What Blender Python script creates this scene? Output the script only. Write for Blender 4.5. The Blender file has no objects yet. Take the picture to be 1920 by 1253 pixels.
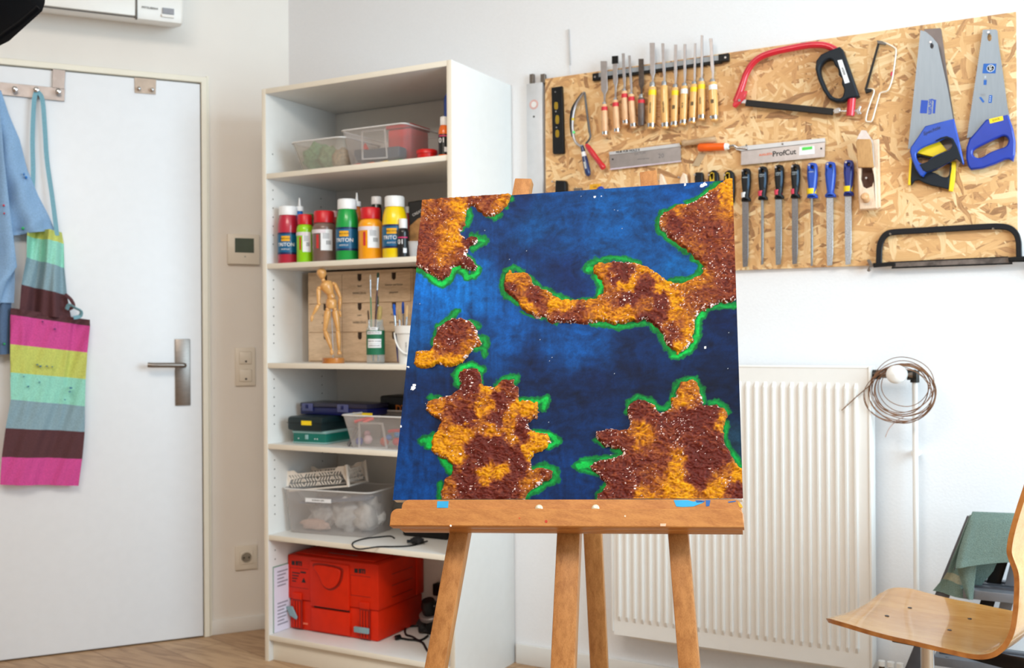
import bpy, bmesh, math, random
import numpy as np
from mathutils import Vector, Matrix
random.seed(4); rng = np.random.default_rng(7)
scene = bpy.context.scene
COL = scene.collection
pi = math.pi

# ------------------------------------------------------------------ camera
CAM = Vector((2.5389, -3.1888, 1.1447)); FPX = 1945.75
def _axes(yaw, pitch, roll):
    f = Vector((math.sin(yaw)*math.cos(pitch), math.cos(yaw)*math.cos(pitch), math.sin(pitch)))
    r = Vector((math.cos(yaw), -math.sin(yaw), 0)); u = r.cross(f)
    c, s = math.cos(roll), math.sin(roll)
    return c*r+s*u, -s*r+c*u, f
CR, CU, CF = _axes(-0.5029, 0.0012, -0.0064)
cd = bpy.data.cameras.new('camera'); cam = bpy.data.objects.new('camera', cd); COL.objects.link(cam)
cd.sensor_width = 36; cd.lens = FPX/1920*36; cd.clip_start = .05
m = Matrix((CR, CU, -CF)).transposed().to_4x4(); m.translation = CAM; cam.matrix_world = m
scene.camera = cam
cd.dof.use_dof = True; cd.dof.focus_distance = 1.78; cd.dof.aperture_fstop = 6.5

# ------------------------------------------------------------------ light
w = bpy.data.worlds.new('daylight'); scene.world = w; w.use_nodes = True
bg = w.node_tree.nodes['Background']; bg.inputs[0].default_value = (1.0, 0.95, 0.90, 1); bg.inputs[1].default_value = 0.62
def area(name, loc, target, sx, sy, energy, color):
    l = bpy.data.lights.new(name, 'AREA'); l.shape = 'RECTANGLE'; l.size = sx; l.size_y = sy; l.energy = energy; l.color = color
    o = bpy.data.objects.new(name, l); COL.objects.link(o); o.location = loc
    o.rotation_euler = (Vector(target)-Vector(loc)).to_track_quat('-Z', 'Y').to_euler(); return o
area('window_daylight', (4.5, -1.5, 1.7), (1.2, -.7, 1.1), 2.2, 1.8, 120, (0.62, 0.85, 1.0))
area('ceiling_lamp', (1.6, -2.6, 2.85), (1.4, -1.6, 0), 1.6, 1.2, 80, (1.0, 0.90, 0.79))
scene.view_settings.view_transform = 'Standard'; scene.view_settings.look = 'None'
scene.view_settings.exposure = 0.06; scene.view_settings.gamma = 1; scene.view_settings.use_curve_mapping = False

# ------------------------------------------------------------------ helpers
def lin(c):
    return tuple((v/12.92 if v <= .04045 else ((v+.055)/1.055)**2.4) for v in [x/255 for x in c])
def V(*a): return Vector(a)
MATS = {}
def mat(name, rgb, rough=.5, metal=0., noise=.06, scale=30, bump=0., spec=.5, stretch=(1,1,1), rgb2=None, coat=0, emit=None):
    if name in MATS: return MATS[name]
    m = bpy.data.materials.new(name); m.use_nodes = True; MATS[name] = m
    nt = m.node_tree; b = nt.nodes['Principled BSDF']
    b.inputs['Roughness'].default_value = rough; b.inputs['Metallic'].default_value = metal
    b.inputs['Specular IOR Level'].default_value = spec; b.inputs['Coat Weight'].default_value = coat
    c = lin(rgb)
    tc = nt.nodes.new('ShaderNodeTexCoord'); mp = nt.nodes.new('ShaderNodeMapping'); mp.inputs['Scale'].default_value = stretch
    nz = nt.nodes.new('ShaderNodeTexNoise'); nz.inputs['Scale'].default_value = scale; nz.inputs['Detail'].default_value = 3
    nt.links.new(tc.outputs['Object'], mp.inputs[0]); nt.links.new(mp.outputs[0], nz.inputs[0])
    cr = nt.nodes.new('ShaderNodeValToRGB')
    c2 = lin(rgb2) if rgb2 else tuple(min(1, v*(1+noise)) for v in c)
    c1 = c if rgb2 else tuple(v*(1-noise) for v in c)
    cr.color_ramp.elements[0].position = .35; cr.color_ramp.elements[1].position = .65
    cr.color_ramp.elements[0].color = (*c1, 1); cr.color_ramp.elements[1].color = (*c2, 1)
    nt.links.new(nz.outputs[0], cr.inputs[0]); nt.links.new(cr.outputs[0], b.inputs['Base Color'])
    if bump:
        bp = nt.nodes.new('ShaderNodeBump'); bp.inputs['Strength'].default_value = bump; bp.inputs['Distance'].default_value = .002
        nt.links.new(nz.outputs[0], bp.inputs['Height']); nt.links.new(bp.outputs[0], b.inputs['Normal'])
    return m
def plastic_clear(name, rgb, density=.3, rough=.25):
    if name in MATS: return MATS[name]
    m = bpy.data.materials.new(name); m.use_nodes = True; MATS[name] = m; nt = m.node_tree
    b = nt.nodes['Principled BSDF']; b.inputs['Base Color'].default_value = (*lin(rgb), 1); b.inputs['Roughness'].default_value = rough
    tr = nt.nodes.new('ShaderNodeBsdfTransparent'); mx = nt.nodes.new('ShaderNodeMixShader'); out = nt.nodes['Material Output']
    fr = nt.nodes.new('ShaderNodeLayerWeight'); fr.inputs['Blend'].default_value = .3
    mr = nt.nodes.new('ShaderNodeMapRange'); mr.inputs['To Min'].default_value = density; mr.inputs['To Max'].default_value = min(1, density+.45)
    nt.links.new(fr.outputs['Facing'], mr.inputs['Value']); nt.links.new(mr.outputs[0], mx.inputs[0])
    nt.links.new(tr.outputs[0], mx.inputs[1]); nt.links.new(b.outputs[0], mx.inputs[2]); nt.links.new(mx.outputs[0], out.inputs[0])
    return m
def wood(name, dark, light, stretch=(40, 40, 2), rough=.42, scale=2.2, coat=.1):
    if name in MATS: return MATS[name]
    m = bpy.data.materials.new(name); m.use_nodes = True; MATS[name] = m; nt = m.node_tree; b = nt.nodes['Principled BSDF']
    tc = nt.nodes.new('ShaderNodeTexCoord'); mp = nt.nodes.new('ShaderNodeMapping'); mp.inputs['Scale'].default_value = stretch
    n1 = nt.nodes.new('ShaderNodeTexNoise'); n1.inputs['Scale'].default_value = scale; n1.inputs['Detail'].default_value = 6; n1.inputs['Distortion'].default_value = .6
    mp2 = nt.nodes.new('ShaderNodeMapping'); mp2.inputs['Scale'].default_value = tuple(s*4 for s in stretch)
    n2 = nt.nodes.new('ShaderNodeTexNoise'); n2.inputs['Scale'].default_value = scale*2; n2.inputs['Detail'].default_value = 2
    for a, c in ((mp, n1), (mp2, n2)): nt.links.new(tc.outputs['Object'], a.inputs[0]); nt.links.new(a.outputs[0], c.inputs[0])
    mx = nt.nodes.new('ShaderNodeMix'); mx.data_type = 'FLOAT'; mx.inputs[0].default_value = .4
    nt.links.new(n1.outputs[0], mx.inputs[2]); nt.links.new(n2.outputs[0], mx.inputs[3])
    cr = nt.nodes.new('ShaderNodeValToRGB'); cr.color_ramp.elements[0].position = .36; cr.color_ramp.elements[1].position = .6
    cr.color_ramp.elements[0].color = (*lin(dark), 1); cr.color_ramp.elements[1].color = (*lin(light), 1)
    nt.links.new(mx.outputs[0], cr.inputs[0]); nt.links.new(cr.outputs[0], b.inputs['Base Color'])
    b.inputs['Roughness'].default_value = rough; b.inputs['Coat Weight'].default_value = coat
    bp = nt.nodes.new('ShaderNodeBump'); bp.inputs['Strength'].default_value = .15; bp.inputs['Distance'].default_value = .001
    nt.links.new(mx.outputs[0], bp.inputs['Height']); nt.links.new(bp.outputs[0], b.inputs['Normal'])
    return m

WL = {}
def wloc(o):
    if o is None: return V(0, 0, 0)
    return WL.get(o.name, V(0, 0, 0))
def tag(o, label, cat, group=None):
    o['label'] = label; o['category'] = cat
    if group: o['group'] = group
    return o
def thing(name, label, cat, loc, group=None):
    o = bpy.data.objects.new(name, None); COL.objects.link(o); o.empty_display_size = .05
    o.location = loc; WL[o.name] = Vector(loc); return tag(o, label, cat, group)
def link(name, me, mt, parent=None, smooth=None):
    co = np.empty(len(me.vertices)*3); me.vertices.foreach_get('co', co); co = co.reshape(-1, 3)
    if parent is None:
        mn, mx = co.min(0), co.max(0); L = V((mn[0]+mx[0])/2, (mn[1]+mx[1])/2, mn[2])
    else: L = wloc(parent)
    co -= np.array(L); me.vertices.foreach_set('co', co.ravel())
    me.name = name; o = bpy.data.objects.new(name, me); COL.objects.link(o)
    if parent is None: o.location = L
    else: o.parent = parent
    WL[o.name] = Vector(L)
    mts = mt if isinstance(mt, (list, tuple)) else [mt]
    if len(me.materials) == 0:
        for x in mts: me.materials.append(x)
    if smooth is not None:
        me.polygons.foreach_set('use_smooth', [True]*len(me.polygons))
        me.set_sharp_from_angle(angle=math.radians(smooth))
    me.update(); return o
def struct(o): o['kind'] = 'structure'; return o
def from_data(name, vs, fs, mt, parent=None, smooth=None, matidx=None):
    me = bpy.data.meshes.new(name); me.from_pydata([tuple(v) for v in vs], [], fs)
    mts = mt if isinstance(mt, (list, tuple)) else [mt]
    for x in mts: me.materials.append(x)
    if matidx: me.polygons.foreach_set('material_index', matidx)
    bm = bmesh.new(); bm.from_mesh(me); bmesh.ops.recalc_face_normals(bm, faces=bm.faces); bm.to_mesh(me); bm.free()
    return link(name, me, mts, parent, smooth)

class Frame:
    def __init__(s, o, ex, ey, n): s.o, s.ex, s.ey, s.n = Vector(o), Vector(ex).normalized(), Vector(ey).normalized(), Vector(n).normalized()
    def pt(s, u, v, w=0): return s.o+s.ex*u+s.ey*v+s.n*w
    def uv(s, px, py, w=0):           # where the sight line of a picture point meets this plane (offset w)
        d = CF+CR*((px-960)/FPX)+CU*((626.5-py)/FPX)
        o = s.o+s.n*w; t = (o-CAM).dot(s.n)/d.dot(s.n); q = CAM+d*t-o
        return q.dot(s.ex), q.dot(s.ey)
    def P(s, px, py, w=0): u, v = s.uv(px, py, w); return s.pt(u, v, w)
def mpp(pt): return (Vector(pt)-CAM).dot(CF)/FPX       # metres per picture point at a place
def sight(px, py, n, d):
    n = Vector(n); v = CF+CR*((px-960)/FPX)+CU*((626.5-py)/FPX); return CAM+v*((d-n.dot(CAM))/n.dot(v))
def atz(px, py, z): return sight(px, py, (0, 0, 1), z)

def smoothpoly(pts, n=5, closed=True):
    out = []; N = len(pts)
    rngi = range(N if closed else N-1)
    g = (lambda i: pts[i % N]) if closed else (lambda i: pts[min(max(i, 0), N-1)])
    for i in rngi:
        p0, p1, p2, p3 = g(i-1), g(i), g(i+1), g(i+2)
        for k in range(n):
            t = k/n
            out.append(tuple(.5*((2*b)+(-a+c)*t+(2*a-5*b+4*c-d)*t*t+(-a+3*b-3*c+d)*t**3) for a, b, c, d in zip(p0, p1, p2, p3)))
    if not closed: out.append(tuple(pts[-1]))
    return out
def stroke(path, w):
    L, R_ = [], []
    for i, p in enumerate(path):
        a = path[max(i-1, 0)]; b = path[min(i+1, len(path)-1)]
        d = Vector((b[0]-a[0], b[1]-a[1])).normalized(); n = Vector((-d.y, d.x))*(w/2)
        L.append((p[0]+n.x, p[1]+n.y)); R_.append((p[0]-n.x, p[1]-n.y))
    return L+R_[::-1]
def prism_uv(name, poly, fr, w0, w1, mt, parent=None, holes=(), bevel=0., smooth=None):
    cu = bpy.data.curves.new('c', 'CURVE'); cu.dimensions = '2D'; cu.fill_mode = 'BOTH'
    th = abs(w1-w0)/2; bevel = min(bevel, th*.95)
    cu.extrude = th-bevel; cu.bevel_depth = bevel; cu.bevel_resolution = 1; cu.offset = -bevel
    for pl in [poly]+list(holes):
        sp = cu.splines.new('POLY'); sp.points.add(len(pl)-1)
        for i, p in enumerate(pl): sp.points[i].co = (p[0], p[1], 0, 1)
        sp.use_cyclic_u = True
    ob = bpy.data.objects.new('c', cu); me = bpy.data.meshes.new_from_object(ob)
    bpy.data.objects.remove(ob); bpy.data.curves.remove(cu)
    mid = (w0+w1)/2
    for v in me.vertices: v.co = fr.pt(v.co.x, v.co.y, mid+v.co.z)
    me.materials.clear()
    if smooth is None and bevel: smooth = 50
    return link(name, me, mt, parent, smooth)
def prism(name, poly, fr, w0, w1, mt, parent=None, holes=(), bevel=0., sm=0, smooth=None):
    f = (lambda pl: smoothpoly(pl, sm)) if sm else (lambda pl: pl)
    g = lambda pl: [fr.uv(x, y, w1) for x, y in f(pl)]
    return prism_uv(name, g(poly), fr, w0, w1, mt, parent, [g(h) for h in holes], bevel, smooth)
def box(name, fr, u0, u1, v0, v1, w0, w1, mt, parent=None, bevel=0.):
    bm = bmesh.new(); bmesh.ops.create_cube(bm, size=1)
    u0, u1 = sorted((u0, u1)); v0, v1 = sorted((v0, v1)); w0, w1 = sorted((w0, w1))
    for v in bm.verts: v.co = Vector(((u0+u1)/2+v.co.x*(u1-u0), (v0+v1)/2+v.co.y*(v1-v0), (w0+w1)/2+v.co.z*(w1-w0)))
    if bevel: bmesh.ops.bevel(bm, geom=bm.edges[:], offset=bevel, segments=2, profile=.5, affect='EDGES')
    for v in bm.verts: v.co = fr.pt(*v.co)
    bmesh.ops.recalc_face_normals(bm, faces=bm.faces)
    me = bpy.data.meshes.new(name); bm.to_mesh(me); bm.free()
    return link(name, me, mt, parent, 40 if bevel else None)
def lathe(name, p, d, prof, mt, parent=None, seg=28, smooth=45, matidx=None, sx=1., side=None):
    d = Vector(d).normalized(); a = Vector(side) if side else (V(0, 0, 1) if abs(d.z) < .9 else V(1, 0, 0)); a = (a-d*a.dot(d)).normalized(); b = d.cross(a)
    vs, fs, mi = [], [], []; p = Vector(p)
    for t, r in prof:
        for k in range(seg):
            q = 2*pi*k/seg; vs.append(p+d*t+(a*math.cos(q)*sx+b*math.sin(q))*max(r, 1e-5))
    for i in range(len(prof)-1):
        for k in range(seg):
            fs.append((i*seg+k, i*seg+(k+1) % seg, (i+1)*seg+(k+1) % seg, (i+1)*seg+k)); mi.append(matidx[i] if matidx else 0)
    if prof[0][1] > 1e-4: fs.append(tuple(range(seg))[::-1]); mi.append(matidx[0] if matidx else 0)
    if prof[-1][1] > 1e-4: fs.append(tuple(range((len(prof)-1)*seg, len(prof)*seg))); mi.append(matidx[-1] if matidx else 0)
    return from_data(name, vs, fs, mt, parent, smooth, mi)
def tube(name, pts, r, mt, parent=None, seg=10, closed=False, flat=1.):
    pts = [Vector(p) for p in pts]; n = len(pts); vs, fs = [], []; prev = None
    for i, p in enumerate(pts):
        a = pts[(i-1) % n] if closed else pts[max(i-1, 0)]; b = pts[(i+1) % n] if closed else pts[min(i+1, n-1)]
        t = (b-a).normalized()
        if prev is None: prev = t.orthogonal().normalized()
        prev = (prev-t*prev.dot(t)).normalized(); q = t.cross(prev)
        rr = r[i] if isinstance(r, (list, tuple)) else r
        for k in range(seg): vs.append(p+(prev*math.cos(2*pi*k/seg)+q*math.sin(2*pi*k/seg)*flat)*rr)
    for i in range(n if closed else n-1):
        for k in range(seg): fs.append((i*seg+k, i*seg+(k+1) % seg, ((i+1) % n)*seg+(k+1) % seg, ((i+1) % n)*seg+k))
    if not closed: fs += [tuple(range(seg))[::-1], tuple(range((n-1)*seg, n*seg))]
    return from_data(name, vs, fs, mt, parent, 60)
def curve3(pts, n=6): return [Vector(p) for p in smoothpoly([tuple(p) for p in pts], n, closed=False)]
def text(s, fr, u, v, w, size, mt, parent, rot=0., align='CENTER', name='lettering', depth=.0003, sx=1., shear=0., bold=0.):
    cu = bpy.data.curves.new('t', 'FONT'); cu.body = s; cu.size = size; cu.align_x = align; cu.align_y = 'CENTER'; cu.extrude = depth; cu.offset = bold; cu.shear = shear; cu.resolution_u = 3
    ob = bpy.data.objects.new('t', cu); me = bpy.data.meshes.new_from_object(ob); bpy.data.objects.remove(ob); bpy.data.curves.remove(cu)
    c, s_ = math.cos(rot), math.sin(rot)
    for q in me.vertices:
        x, y = q.co.x*sx, q.co.y; z = q.co.z
        q.co = fr.pt(u+x*c-y*s_, v+x*s_+y*c, w+z)
    me.materials.clear(); return link(name, me, mt, parent)
def loft(name, rows, mt, parent=None, fold=None, thick=.004, nmid=24, stripes=None, normal=None):
    """rows: list of (left, right) 3-D points; fold(u, v) pushes along the normal"""
    vs, fs, mi = [], [], []; N = len(rows)
    nn = Vector(normal)
    for i, (a, b) in enumerate(rows):
        for k in range(nmid+1):
            u = k/nmid; vs.append(Vector(a).lerp(Vector(b), u)+nn*(fold(u, i/(N-1)) if fold else 0))
    for i in range(N-1):
        for k in range(nmid):
            q = i*(nmid+1)+k; fs.append((q, q+1, q+nmid+2, q+nmid+1)); mi.append(stripes[i] if stripes else 0)
    F0 = len(vs)
    vs += [v-nn*thick for v in vs]; W_ = nmid+1
    back = [tuple(j+F0 for j in f[::-1]) for f in fs]; mi2 = list(mi)
    rim = [(i*W_, (i+1)*W_, (i+1)*W_+F0, i*W_+F0) for i in range(N-1)]+[(i*W_+nmid, i*W_+nmid+F0, (i+1)*W_+nmid+F0, (i+1)*W_+nmid) for i in range(N-1)]
    mr = [mi[i*nmid] for i in range(N-1)]*2
    tb = [(k, k+F0, k+1+F0, k+1) for k in range(nmid)]+[((N-1)*W_+k, (N-1)*W_+k+1, (N-1)*W_+k+1+F0, (N-1)*W_+k+F0) for k in range(nmid)]
    mt2 = [mi[0]]*nmid+[mi[-1]]*nmid
    return from_data(name, vs, fs+back+rim+tb, mt, parent, 75, mi+mi2+mr+mt2)
def rowsub(rows, n, stripes=None):
    out, st = [], []
    for i in range(len(rows)-1):
        for k in range(n):
            t = k/n; out.append((rows[i][0].lerp(rows[i+1][0], t), rows[i][1].lerp(rows[i+1][1], t)))
            if stripes: st.append(stripes[i])
    out.append(rows[-1]); return (out, st) if stripes else out

# ------------------------------------------------------------------ frames of the place
ANG = .6374; XC = -.2204
DD = V(-math.sin(ANG), -math.cos(ANG), 0)                 # along the door wall, away from the corner
DN = V(math.cos(ANG), -math.sin(ANG), 0)                  # out of the door wall, into the room
WALL = Frame((0, 0, 0), (1, 0, 0), (0, 0, 1), (0, -1, 0))
BOARD = Frame((0, -.018, 0), (1, 0, 0), (0, 0, 1), (0, -1, 0))
DOORW = Frame((XC, 0, 0), -DD, (0, 0, 1), DN)             # u is negative going left
LEAF = Frame(V(XC, 0, 0)+DN*.0224, -DD, (0, 0, 1), DN)

# ------------------------------------------------------------------ common materials
M_wall = mat('wall_paint', (232, 226, 219), .85, noise=.012, scale=6, bump=.0)
def wallpaper():
    m = mat('woodchip_wall_paint', (234, 234, 236), .8, noise=.01, scale=160, bump=.22); return m
M_wallr = wallpaper()
M_white = mat('white_laminate', (228, 226, 222), .38, noise=.01)
M_edge = mat('cream_edge_band', (240, 232, 216), .5, noise=.01)
M_black = mat('black_plastic', (10, 10, 12), .45, spec=.3)
M_navyblk = mat('dark_slate_rubber', (18, 27, 36), .55, spec=.3)
M_steel = mat('steel', (182, 178, 180), .36, .9, noise=.05, scale=60)
M_chrome = mat('chrome', (200, 201, 204), .12, 1, noise=.02)
M_brushed = mat('brushed_steel', (138, 130, 124), .38, 1, noise=.08, scale=40, stretch=(1, 1, 12))
M_alu = mat('aluminium', (206, 206, 208), .42, .3, noise=.03)
M_ink = mat('black_ink', (28, 28, 30), .6)
M_whitepl = mat('white_plastic', (240, 238, 234), .35, noise=.01)
M_label = mat('white_label', (238, 238, 240), .5, noise=.01)
M_yellow = mat('yellow_label', (248, 214, 20), .45)
# ================================================================== SETTING
def floor_mat():
    m = bpy.data.materials.new('oak_floor'); m.use_nodes = True; nt = m.node_tree; b = nt.nodes['Principled BSDF']
    tc = nt.nodes.new('ShaderNodeTexCoord'); mp = nt.nodes.new('ShaderNodeMapping'); mp.inputs['Rotation'].default_value = (0, 0, .25)
    br = nt.nodes.new('ShaderNodeTexBrick'); br.inputs['Scale'].default_value = 1; br.inputs['Brick Width'].default_value = 1.6; br.inputs['Row Height'].default_value = .19
    br.inputs['Mortar Size'].default_value = .0012; br.offset = .37
    br.inputs['Color1'].default_value = (*lin((176, 140, 106)), 1); br.inputs['Color2'].default_value = (*lin((194, 160, 124)), 1); br.inputs['Mortar'].default_value = (*lin((120, 86, 60)), 1)
    m2 = nt.nodes.new('ShaderNodeMapping'); m2.inputs['Rotation'].default_value = (0, 0, .25); m2.inputs['Scale'].default_value = (3, 26, 1)
    nz = nt.nodes.new('ShaderNodeTexNoise'); nz.inputs['Scale'].default_value = 1.6; nz.inputs['Detail'].default_value = 7; nz.inputs['Distortion'].default_value = 1.4
    for a in (mp, m2): nt.links.new(tc.outputs['Object'], a.inputs[0])
    nt.links.new(mp.outputs[0], br.inputs[0]); nt.links.new(m2.outputs[0], nz.inputs[0])
    cr = nt.nodes.new('ShaderNodeValToRGB'); cr.color_ramp.elements[0].position = .3; cr.color_ramp.elements[0].color = (.52, .45, .4, 1); cr.color_ramp.elements[1].position = .55; cr.color_ramp.elements[1].color = (1, 1, 1, 1)
    nt.links.new(nz.outputs[0], cr.inputs[0])
    mx = nt.nodes.new('ShaderNodeMix'); mx.data_type = 'RGBA'; mx.blend_type = 'MULTIPLY'; mx.inputs[0].default_value = .8
    nt.links.new(br.outputs['Color'], mx.inputs[6]); nt.links.new(cr.outputs[0], mx.inputs[7]); nt.links.new(mx.outputs[2], b.inputs['Base Color'])
    b.inputs['Roughness'].default_value = .5; return m
HZ = 2.9; T = .12
dl = V(XC, 0, 0)+DD*4.2
def slab(name, pts, z0, z1, mt):
    n = len(pts); vs = [(x, y, z0) for x, y in pts]+[(x, y, z1) for x, y in pts]
    fs = [tuple(range(n))[::-1], tuple(range(n, 2*n))]+[(i, (i+1) % n, (i+1) % n+n, i+n) for i in range(n)]
    return struct(from_data(name, vs, fs, mt))
RX = 4.6
slab('floor', [(XC-.15, .12), (RX, .12), (RX, -5.2), (dl.x-.3, -5.2), (dl.x-.3, dl.y)], -.06, 0, floor_mat())
slab('ceiling', [(XC-.15, .12), (RX, .12), (RX, -5.2), (dl.x-.2, -5.2), (dl.x-.2, dl.y), (XC-.15-.1, -.1)], HZ, HZ+.08, mat('ceiling_paint', (240, 239, 236), .9, noise=.01))
slab('wall_back', [(XC-.06, T), (RX, T), (RX, 0), (XC, 0)], 0, HZ, M_wallr)
e = V(XC, 0, 0)
a_ = e+DD*4.2; b_ = a_-DN*T; c_ = e-DN*T
slab('wall_left', [(e.x, e.y), (a_.x, a_.y), (b_.x, b_.y), (c_.x, c_.y)], 0, HZ, M_wall)
slab('wall_front_unseen', [(a_.x-.1, -5.2), (RX, -5.2), (RX, -5.3), (a_.x-.1, -5.3)], 0, HZ, mat('beige_wall_paint', (196, 178, 158), .9, noise=.02))  # unseen wall behind the camera, added to cut ambient light in the shelves
# door wall: leaf, frame, baseboard
def du(px, py, w=0): return LEAF.uv(px, py, w)
uR = -.3452; ZD = 2.111; uL = uR-.93
M_door = mat('door_lacquer', (236, 238, 242), .4, noise=.008)
M_frame = mat('cream_lacquer', (236, 230, 214), .45, noise=.01)
door = struct(box('door_1', LEAF, uL, uR, .006, ZD, -.018, 0, M_door, bevel=.002))
tr = struct(prism_uv('trim_1', [(uL-.030, 0), (uL-.030, ZD+.028), (uR+.026, ZD+.028), (uR+.026, 0), (uR+.004, 0), (uR+.004, ZD+.006), (uL-.004, ZD+.006), (uL-.004, 0)], LEAF, -.0224, .006, M_frame, bevel=.003))
struct(box('trim_2', DOORW, uR+.026, uR+.034, .0, ZD+.036, 0, .014, M_frame))
struct(box('baseboard_left', DOORW, uR+.034, -.002, 0, .056, 0, .013, M_white, bevel=.002))
struct(box('baseboard_left', DOORW, uL-1.5, uL-.06, 0, .056, 0, .013, M_white, bevel=.002))
struct(box('baseboard_back', WALL, .80, 4.2, 0, .068, 0, .014, M_white, bevel=.002))
struct(box('baseboard_back', WALL, XC+.02, -.0, 0, .068, 0, .014, M_white, bevel=.002))

# door handle (part of the door)
def L3(px, py, w=0): u, v = LEAF.uv(px, py, w); return u, v
u0, v0 = L3(328, 636); u1, v1 = L3(357, 760)
bp = box('handle_plate', LEAF, u0, u1, v1, v0, 0, .008, M_brushed, door, bevel=.002)
bp['label'] = 'brushed steel back plate'
a1 = LEAF.P(343, 685, .008); 
pts = [a1, a1+DN*.04, LEAF.P(338, 685, .055), LEAF.P(300, 685, .058), LEAF.P(285, 685, .058), LEAF.P(277, 684.5, .056)]
tube('handle_lever', curve3(pts, 5), .0095, M_brushed, door, 14)
# ================================================================== AIR CONDITIONER
ac = thing('air_conditioner', 'white split air conditioner unit high on the wall above the door', 'air conditioner', LEAF.P(330, 52, 0))
M_ac = mat('ac_shell', (232, 228, 222), .35, noise=.01)
D = .19
ur = DOORW.uv(345, 30, D)[0]; vb = DOORW.uv(300, 52, 0)[1]
HA = .29; UL = ur-.85
vpx = lambda y, w_: DOORW.uv(255, y, w_)[1]
vl = vpx(35, .175)
pr = [(.0, vb+.004), (.03, vb), (.12, vpx(42, .12)), (.165, vpx(38, .165)), (.18, vl), (D, vl+.03), (D+.004, vl+.14), (D-.01, vl+.22), (D-.05, vl+.262), (0, vl+.27)]
HA = vl+.27-vb
SIDE = Frame(DOORW.pt(ur, 0, 0), DN, (0, 0, 1), -DD)
prism_uv('shell', pr, SIDE, -.85, 0, M_ac, ac, bevel=.012)
M_line = mat('dark_gap', (104, 98, 92), .7)
zz = vl+.004; vd = DOORW.uv(312, 21, D)[1]
box('front_flap', DOORW, UL+.02, ur-.168, zz, vl+.16, D-.02, D+.007, M_ac, ac, bevel=.003)
box('flap_gap', DOORW, ur-.166, ur-.160, zz-.006, vl+.16, D-.02, D+.0045, M_line, ac)
box('louvre_gap', DOORW, UL+.02, ur-.166, zz-.0035, zz-.0005, D-.012, D-.002, M_line, ac)
box('display', DOORW, ur-.075, ur-.035, vd-.010, vd+.010, D-.004, D+.005, mat('grey_display', (150, 152, 160), .3), ac)
box('sensor_window', DOORW, ur-.077, ur-.035, vd-.022, vd-.013, D-.004, D+.0045, M_whitepl, ac)
text('MITSUBISHI', DOORW, ur-.118, vd+.003, D+.0042, .011, M_ink, ac)

# ================================================================== THERMOSTAT, SWITCHES, SOCKET
def wallplate(name, label, cat, x0, y0, x1, y1, mt, th=.012):
    uA, vA = DOORW.uv(x0, y0, th); uB, vB = DOORW.uv(x1, y1, th)
    t = thing(name, label, cat, DOORW.pt((uA+uB)/2, vB, 0)); box('cover_plate', DOORW, uA, uB, vB, vA, 0, th, mt, t, bevel=.002)
    return t, uA, uB, vA, vB
M_plate = mat('cream_plate', (226, 217, 203), .4, noise=.01)
t, uA, uB, vA, vB = wallplate('thermostat', 'square thermostat with a dark screen on the wall beside the door', 'thermostat', 427, 438, 487, 496, M_plate, .02)
W_, H_ = uB-uA, vA-vB
sc = box('screen', DOORW, uA+.22*W_, uA+.82*W_, vB+.38*H_, vB+.86*H_, .019, .0208, mat('lcd_screen', (78, 88, 76), .2), t)
lathe('button', DOORW.pt(uA+.54*W_, vB+.25*H_, .0195), DN, [(0, .003), (.0012, .0028)], mat('grey_button', (150, 150, 145), .5), t, 16)
t, uA, uB, vA, vB = wallplate('cable_outlet', 'double cable outlet plate with two small holes below the thermostat', 'outlet', 441, 652, 479, 723, M_plate, .010)
for k in (0, 1):
    cy = vB+(vA-vB)*(.27+.46*k); cx = (uA+uB)/2
    c = box('insert', DOORW, cx-.024, cx+.024, cy-.024, cy+.024, .009, .0135, M_plate, t, bevel=.004)
    lathe('cable_hole', DOORW.pt(cx+.002, cy-.014, .0132), DN, [(0, .0042), (.0008, .004)], M_black, c, 14)
t, uA, uB, vA, vB = wallplate('power_socket', 'round recessed power socket low on the wall beside the shelf', 'socket', 441, 1025, 483, 1066, M_plate, .010)
cx, cy = (uA+uB)/2, (vA+vB)/2
box('insert', DOORW, cx-.026, cx+.026, cy-.026, cy+.026, .009, .0125, M_plate, t, bevel=.003)
lathe('socket_recess', DOORW.pt(cx, cy, .0124), DN, [(0, .017), (.0012, .0195), (.0014, .0205), (.0001, .0206)], mat('socket_shadow', (170, 160, 145), .5), t, 28)
for s in (-1, 1): lathe('pin_hole', DOORW.pt(cx+.0095*s, cy, .0136), DN, [(0, .003), (.0008, .0028)], M_black, t, 12)

# ================================================================== HOOKS AND COATS ON THE DOOR
rail = thing('hook_rail', 'copper-toned steel over-door hook rail with round pegs holding the coats', 'hook rail', LEAF.P(60, 175, 0))
M_rail = mat('warm_steel', (158, 148, 144), .42, .7, noise=.12, scale=25)
pl = [(-70, 147), (122, 166), (121, 190), (-70, 170)]
prism('rail_bar', pl, LEAF, .006, .010, M_rail, rail, bevel=.0008)
prism('door_bracket', [(99, 129), (123, 132), (121, 167), (98, 164)], LEAF, .002, .0125, M_rail, rail, bevel=.0008)
for i, (x, y) in enumerate([(109, 174), (68, 171), (28, 170), (-12, 166)]):
    p = LEAF.P(x, y, .010)
    lathe('peg', p, DN, [(0, .006), (.018, .0055), (.022, .009), (.03, .0095), (.032, .006), (.0321, 0)], M_chrome, rail, 18)
hk = thing('door_hook', 'small steel over-door plate with two pegs near the top right of the door', 'hook', LEAF.P(272, 175, 0))
prism('hook_plate', [(252, 145), (293, 149), (292, 177), (253, 174)], LEAF, .0005, .004, mat('dull_steel', (178, 160, 145), .5, .6, noise=.08), hk, bevel=.0008)
for x, y in ((260, 168), (285, 170)):
    lathe('peg', LEAF.P(x, y, .003), DN, [(0, .005), (.014, .005), (.018, .007), (.021, .004), (.0211, 0)], M_chrome, hk, 16)

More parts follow.
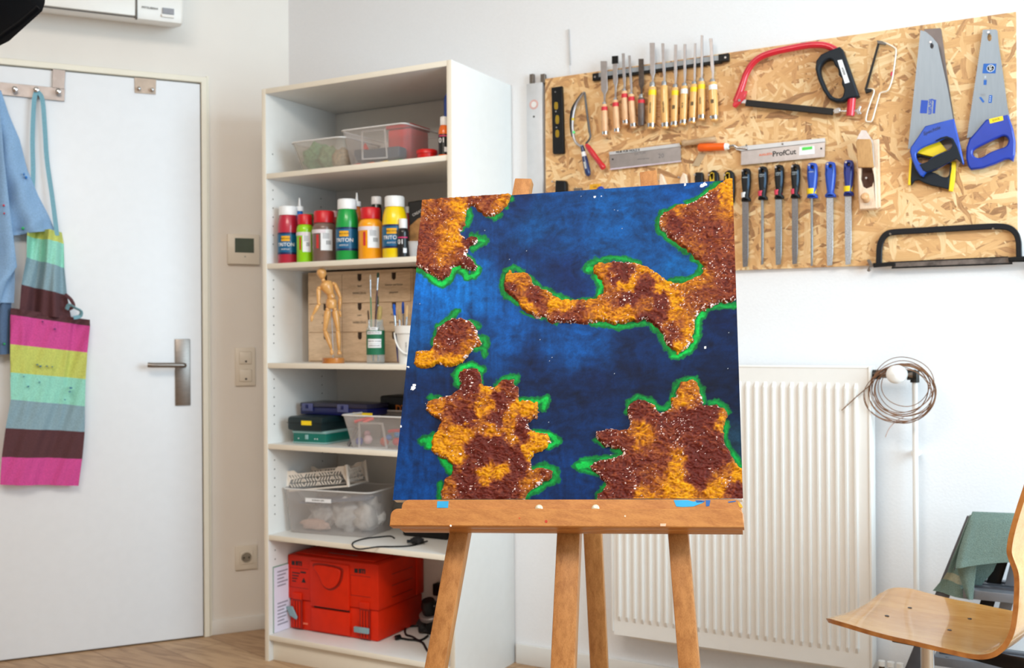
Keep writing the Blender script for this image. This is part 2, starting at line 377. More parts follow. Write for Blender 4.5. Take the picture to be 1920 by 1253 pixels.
def pr_rows(fr, rows, w): return [(fr.P(a[0], a[1], w), fr.P(b[0], b[1], w)) for a, b in rows]
cols = dict(lime=(198, 204, 104), mint=(150, 216, 196), grey=(138, 166, 178), brown=(88, 52, 56), pink=(208, 76, 148))
cm = {k: mat('apron_'+k, v, .9, noise=.1, scale=220, bump=.35) for k, v in cols.items()}
cl = [cm[k] for k in ('lime', 'mint', 'grey', 'brown', 'pink')]
apron = thing('apron', 'striped pink, lime, mint and brown apron hanging by a blue neck strap on the door', 'apron', LEAF.P(85, 910, .03))
c3 = lambda x, y: (x/2.3642, 400+y/2.3642)
rows = [((126, 62), (276, 80)), ((120, 100), (284, 130)), ((118, 195), (286, 240)), ((95, 315), (298, 362)), ((85, 440), (318, 470))]
R_ = pr_rows(LEAF, [(c3(*a), c3(*b)) for a, b in rows], .058)
R_, st = rowsub(R_, 8, [0, 1, 2, 3])
def bibfold(u, v):
    return .030*math.cos(u*8.5+.9)*(1-.35*v)+.009*math.sin(u*23+v*5)-.014
o = loft('bib', R_, cl, apron, bibfold, .002, 40, st, DN)
rows = [((47, 420), (400, 472)), ((46, 450), (400, 500)), ((46, 580), (388, 618)), ((46, 705), (380, 736)), ((48, 825), (377, 857)), ((25, 952), (376, 970)), ((8, 1080), (365, 1090)), ((0, 1203), (348, 1210))]
R_ = pr_rows(LEAF, [(c3(*a), c3(*b)) for a, b in rows], .05)
R_, st = rowsub(R_, 8, [3, 4, 0, 1, 2, 3, 4])
def skfold(u, v):
    k = max(0, 1-v*1.3); step = .024*k*(.5+.5*math.tanh((u-.80+.16*v)/.012)); lead = .012*k*math.exp(-((u-.78+.16*v)/.05)**2)
    return .012*math.sin(u*5.2+1)+.006*math.sin(u*13+v*4)-step+lead+.0025*math.sin(u*40+v*30)+.012*math.exp(-((u-.14-.1*v)/.05)**2)*(1-v)
loft('skirt', R_, cl, apron, skfold, .002, 60, st, DN)
for x, y, s, c in ((80, 603, .0035, 'navy'), (103, 617, .004, 'navy'), (70, 684, .004, 'blue'), (76, 687, .005, 'blue'), (88, 687, .0035, 'blue'), (98, 688, .003, 'blue'), (45, 706, .003, 'blue'), (53, 725, .004, 'blue'), (74, 717, .003, 'blue'), (133, 728, .006, 'blue'), (131, 735, .004, 'blue'), (122, 750, .003, 'blue')):
    q = LEAF.P(x, y, .068); lathe('paint_spot', q-DN*.02, DN, [(0, s), (.024, s*.8), (.0242, 0)], mat('stain_'+c, (30, 60, 110) if c == 'navy' else (50, 110, 150), .8), apron, 9, sx=.5)
M_strap = mat('blue_strap', (122, 170, 186), .9, noise=.08, scale=200)
def band(name, pts, wd, mt, par, fr=LEAF, th=.0015):
    pts = curve3([fr.P(*p) for p in pts], 6); rows = []
    for i, p in enumerate(pts):
        a = pts[max(i-1, 0)]; b = pts[min(i+1, len(pts)-1)]; s = (b-a).normalized().cross(fr.n).normalized()*(wd/2); rows.append((p-s, p+s))
    return loft(name, rows, mt, par, None, th, 2, None, fr.n)
band('neck_strap', [(69, 170, .030), (64, 190, .032), (61, 260, .034), (62, 330, .036), (58, 400, .045), (57, 432, .05)], .015, M_strap, apron)
band('neck_strap', [(67, 170, .029), (79, 185, .03), (84, 240, .034), (88, 300, .036), (98, 370, .045), (107, 442, .05)], .015, M_strap, apron)
sp = curve3([LEAF.P(125, 580, .06), LEAF.P(130, 572, .075), LEAF.P(142, 578, .085), LEAF.P(152, 584, .08), LEAF.P(150, 593, .07), LEAF.P(138, 596, .07)], 5)
tube('waist_tie', sp, .007, M_strap, apron, 8, flat=.35)
tube('waist_tie', curve3([LEAF.P(122, 552, .05), LEAF.P(133, 562, .06), LEAF.P(138, 574, .068), LEAF.P(130, 580, .06)], 4), .006, cm['brown'], apron, 8, flat=.4)

coat = thing('work_coat', 'pale blue denim work coat with paint spots hanging at the left edge', 'coat', LEAF.P(0, 660, .03))
M_denim = mat('pale_denim', (138, 172, 208), .92, noise=.09, scale=240, bump=.5)
M_denimd = mat('dark_denim', (84, 108, 140), .92, noise=.1, scale=240, bump=.5)
rows = [((-60, 172), (2, 170)), ((-60, 230), (16, 212)), ((-50, 290), (37, 262)), ((-30, 340), (52, 320)), ((-10, 390), (72, 366)), ((6, 425), (92, 405)), ((18, 443), (103, 431))]
R_ = rowsub(pr_rows(LEAF, rows, .05), 8)
loft('sleeve', R_, M_denim, coat, lambda u, v: .012*math.sin(u*9+v*3)+.006*math.sin(v*26+u*6)+.012*math.sin(u*pi), .006, 44, None, DN)
rows = [((-110, 172), (-2, 172)), ((-110, 300), (8, 300)), ((-110, 400), (19, 396)), ((-110, 470), (28, 468)), ((-110, 505), (32, 500)), ((-110, 540), (12, 530)), ((-110, 572), (0, 570))]
R_ = rowsub(pr_rows(LEAF, rows, .085), 8)
loft('front_panel', R_, M_denim, coat, lambda u, v: .012*math.sin(u*14+v*2)+.004*math.sin(v*22+u*9), .006, 44, None, DN)
rows = [((-110, 440), (26, 440)), ((-110, 530), (28, 528)), ((-110, 566), (26, 568))]
loft('pocket_flap', rowsub(pr_rows(LEAF, rows, .072), 8), M_denim, coat, lambda u, v: .008*math.sin(u*18+1), .005, 30, None, DN)
rows = [((-110, 540), (24, 545)), ((-110, 600), (18, 600)), ((-110, 672), (18, 664))]
loft('lining', rowsub(pr_rows(LEAF, rows, .05), 8), M_denimd, coat, lambda u, v: .012*math.sin(u*22+1), .005, 30, None, DN)
for nm, x, y, s, c in (('red', 7, 385, .004, (200, 40, 60)), ('red', 8, 400, .003, (200, 40, 60)), ('blue', 49, 332, .0045, (30, 120, 200)), ('blue', 45, 326, .0028, (30, 120, 200)), ('green', 43, 428, .0055, (30, 160, 90)), ('green', 8, 590+55, .004, (50, 140, 80))):
    w_ = .105 if x < 30 and y < 500 else .078
    q = LEAF.P(x, y, w_); lathe('paint_spot', q-DN*.018, DN, [(0, s), (.021, s*.8), (.022, 0)], mat('spot_'+nm, c, .6), coat, 10)

# ================================================================== SOFTBOX (dark corner top left)
sb = thing('studio_softbox', 'black fabric studio light box cutting into the top left corner', 'studio light', V(0, 0, 0))
sc_ = CAM+CF*1.3
SB = Frame(sc_, CR, CU, -CF)
M_fab = mat('black_fabric', (4, 4, 6), .9, spec=.1, noise=.2, scale=120)
pf = [SB.uv(*q) for q in [(-420, -300), (60, -420), (92, -60), (85, 8), (80, 22), (18, 78), (-10, 92), (-260, 250), (-520, 100)]]
prism_uv('fabric_body', pf, SB, .0, .10, M_fab, sb, bevel=.002)
tube('corner_seam', curve3([SB.P(72, 14, .101), SB.P(40, 42, .101), SB.P(6, 66, .101), SB.P(-20, 88, .101)], 4), .003, M_fab, sb, 8)
ps = SB.P(-330, 60, -.06)
tube('stand_pole', [ps, V(ps.x, ps.y, .35), V(ps.x, ps.y, .02)], .012, M_black, sb, 12)
for k in range(3):
    a = k*2.1+.4; tube('stand_leg', [V(ps.x, ps.y, .45), V(ps.x+.3*math.cos(a), ps.y+.3*math.sin(a), .012)], .009, M_black, sb, 8)
sb_base = V(ps.x, ps.y, 0)
for ch in sb.children:
    ch.data.transform(Matrix.Translation(-sb_base))
sb.location = sb_base; WL[sb.name] = sb_base
# ================================================================== SHELF UNIT
SF = Frame((0, -.399, 0), (1, 0, 0), (0, 0, 1), (0, -1, 0))      # front face of the shelf unit, w<0 goes inside
SW, SD = .791, .3946
shelf = thing('shelf_unit', 'tall white open shelf unit filled with paints, boxes and tools', 'shelf', (SW/2, -.2, 0))
def sbox(name, u0, u1, v0, v1, w0, w1, mt=M_white, par=shelf, b=.0008): return box(name, SF, u0, u1, v0, v1, w0, w1, mt, par, b)
for nm, a, b in (('side_panel', 0, .018), ('side_panel', SW-.018, SW)):
    sbox(nm, a, b, 0, 2.02, -SD, -.0012)
    sbox('edge_strip', a, b, 0, 2.02, -.0012, 0, M_edge)
ZS = [.0924, .4457, .767, 1.0521, 1.4024, 1.72]
sbox('top_board', .018, SW-.018, 2.002, 2.02, -SD, -.0012); sbox('edge_strip', .018, SW-.018, 2.002, 2.02, -.0012, 0, M_edge)
for z in ZS:
    b = sbox('shelf_board', .018, SW-.018, z-.018, z, -SD+.004, -.0032)
    sbox('edge_strip', .018, SW-.018, z-.018, z, -.0032, -.002, M_edge, b)
sbox('plinth', .018, SW-.018, 0, ZS[0]-.018, -.04, -.022, M_edge)
sbox('back_panel', .018, SW-.018, .02, 2.0, -SD, -SD+.004, M_white)
bm = bmesh.new()
for w_ in (-.035, -.30):
    for s_, uu in ((1, .0181), ):
        for i in range(58):
            z = .13+i*.032
            if any(-.03 < z-q < .05 for q in ZS) or z > 1.9: continue
            if z > 1.80: continue
            c = bmesh.ops.create_circle(bm, cap_ends=True, radius=.0028, segments=10)
            bmesh.ops.transform(bm, matrix=Matrix.Translation(SF.pt(uu+.0003, z, w_)) @ Matrix.Rotation(pi/2, 4, 'Y'), verts=c['verts'])
me = bpy.data.meshes.new('pin_holes'); bm.to_mesh(me); bm.free()
ph = link('pin_holes', me, mat('hole_shadow', (90, 84, 76), .8), shelf); ph['kind'] = 'stuff'

Zh = V(CF.x, CF.y, 0).normalized(); Rh = V(CR.x, CR.y, 0).normalized()
def FF(px, py, z, push=0.):
    o = SF.P(px, py, -.04)+Zh*push; o.z = z
    return Frame(o, Rh, (0, 0, 1), -Zh)
class Cyl:                       # wraps flat letters and labels round a bottle
    def __init__(s, c, r): s.c, s.r = Vector(c), r
    def pt(s, u, v, w=0):
        a = u/s.r; d = Rh*math.sin(a)-Zh*math.cos(a); return s.c+d*(s.r+w)+V(0, 0, v)
def cylpatch(name, cy, u0, u1, v0, v1, w, mt, par, n=10):
    vs, fs = [], []
    for k in range(n+1):
        u = u0+(u1-u0)*k/n; vs += [cy.pt(u, v0, w), cy.pt(u, v1, w), cy.pt(u, v1, w-.0006), cy.pt(u, v0, w-.0006)]
    for k in range(n):
        for j in range(4): fs.append((4*k+j, 4*k+(j+1) % 4, 4*k+4+(j+1) % 4, 4*k+4+j))
    return from_data(name, vs, fs, mt, par, 30)
G_B = 'paint bottles standing on the shelf'
def bottle(label, px, pyb, pyt, wpx, z, body, cap, kind='big', lab=None, capw=.88, name='paint_bottle', band=None, shoulder=.26, caph=.12, txt=None, push=0, nozzle=False):
    w_ = -.025-push; P = SF.P(px, pyb, w_); P.z = z; s = mpp(P); r = wpx*s/2; c = P+Zh*r; h = SF.uv(px, pyt, w_-r)[1]-z
    t = thing(name, label, 'paint bottle', c, G_B)
    hc = h*caph; hb = h-hc; rc = r*capw; hs = h*shoulder
    M_b = mat('paint_%d_%d_%d' % body, body, .3, coat=.3, noise=.03); M_c = mat('cap_%d_%d_%d' % cap, cap, .35, noise=.03)
    if nozzle:
        hn = h*.2; hb = h-hn
        lathe('body', c, (0, 0, 1), [(0, r*.96), (.002, r), (hb*.8, r), (hb*.9, r*.8), (hb, r*.5)], M_b, t)
        lathe('nozzle', c+V(0, 0, hb), (0, 0, 1), [(0, r*.72), (hn*.35, r*.7), (hn*.42, r*.25), (hn, r*.12), (hn+.0001, 0)], M_c, t)
    else:
        pf = [(0, r*.93), (.003, r)]
        for k in range(9):
            q = k/8; pf.append((hb-hs+hs*q, rc*.9+(r-rc*.9)*(1-q**2.2)))
        lathe('body', c, (0, 0, 1), pf, M_b, t)
        cp = [(0, rc), (hc*.12, rc*1.01), (hc*.9, rc), (hc, rc*.93), (hc+.0001, 0)]
        lathe('cap', c+V(0, 0, hb), (0, 0, 1), cp, M_c, t, 36)
    cy = Cyl(c, r)
    if lab == 'teal':
        v0, v1 = h*.16, h*.53
        M_t = mat('teal_label', (8, 96, 140), .35, noise=.04); M_n = mat('navy_label', (22, 34, 84), .35)
        lb = lathe('label_band', c+V(0, 0, v0), (0, 0, 1), [(0, r+.0004), (v1-v0, r+.0004)], M_t, t)
        lathe('label_edge', c+V(0, 0, v1-.004*h/.18), (0, 0, 1), [(0, r+.0007), (h*.03, r+.0007)], M_n, t)
        lathe('label_edge', c+V(0, 0, v0), (0, 0, 1), [(0, r+.0007), (h*.035, r+.0007)], M_n, t)
        ox = txt or 0.
        lg = cylpatch('logo_patch', cy, ox-.42*r, ox+.42*r, h*.385, h*.475, .0012, mat('logo_yellow', (240, 176, 20), .4), t)
        text('SOLO GOYA', cy, ox, h*.43, .0014, h*.032, M_ink, t, shear=.2, bold=.0001)
        text('TRITON', cy, ox, h*.325, .0012, h*.085, M_label, t, bold=.0002)
        text('ACRYLIC', cy, ox, h*.245, .0012, h*.038, M_label, t)
    elif lab == 'white':
        v0, v1 = h*.22, h*.63
        cylpatch('label', cy, -.1*r, .9*r, v0, v1, .0008, M_label, t)
        cylpatch('label', cy, -1.3*r, .3*r, v1-.18*(v1-v0), v1, .0011, mat('pale_print', (226, 214, 220), .5), t)
        cylpatch('red_mark', cy, -.5*r, -.28*r, v0+.1*(v1-v0), v1-.25*(v1-v0), .0012, mat('red_print', (206, 50, 50), .5), t)
        for k in range(6):
            cylpatch('bar_code', cy, .35*r+k*.07*r, .38*r+k*.07*r, v0+.02, v0+.034, .0013, M_ink, t, 2)
        for k in range(5): cylpatch('print_line', cy, .05*r, .6*r, v1-.014-k*.004, v1-.0155-k*.004, .0013, mat('grey_print', (130, 130, 135), .6), t, 4)
    elif lab == 'black01':
        lathe('label_band', c+V(0, 0, h*.06), (0, 0, 1), [(0, r+.0004), (h*.5, r+.0004)], mat('black_label', (20, 20, 22), .35), t)
        cylpatch('pink_line', cy, -.9*r, .9*r, h*.5, h*.53, .001, mat('pink_print', (210, 50, 110), .5), t)
        text('01', cy, -.35*r, h*.40, .0012, h*.17, M_label, t, bold=.0003)
        cylpatch('bar_code', cy, .1*r, .7*r, h*.12, h*.24, .001, M_label, t)
    return t
c7 = lambda x, y: (490+x/5.818, 340+y/5.818)
Z2 = ZS[4]
R1, W1 = (190, 36, 62), (240, 240, 240); RC = (206, 22, 34)
bottle('tall crimson paint bottle with white cap and teal label, leftmost', 536.5, 489.8, 388.5, 39, Z2, R1, W1, lab='teal', caph=.155, capw=.88, txt=-.002)
bottle('small blue paint bottle with white nozzle behind the crimson one', 560, 484, 372, 21, Z2, (20, 110, 190), W1, nozzle=True, push=.05)
bottle('lime green paint jar with red cap and white label', 569, 488.5, 403.5, 31.5, Z2, (150, 214, 20), RC, lab='white', caph=.21, shoulder=.12, name='paint_jar')
bottle('small dark green bottle cap showing behind the lime jar', 579, 484, 402, 17, Z2, (30, 120, 40), (40, 130, 40), push=.045)
bottle('greyish brown paint jar with red cap and white label', 604, 486.6, 397.5, 45, Z2, (122, 94, 84), RC, lab='white', caph=.23, shoulder=.12, capw=.86, name='paint_jar')
bottle('tall green paint bottle with paint-smeared white cap', 648, 485.5, 375, 42.5, Z2, (14, 158, 66), W1, lab='teal', caph=.165, capw=.84, txt=-.006)
bottle('small orange paint bottle with white nozzle behind the green one', 668, 480, 362, 22, Z2, (226, 120, 40), W1, nozzle=True, push=.07)
bottle('orange yellow paint jar with red cap and pale label', 692, 484, 391, 46, Z2, (252, 166, 16), RC, lab='white', caph=.22, shoulder=.13, capw=.84, name='paint_jar')
bottle('very dark green paint bottle with white cap at the back', 705, 477, 369.5, 22, Z2, (12, 34, 26), W1, push=.08)
bottle('tall yellow paint bottle with white cap and teal label', 738, 481.5, 369.5, 47, Z2, (250, 214, 0), W1, lab='teal', caph=.17, capw=.80, txt=-.007)
bottle('small black paint bottle with white cap in front of the yellow one', 755, 480, 411, 22, Z2, (20, 20, 22), W1, lab='black01', caph=.24, shoulder=.12, capw=.72)
bottle('small red paint bottle at the back between brown jar and green bottle', 626, 480, 396, 15, Z2, (190, 40, 60), (214, 170, 176), push=.10)
bottle('dark red bottle half hidden behind the yellow paint bottle', 762, 476, 388, 14, Z2, (130, 30, 26), (200, 196, 190), push=.09)
Zt = ZS[5]
bottle('orange paint bottle with white cap and black label on the top shelf', 832, 284.5, 220, 21, Zt, (240, 110, 12), W1, lab='black01', caph=.21, shoulder=.2, capw=.68)
bottle('tall dark blue bottle with white cap behind the orange one', 843, 283, 158, 22, Zt, (14, 60, 150), W1, caph=.10, shoulder=.12, capw=.4, push=.10)
# black pouch with tan front, and clear cup
F = FF(785, 476, Z2, .12)
po = thing('craft_pouch', 'black paper pouch with a tan window behind the paint bottles', 'pouch', F.o)
prism('pouch_body', [(765, 379), (789, 375), (806, 378), (806, 478), (764, 480)], F, -.02, .0, M_black, po, bevel=.004)
prism('tan_window', [(768, 424), (784, 410), (804, 402), (804, 470), (768, 472)], F, .0, .0012, mat('cork_tan', (190, 140, 84), .7, noise=.2, scale=60), po)
uu, vv = F.uv(785, 398, .001); text('CREATIV', F, uu, vv, .0006, .012, M_label, po, rot=.5)
P = SF.P(776, 478, -.04); P.z = Z2; s = mpp(P); c = P+Zh*.03
cup = lathe('plastic_cup', c, (0, 0, 1), [(0, .016), (.052, .026), (.054, .028), (.0545, .026), (.001, .0145)], plastic_clear('clear_cup', (236, 236, 238), .45), None, 28)
tag(cup, 'clear plastic cup beside the small black paint bottle', 'cup')

# ---------------- containers
def tub(name, label, cat, fr, u0, u1, v0, h, w0, w1, mt, taper=.1, lip=.006, parts=True, gl=None, rnd=.02):
    """open tapered tub: u0..u1 and w0..w1 are the rim, walls lean in towards the base"""
    t = thing(name, label, cat, fr.pt((u0+u1)/2, v0, (w0+w1)/2))
    def ring(k, v, inset=0):
        a0, a1, b0, b1 = u0+k*(u1-u0)/2+inset, u1-k*(u1-u0)/2-inset, w0+k*(w1-w0)/2+inset, w1-k*(w1-w0)/2-inset
        rr = max(rnd-inset, .002); out = []
        for cx, cy, st in ((a1-rr, b1-rr, 0), (a0+rr, b1-rr, 1), (a0+rr, b0+rr, 2), (a1-rr, b0+rr, 3)):
            for q in range(5): an = (st+q/4)*pi/2; out.append(fr.pt(cx+rr*math.cos(an), v, cy+rr*math.sin(an)))
        return out
    rings = [ring(taper, v0+.0005), ring(taper*.5, v0+h*.5), ring(0, v0+h-lip), ring(-.01, v0+h-lip), ring(-.01, v0+h), ring(0, v0+h, .001), ring(taper, v0+.002, .0015)]
    n = 20; vs = [p for r_ in rings for p in r_]; fs = []
    for i in range(len(rings)-1):
        for k in range(n): fs.append((i*n+k, i*n+(k+1) % n, (i+1)*n+(k+1) % n, (i+1)*n+k))
    fs += [tuple(range(n))[::-1], tuple(range((len(rings)-1)*n, len(rings)*n))]
    from_data('tub_body', vs, fs, mt, t, 40)
    tube('rim', ring(-.012, v0+h-lip/2), .0028, plastic_clear('frosted_rim', (238, 236, 234), .75), t, 8, closed=True)
    return t
CL = plastic_clear('clear_polypropylene', (226, 218, 214), .10)
CLm = plastic_clear('milky_polypropylene', (214, 204, 192), .17, .35)
def fu(px, py, w): return SF.uv(px, py, w)
wf = -.03
a = fu(638, 228, wf)[0]; b = fu(758, 214, wf)[0]
tb = tub('storage_tub', 'clear plastic tub holding red parts in the middle of the top shelf', 'storage tub', SF, a, b, Zt, .128, -.29, wf, CL, .16)
prism('label_holder', [(677, 245), (722, 241), (727, 297), (678, 300)], SF, wf-.017, wf-.014, plastic_clear('frosted_rim2', (226, 222, 220), .35), tb, holes=[[(680, 248), (719, 244), (724, 294), (681, 297)]])
tg = thing('red_container', 'tall red plastic container standing inside the clear tub on the top shelf', 'container', SF.pt(b-.06, Zt+.004, -.17))
MR = mat('red_plastic', (206, 22, 16), .35)
box('container_body', SF, b-.125, b-.028, Zt+.004, Zt+.128, -.22, -.11, MR, tg, .008)
box('container_lid', SF, b-.13, b-.024, Zt+.128, Zt+.142, -.225, -.105, mat('dark_red_plastic', (176, 16, 12), .4), tg, .004)
gr = thing('grey_tool', 'dark slate coloured tool lying inside the clear tub on the top shelf', 'tool', SF.pt((a+b)/2, Zt+.01, -.1))
box('tool_body', SF, a+.045, b-.035, Zt+.018, Zt+.058, -.10, -.05, mat('slate_plastic', (66, 78, 92), .5), gr, .01)
box('tool_head', SF, a+.035, a+.085, Zt+.035, Zt+.062, -.09, -.055, mat('slate_plastic', (66, 78, 92), .5), gr, .008)
MS = [MR, mat('orange_plastic', (236, 100, 20), .4), mat('yellow_plastic', (236, 190, 30), .4), mat('green_plastic', (40, 140, 60), .4)]
for i in range(10):
    uu = a+.035+i*.019; q = SF.pt(uu, Zt+.0025, -.055-.02*(i % 3))
    o = lathe('plastic_stick', q+V(0, 0, .005), V(1, .15*(i % 3-1), 0), [(0, .0045), (.034, .0045)], MS[(i*3) % 4] if i > 2 else MR, None, 10)
    tag(o, '%s plastic stick lying at the bottom of the clear top shelf tub' % ['red', 'orange', 'yellow', 'green'][((i*3) % 4) if i > 2 else 0], 'craft stick', 'plastic sticks in the clear tub')
cone = lathe('toy_cone', SF.pt(a+.075, Zt+.06, -.07), (0, 0, 1), [(0, .013), (.004, .012), (.024, .001)], MR, None, 16)
tag(cone, 'little red cone on top of the slate tool in the clear tub', 'toy')
a2 = fu(541, 258, -.02)[0]; b2 = fu(645, 247, -.02)[0]
tub('storage_tub', 'low milky plastic tub with green contents at the left of the top shelf', 'storage tub', SF, a2, b2-.002, Zt, .106, -.25, -.02, CLm, .22, rnd=.035)
def lump(name, c, r, mt, par=None, amp=.25, sx=(1, 1, 1), seed=0, sub=3):
    bm = bmesh.new(); bmesh.ops.create_icosphere(bm, subdivisions=sub, radius=1)
    from mathutils import noise
    for v in bm.verts:
        n = noise.noise(v.co*2.3+V(seed, seed*2, 0)); v.co = Vector(c)+Vector([v.co[i]*(1+amp*n)*r*sx[i] for i in range(3)])
    me = bpy.data.meshes.new(name); bm.to_mesh(me); bm.free(); return link(name, me, mt, par, 80)
for i, (fx, cc, rr, lb) in enumerate([(.28, (110, 160, 120), .04, 'crumpled green bundle in the milky tub'), (.50, (120, 150, 110), .034, 'olive green bundle in the middle of the milky tub'), (.73, (176, 150, 116), .03, 'brown crumpled bundle at the right of the milky tub')]):
    o = lump('craft_bundle', SF.pt(a2+fx*(b2-a2), Zt+.004+rr*1.3, -.10), rr*1.1, mat('bundle_%d' % i, cc, .9, noise=.3, scale=80), None, .4, (1.1, 1.3, 1.15), i)
    tag(o, lb, 'craft material')
P = SF.P(799, 288, -.03); P.z = Zt; cc = P+Zh*.034
t = thing('red_jar', 'low round red plastic jar beside the orange bottle on the top shelf', 'jar', cc)
lathe('jar_body', cc, (0, 0, 1), [(0, .031), (.020, .032)], MR, t, 32)
lathe('jar_lid', cc+V(0, 0, .020), (0, 0, 1), [(0, .035), (.011, .035), (.013, .033), (.0131, 0)], MR, t, 36)

# ---------------- third shelf: drawers, mannequin, brushes
Z3 = ZS[3]
PW = -.17
M_ply = wood('birch_ply', (206, 176, 142), (232, 204, 172), (2, 2, 14), .6, 3, 0)
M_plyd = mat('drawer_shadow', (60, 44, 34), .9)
ch = thing('drawer_chest', 'small plywood chest of nine drawers behind the wooden mannequin', 'drawer chest', SF.pt(.36, Z3, -.28))
ua, vt = SF.uv(576, 512, PW); ub = ua+.46; H_ = vt-Z3
box('carcass', SF, ua, ub, Z3+.0005, vt, PW-.17, PW-.004, M_ply, ch, .001)
cwid = [(ua+.006, ua+.006+.152), (ua+.16, ua+.16+.152), (ua+.314, ub-.006)]
rh = (H_-.014)/3
words = [['', 'Sand', 'Schnitzer und Meissel'], ['Pinsel', 'Leim', 'Kreide'], ['', '', '']]
for r_ in range(3):
    for c_ in range(3):
        x0, x1 = cwid[c_]; z0 = Z3+.005+(2-r_)*rh; z1 = z0+rh-.003
        cx = (x0+x1)/2
        notch = [(cx+.0095*math.cos(pi+k*pi/8), z1-.016+.0095*math.sin(pi+k*pi/8)) for k in range(9)]
        poly = [(x0, z0), (x1, z0), (x1, z1), (cx+.0095, z1)]+notch[::-1]+[(cx-.0095, z1), (x0, z1)]
        d = prism_uv('drawer', poly, SF, PW-.004, PW, M_ply, ch)
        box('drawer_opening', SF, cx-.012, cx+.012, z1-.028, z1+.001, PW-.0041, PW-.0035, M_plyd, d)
        if r_ < 2 and (c_ or r_):
            text(words[r_][c_], SF, cx, z1-.042, PW+.0002, .010 if c_ < 2 else .0085, M_ink, d)
            text(['HOLZ', 'WERKZEUG', 'pinpoint'][c_], SF, cx, z1-.068, PW+.0002, .011, M_ink, d)
F = FF(625, 679, Z3, .01)
mq = thing('artist_mannequin', 'jointed wooden artist mannequin on a round base in front of the drawers', 'mannequin', F.o)
M_mq = wood('mannequin_wood', (204, 146, 78), (228, 172, 104), (9, 9, 3), .35, 4, .3)
c8 = lambda x, y: (490+x/5.968, 490+y/5.968)
def seg(nm, x0, y0, x1, y1, prof, flat=1., w=0., mt=M_mq, w1=None):
    A, B = F.P(*c8(x0, y0), w), F.P(*c8(x1, y1), w if w1 is None else w1); L = (B-A).length; s = mpp(A)/5.968
    return lathe(nm, A, B-A, [(0, 1e-5)]+[(L*t, r*s) for t, r in prof]+[(L, 1e-5)], mt, mq, 20, sx=1, side=F.ex if flat == 1 else F.n, smooth=60)
sc8 = mpp(F.o)/5.968
bc = F.P(*c8(805, 1098), -.0)
lathe('base', V(bc.x, bc.y, Z3), (0, 0, 1), [(0, 122*sc8), (.001, 124*sc8), (55*sc8, 124*sc8), (60*sc8, 118*sc8), (60*sc8+.0001, 0)], wood('mannequin_base', (170, 96, 34), (206, 134, 60), (3, 3, 20), .3, 3, .4), mq, 40)
tube('support_rod', [V(bc.x, bc.y, Z3+.01), F.P(*c8(785, 520))], 5*sc8, M_steel, mq, 8)
seg('head', 665, 75, 685, 200, [(.1, 36), (.3, 54), (.55, 54), (.8, 38), (.97, 24)])
seg('neck', 685, 190, 700, 235, [(.2, 22), (.8, 24)])
seg('torso', 700, 222, 785, 392, [(.06, 48), (.2, 76), (.45, 70), (.75, 48), (.95, 34)])
seg('waist', 770, 365, 790, 425, [(.2, 44), (.6, 46), (.9, 40)])
seg('pelvis', 782, 415, 782, 535, [(.06, 48), (.2, 60), (.7, 62), (.95, 50)])
for nm, x0, y0, x1, y1, pf, w_ in [
    ('upper_arm', 640, 290, 640, 478, [(.1, 24), (.3, 27), (.8, 20), (.97, 18)], .012),
    ('forearm', 645, 480, 575, 600, [(.1, 19), (.4, 24), (.85, 15), (.97, 14)], .012),
    ('hand', 572, 598, 560, 680, [(.15, 14), (.5, 19), (.85, 11)], .012),
    ('upper_arm', 815, 235, 880, 400, [(.1, 20), (.4, 25), (.8, 22), (.97, 18)], -.012),
    ('forearm', 882, 402, 875, 548, [(.1, 18), (.4, 22), (.85, 14), (.97, 12)], -.012),
    ('hand', 875, 548, 888, 630, [(.15, 12), (.5, 16), (.85, 9)], -.012),
    ('thigh', 742, 545, 712, 765, [(.06, 34), (.3, 38), (.8, 26), (.97, 22)], 0.004),
    ('shin', 708, 768, 785, 985, [(.06, 21), (.25, 30), (.7, 22), (.97, 14)], 0.004),
    ('foot', 785, 985, 790, 1050, [(.1, 15), (.6, 22), (.95, 16)], 0.004),
    ('thigh', 822, 545, 858, 765, [(.06, 34), (.3, 38), (.8, 28), (.97, 22)], 0.0),
    ('shin', 856, 768, 870, 1000, [(.06, 22), (.25, 28), (.7, 22), (.97, 14)], 0.0),
    ('foot', 870, 1000, 875, 1046, [(.1, 15), (.6, 26), (.95, 22)], 0.0)]:
    seg(nm, x0, y0, x1, y1, pf, w=w_)
for x, y, r_, w_ in [(645, 302, 24, .014), (648, 478, 19, .012), (805, 250, 20, -.012), (882, 402, 18, -.012), (742, 540, 26, .004), (822, 540, 26, 0), (710, 766, 23, .004), (858, 766, 23, 0), (786, 985, 14, .004), (870, 1003, 14, 0)]:
    q = F.P(*c8(x, y), w_); lathe('joint_ball', q-V(0, 0, r_*sc8), (0, 0, 1), [(r_*sc8*(1-math.cos(k*pi/8)), r_*sc8*math.sin(k*pi/8)) for k in range(9)], M_mq, mq, 16)

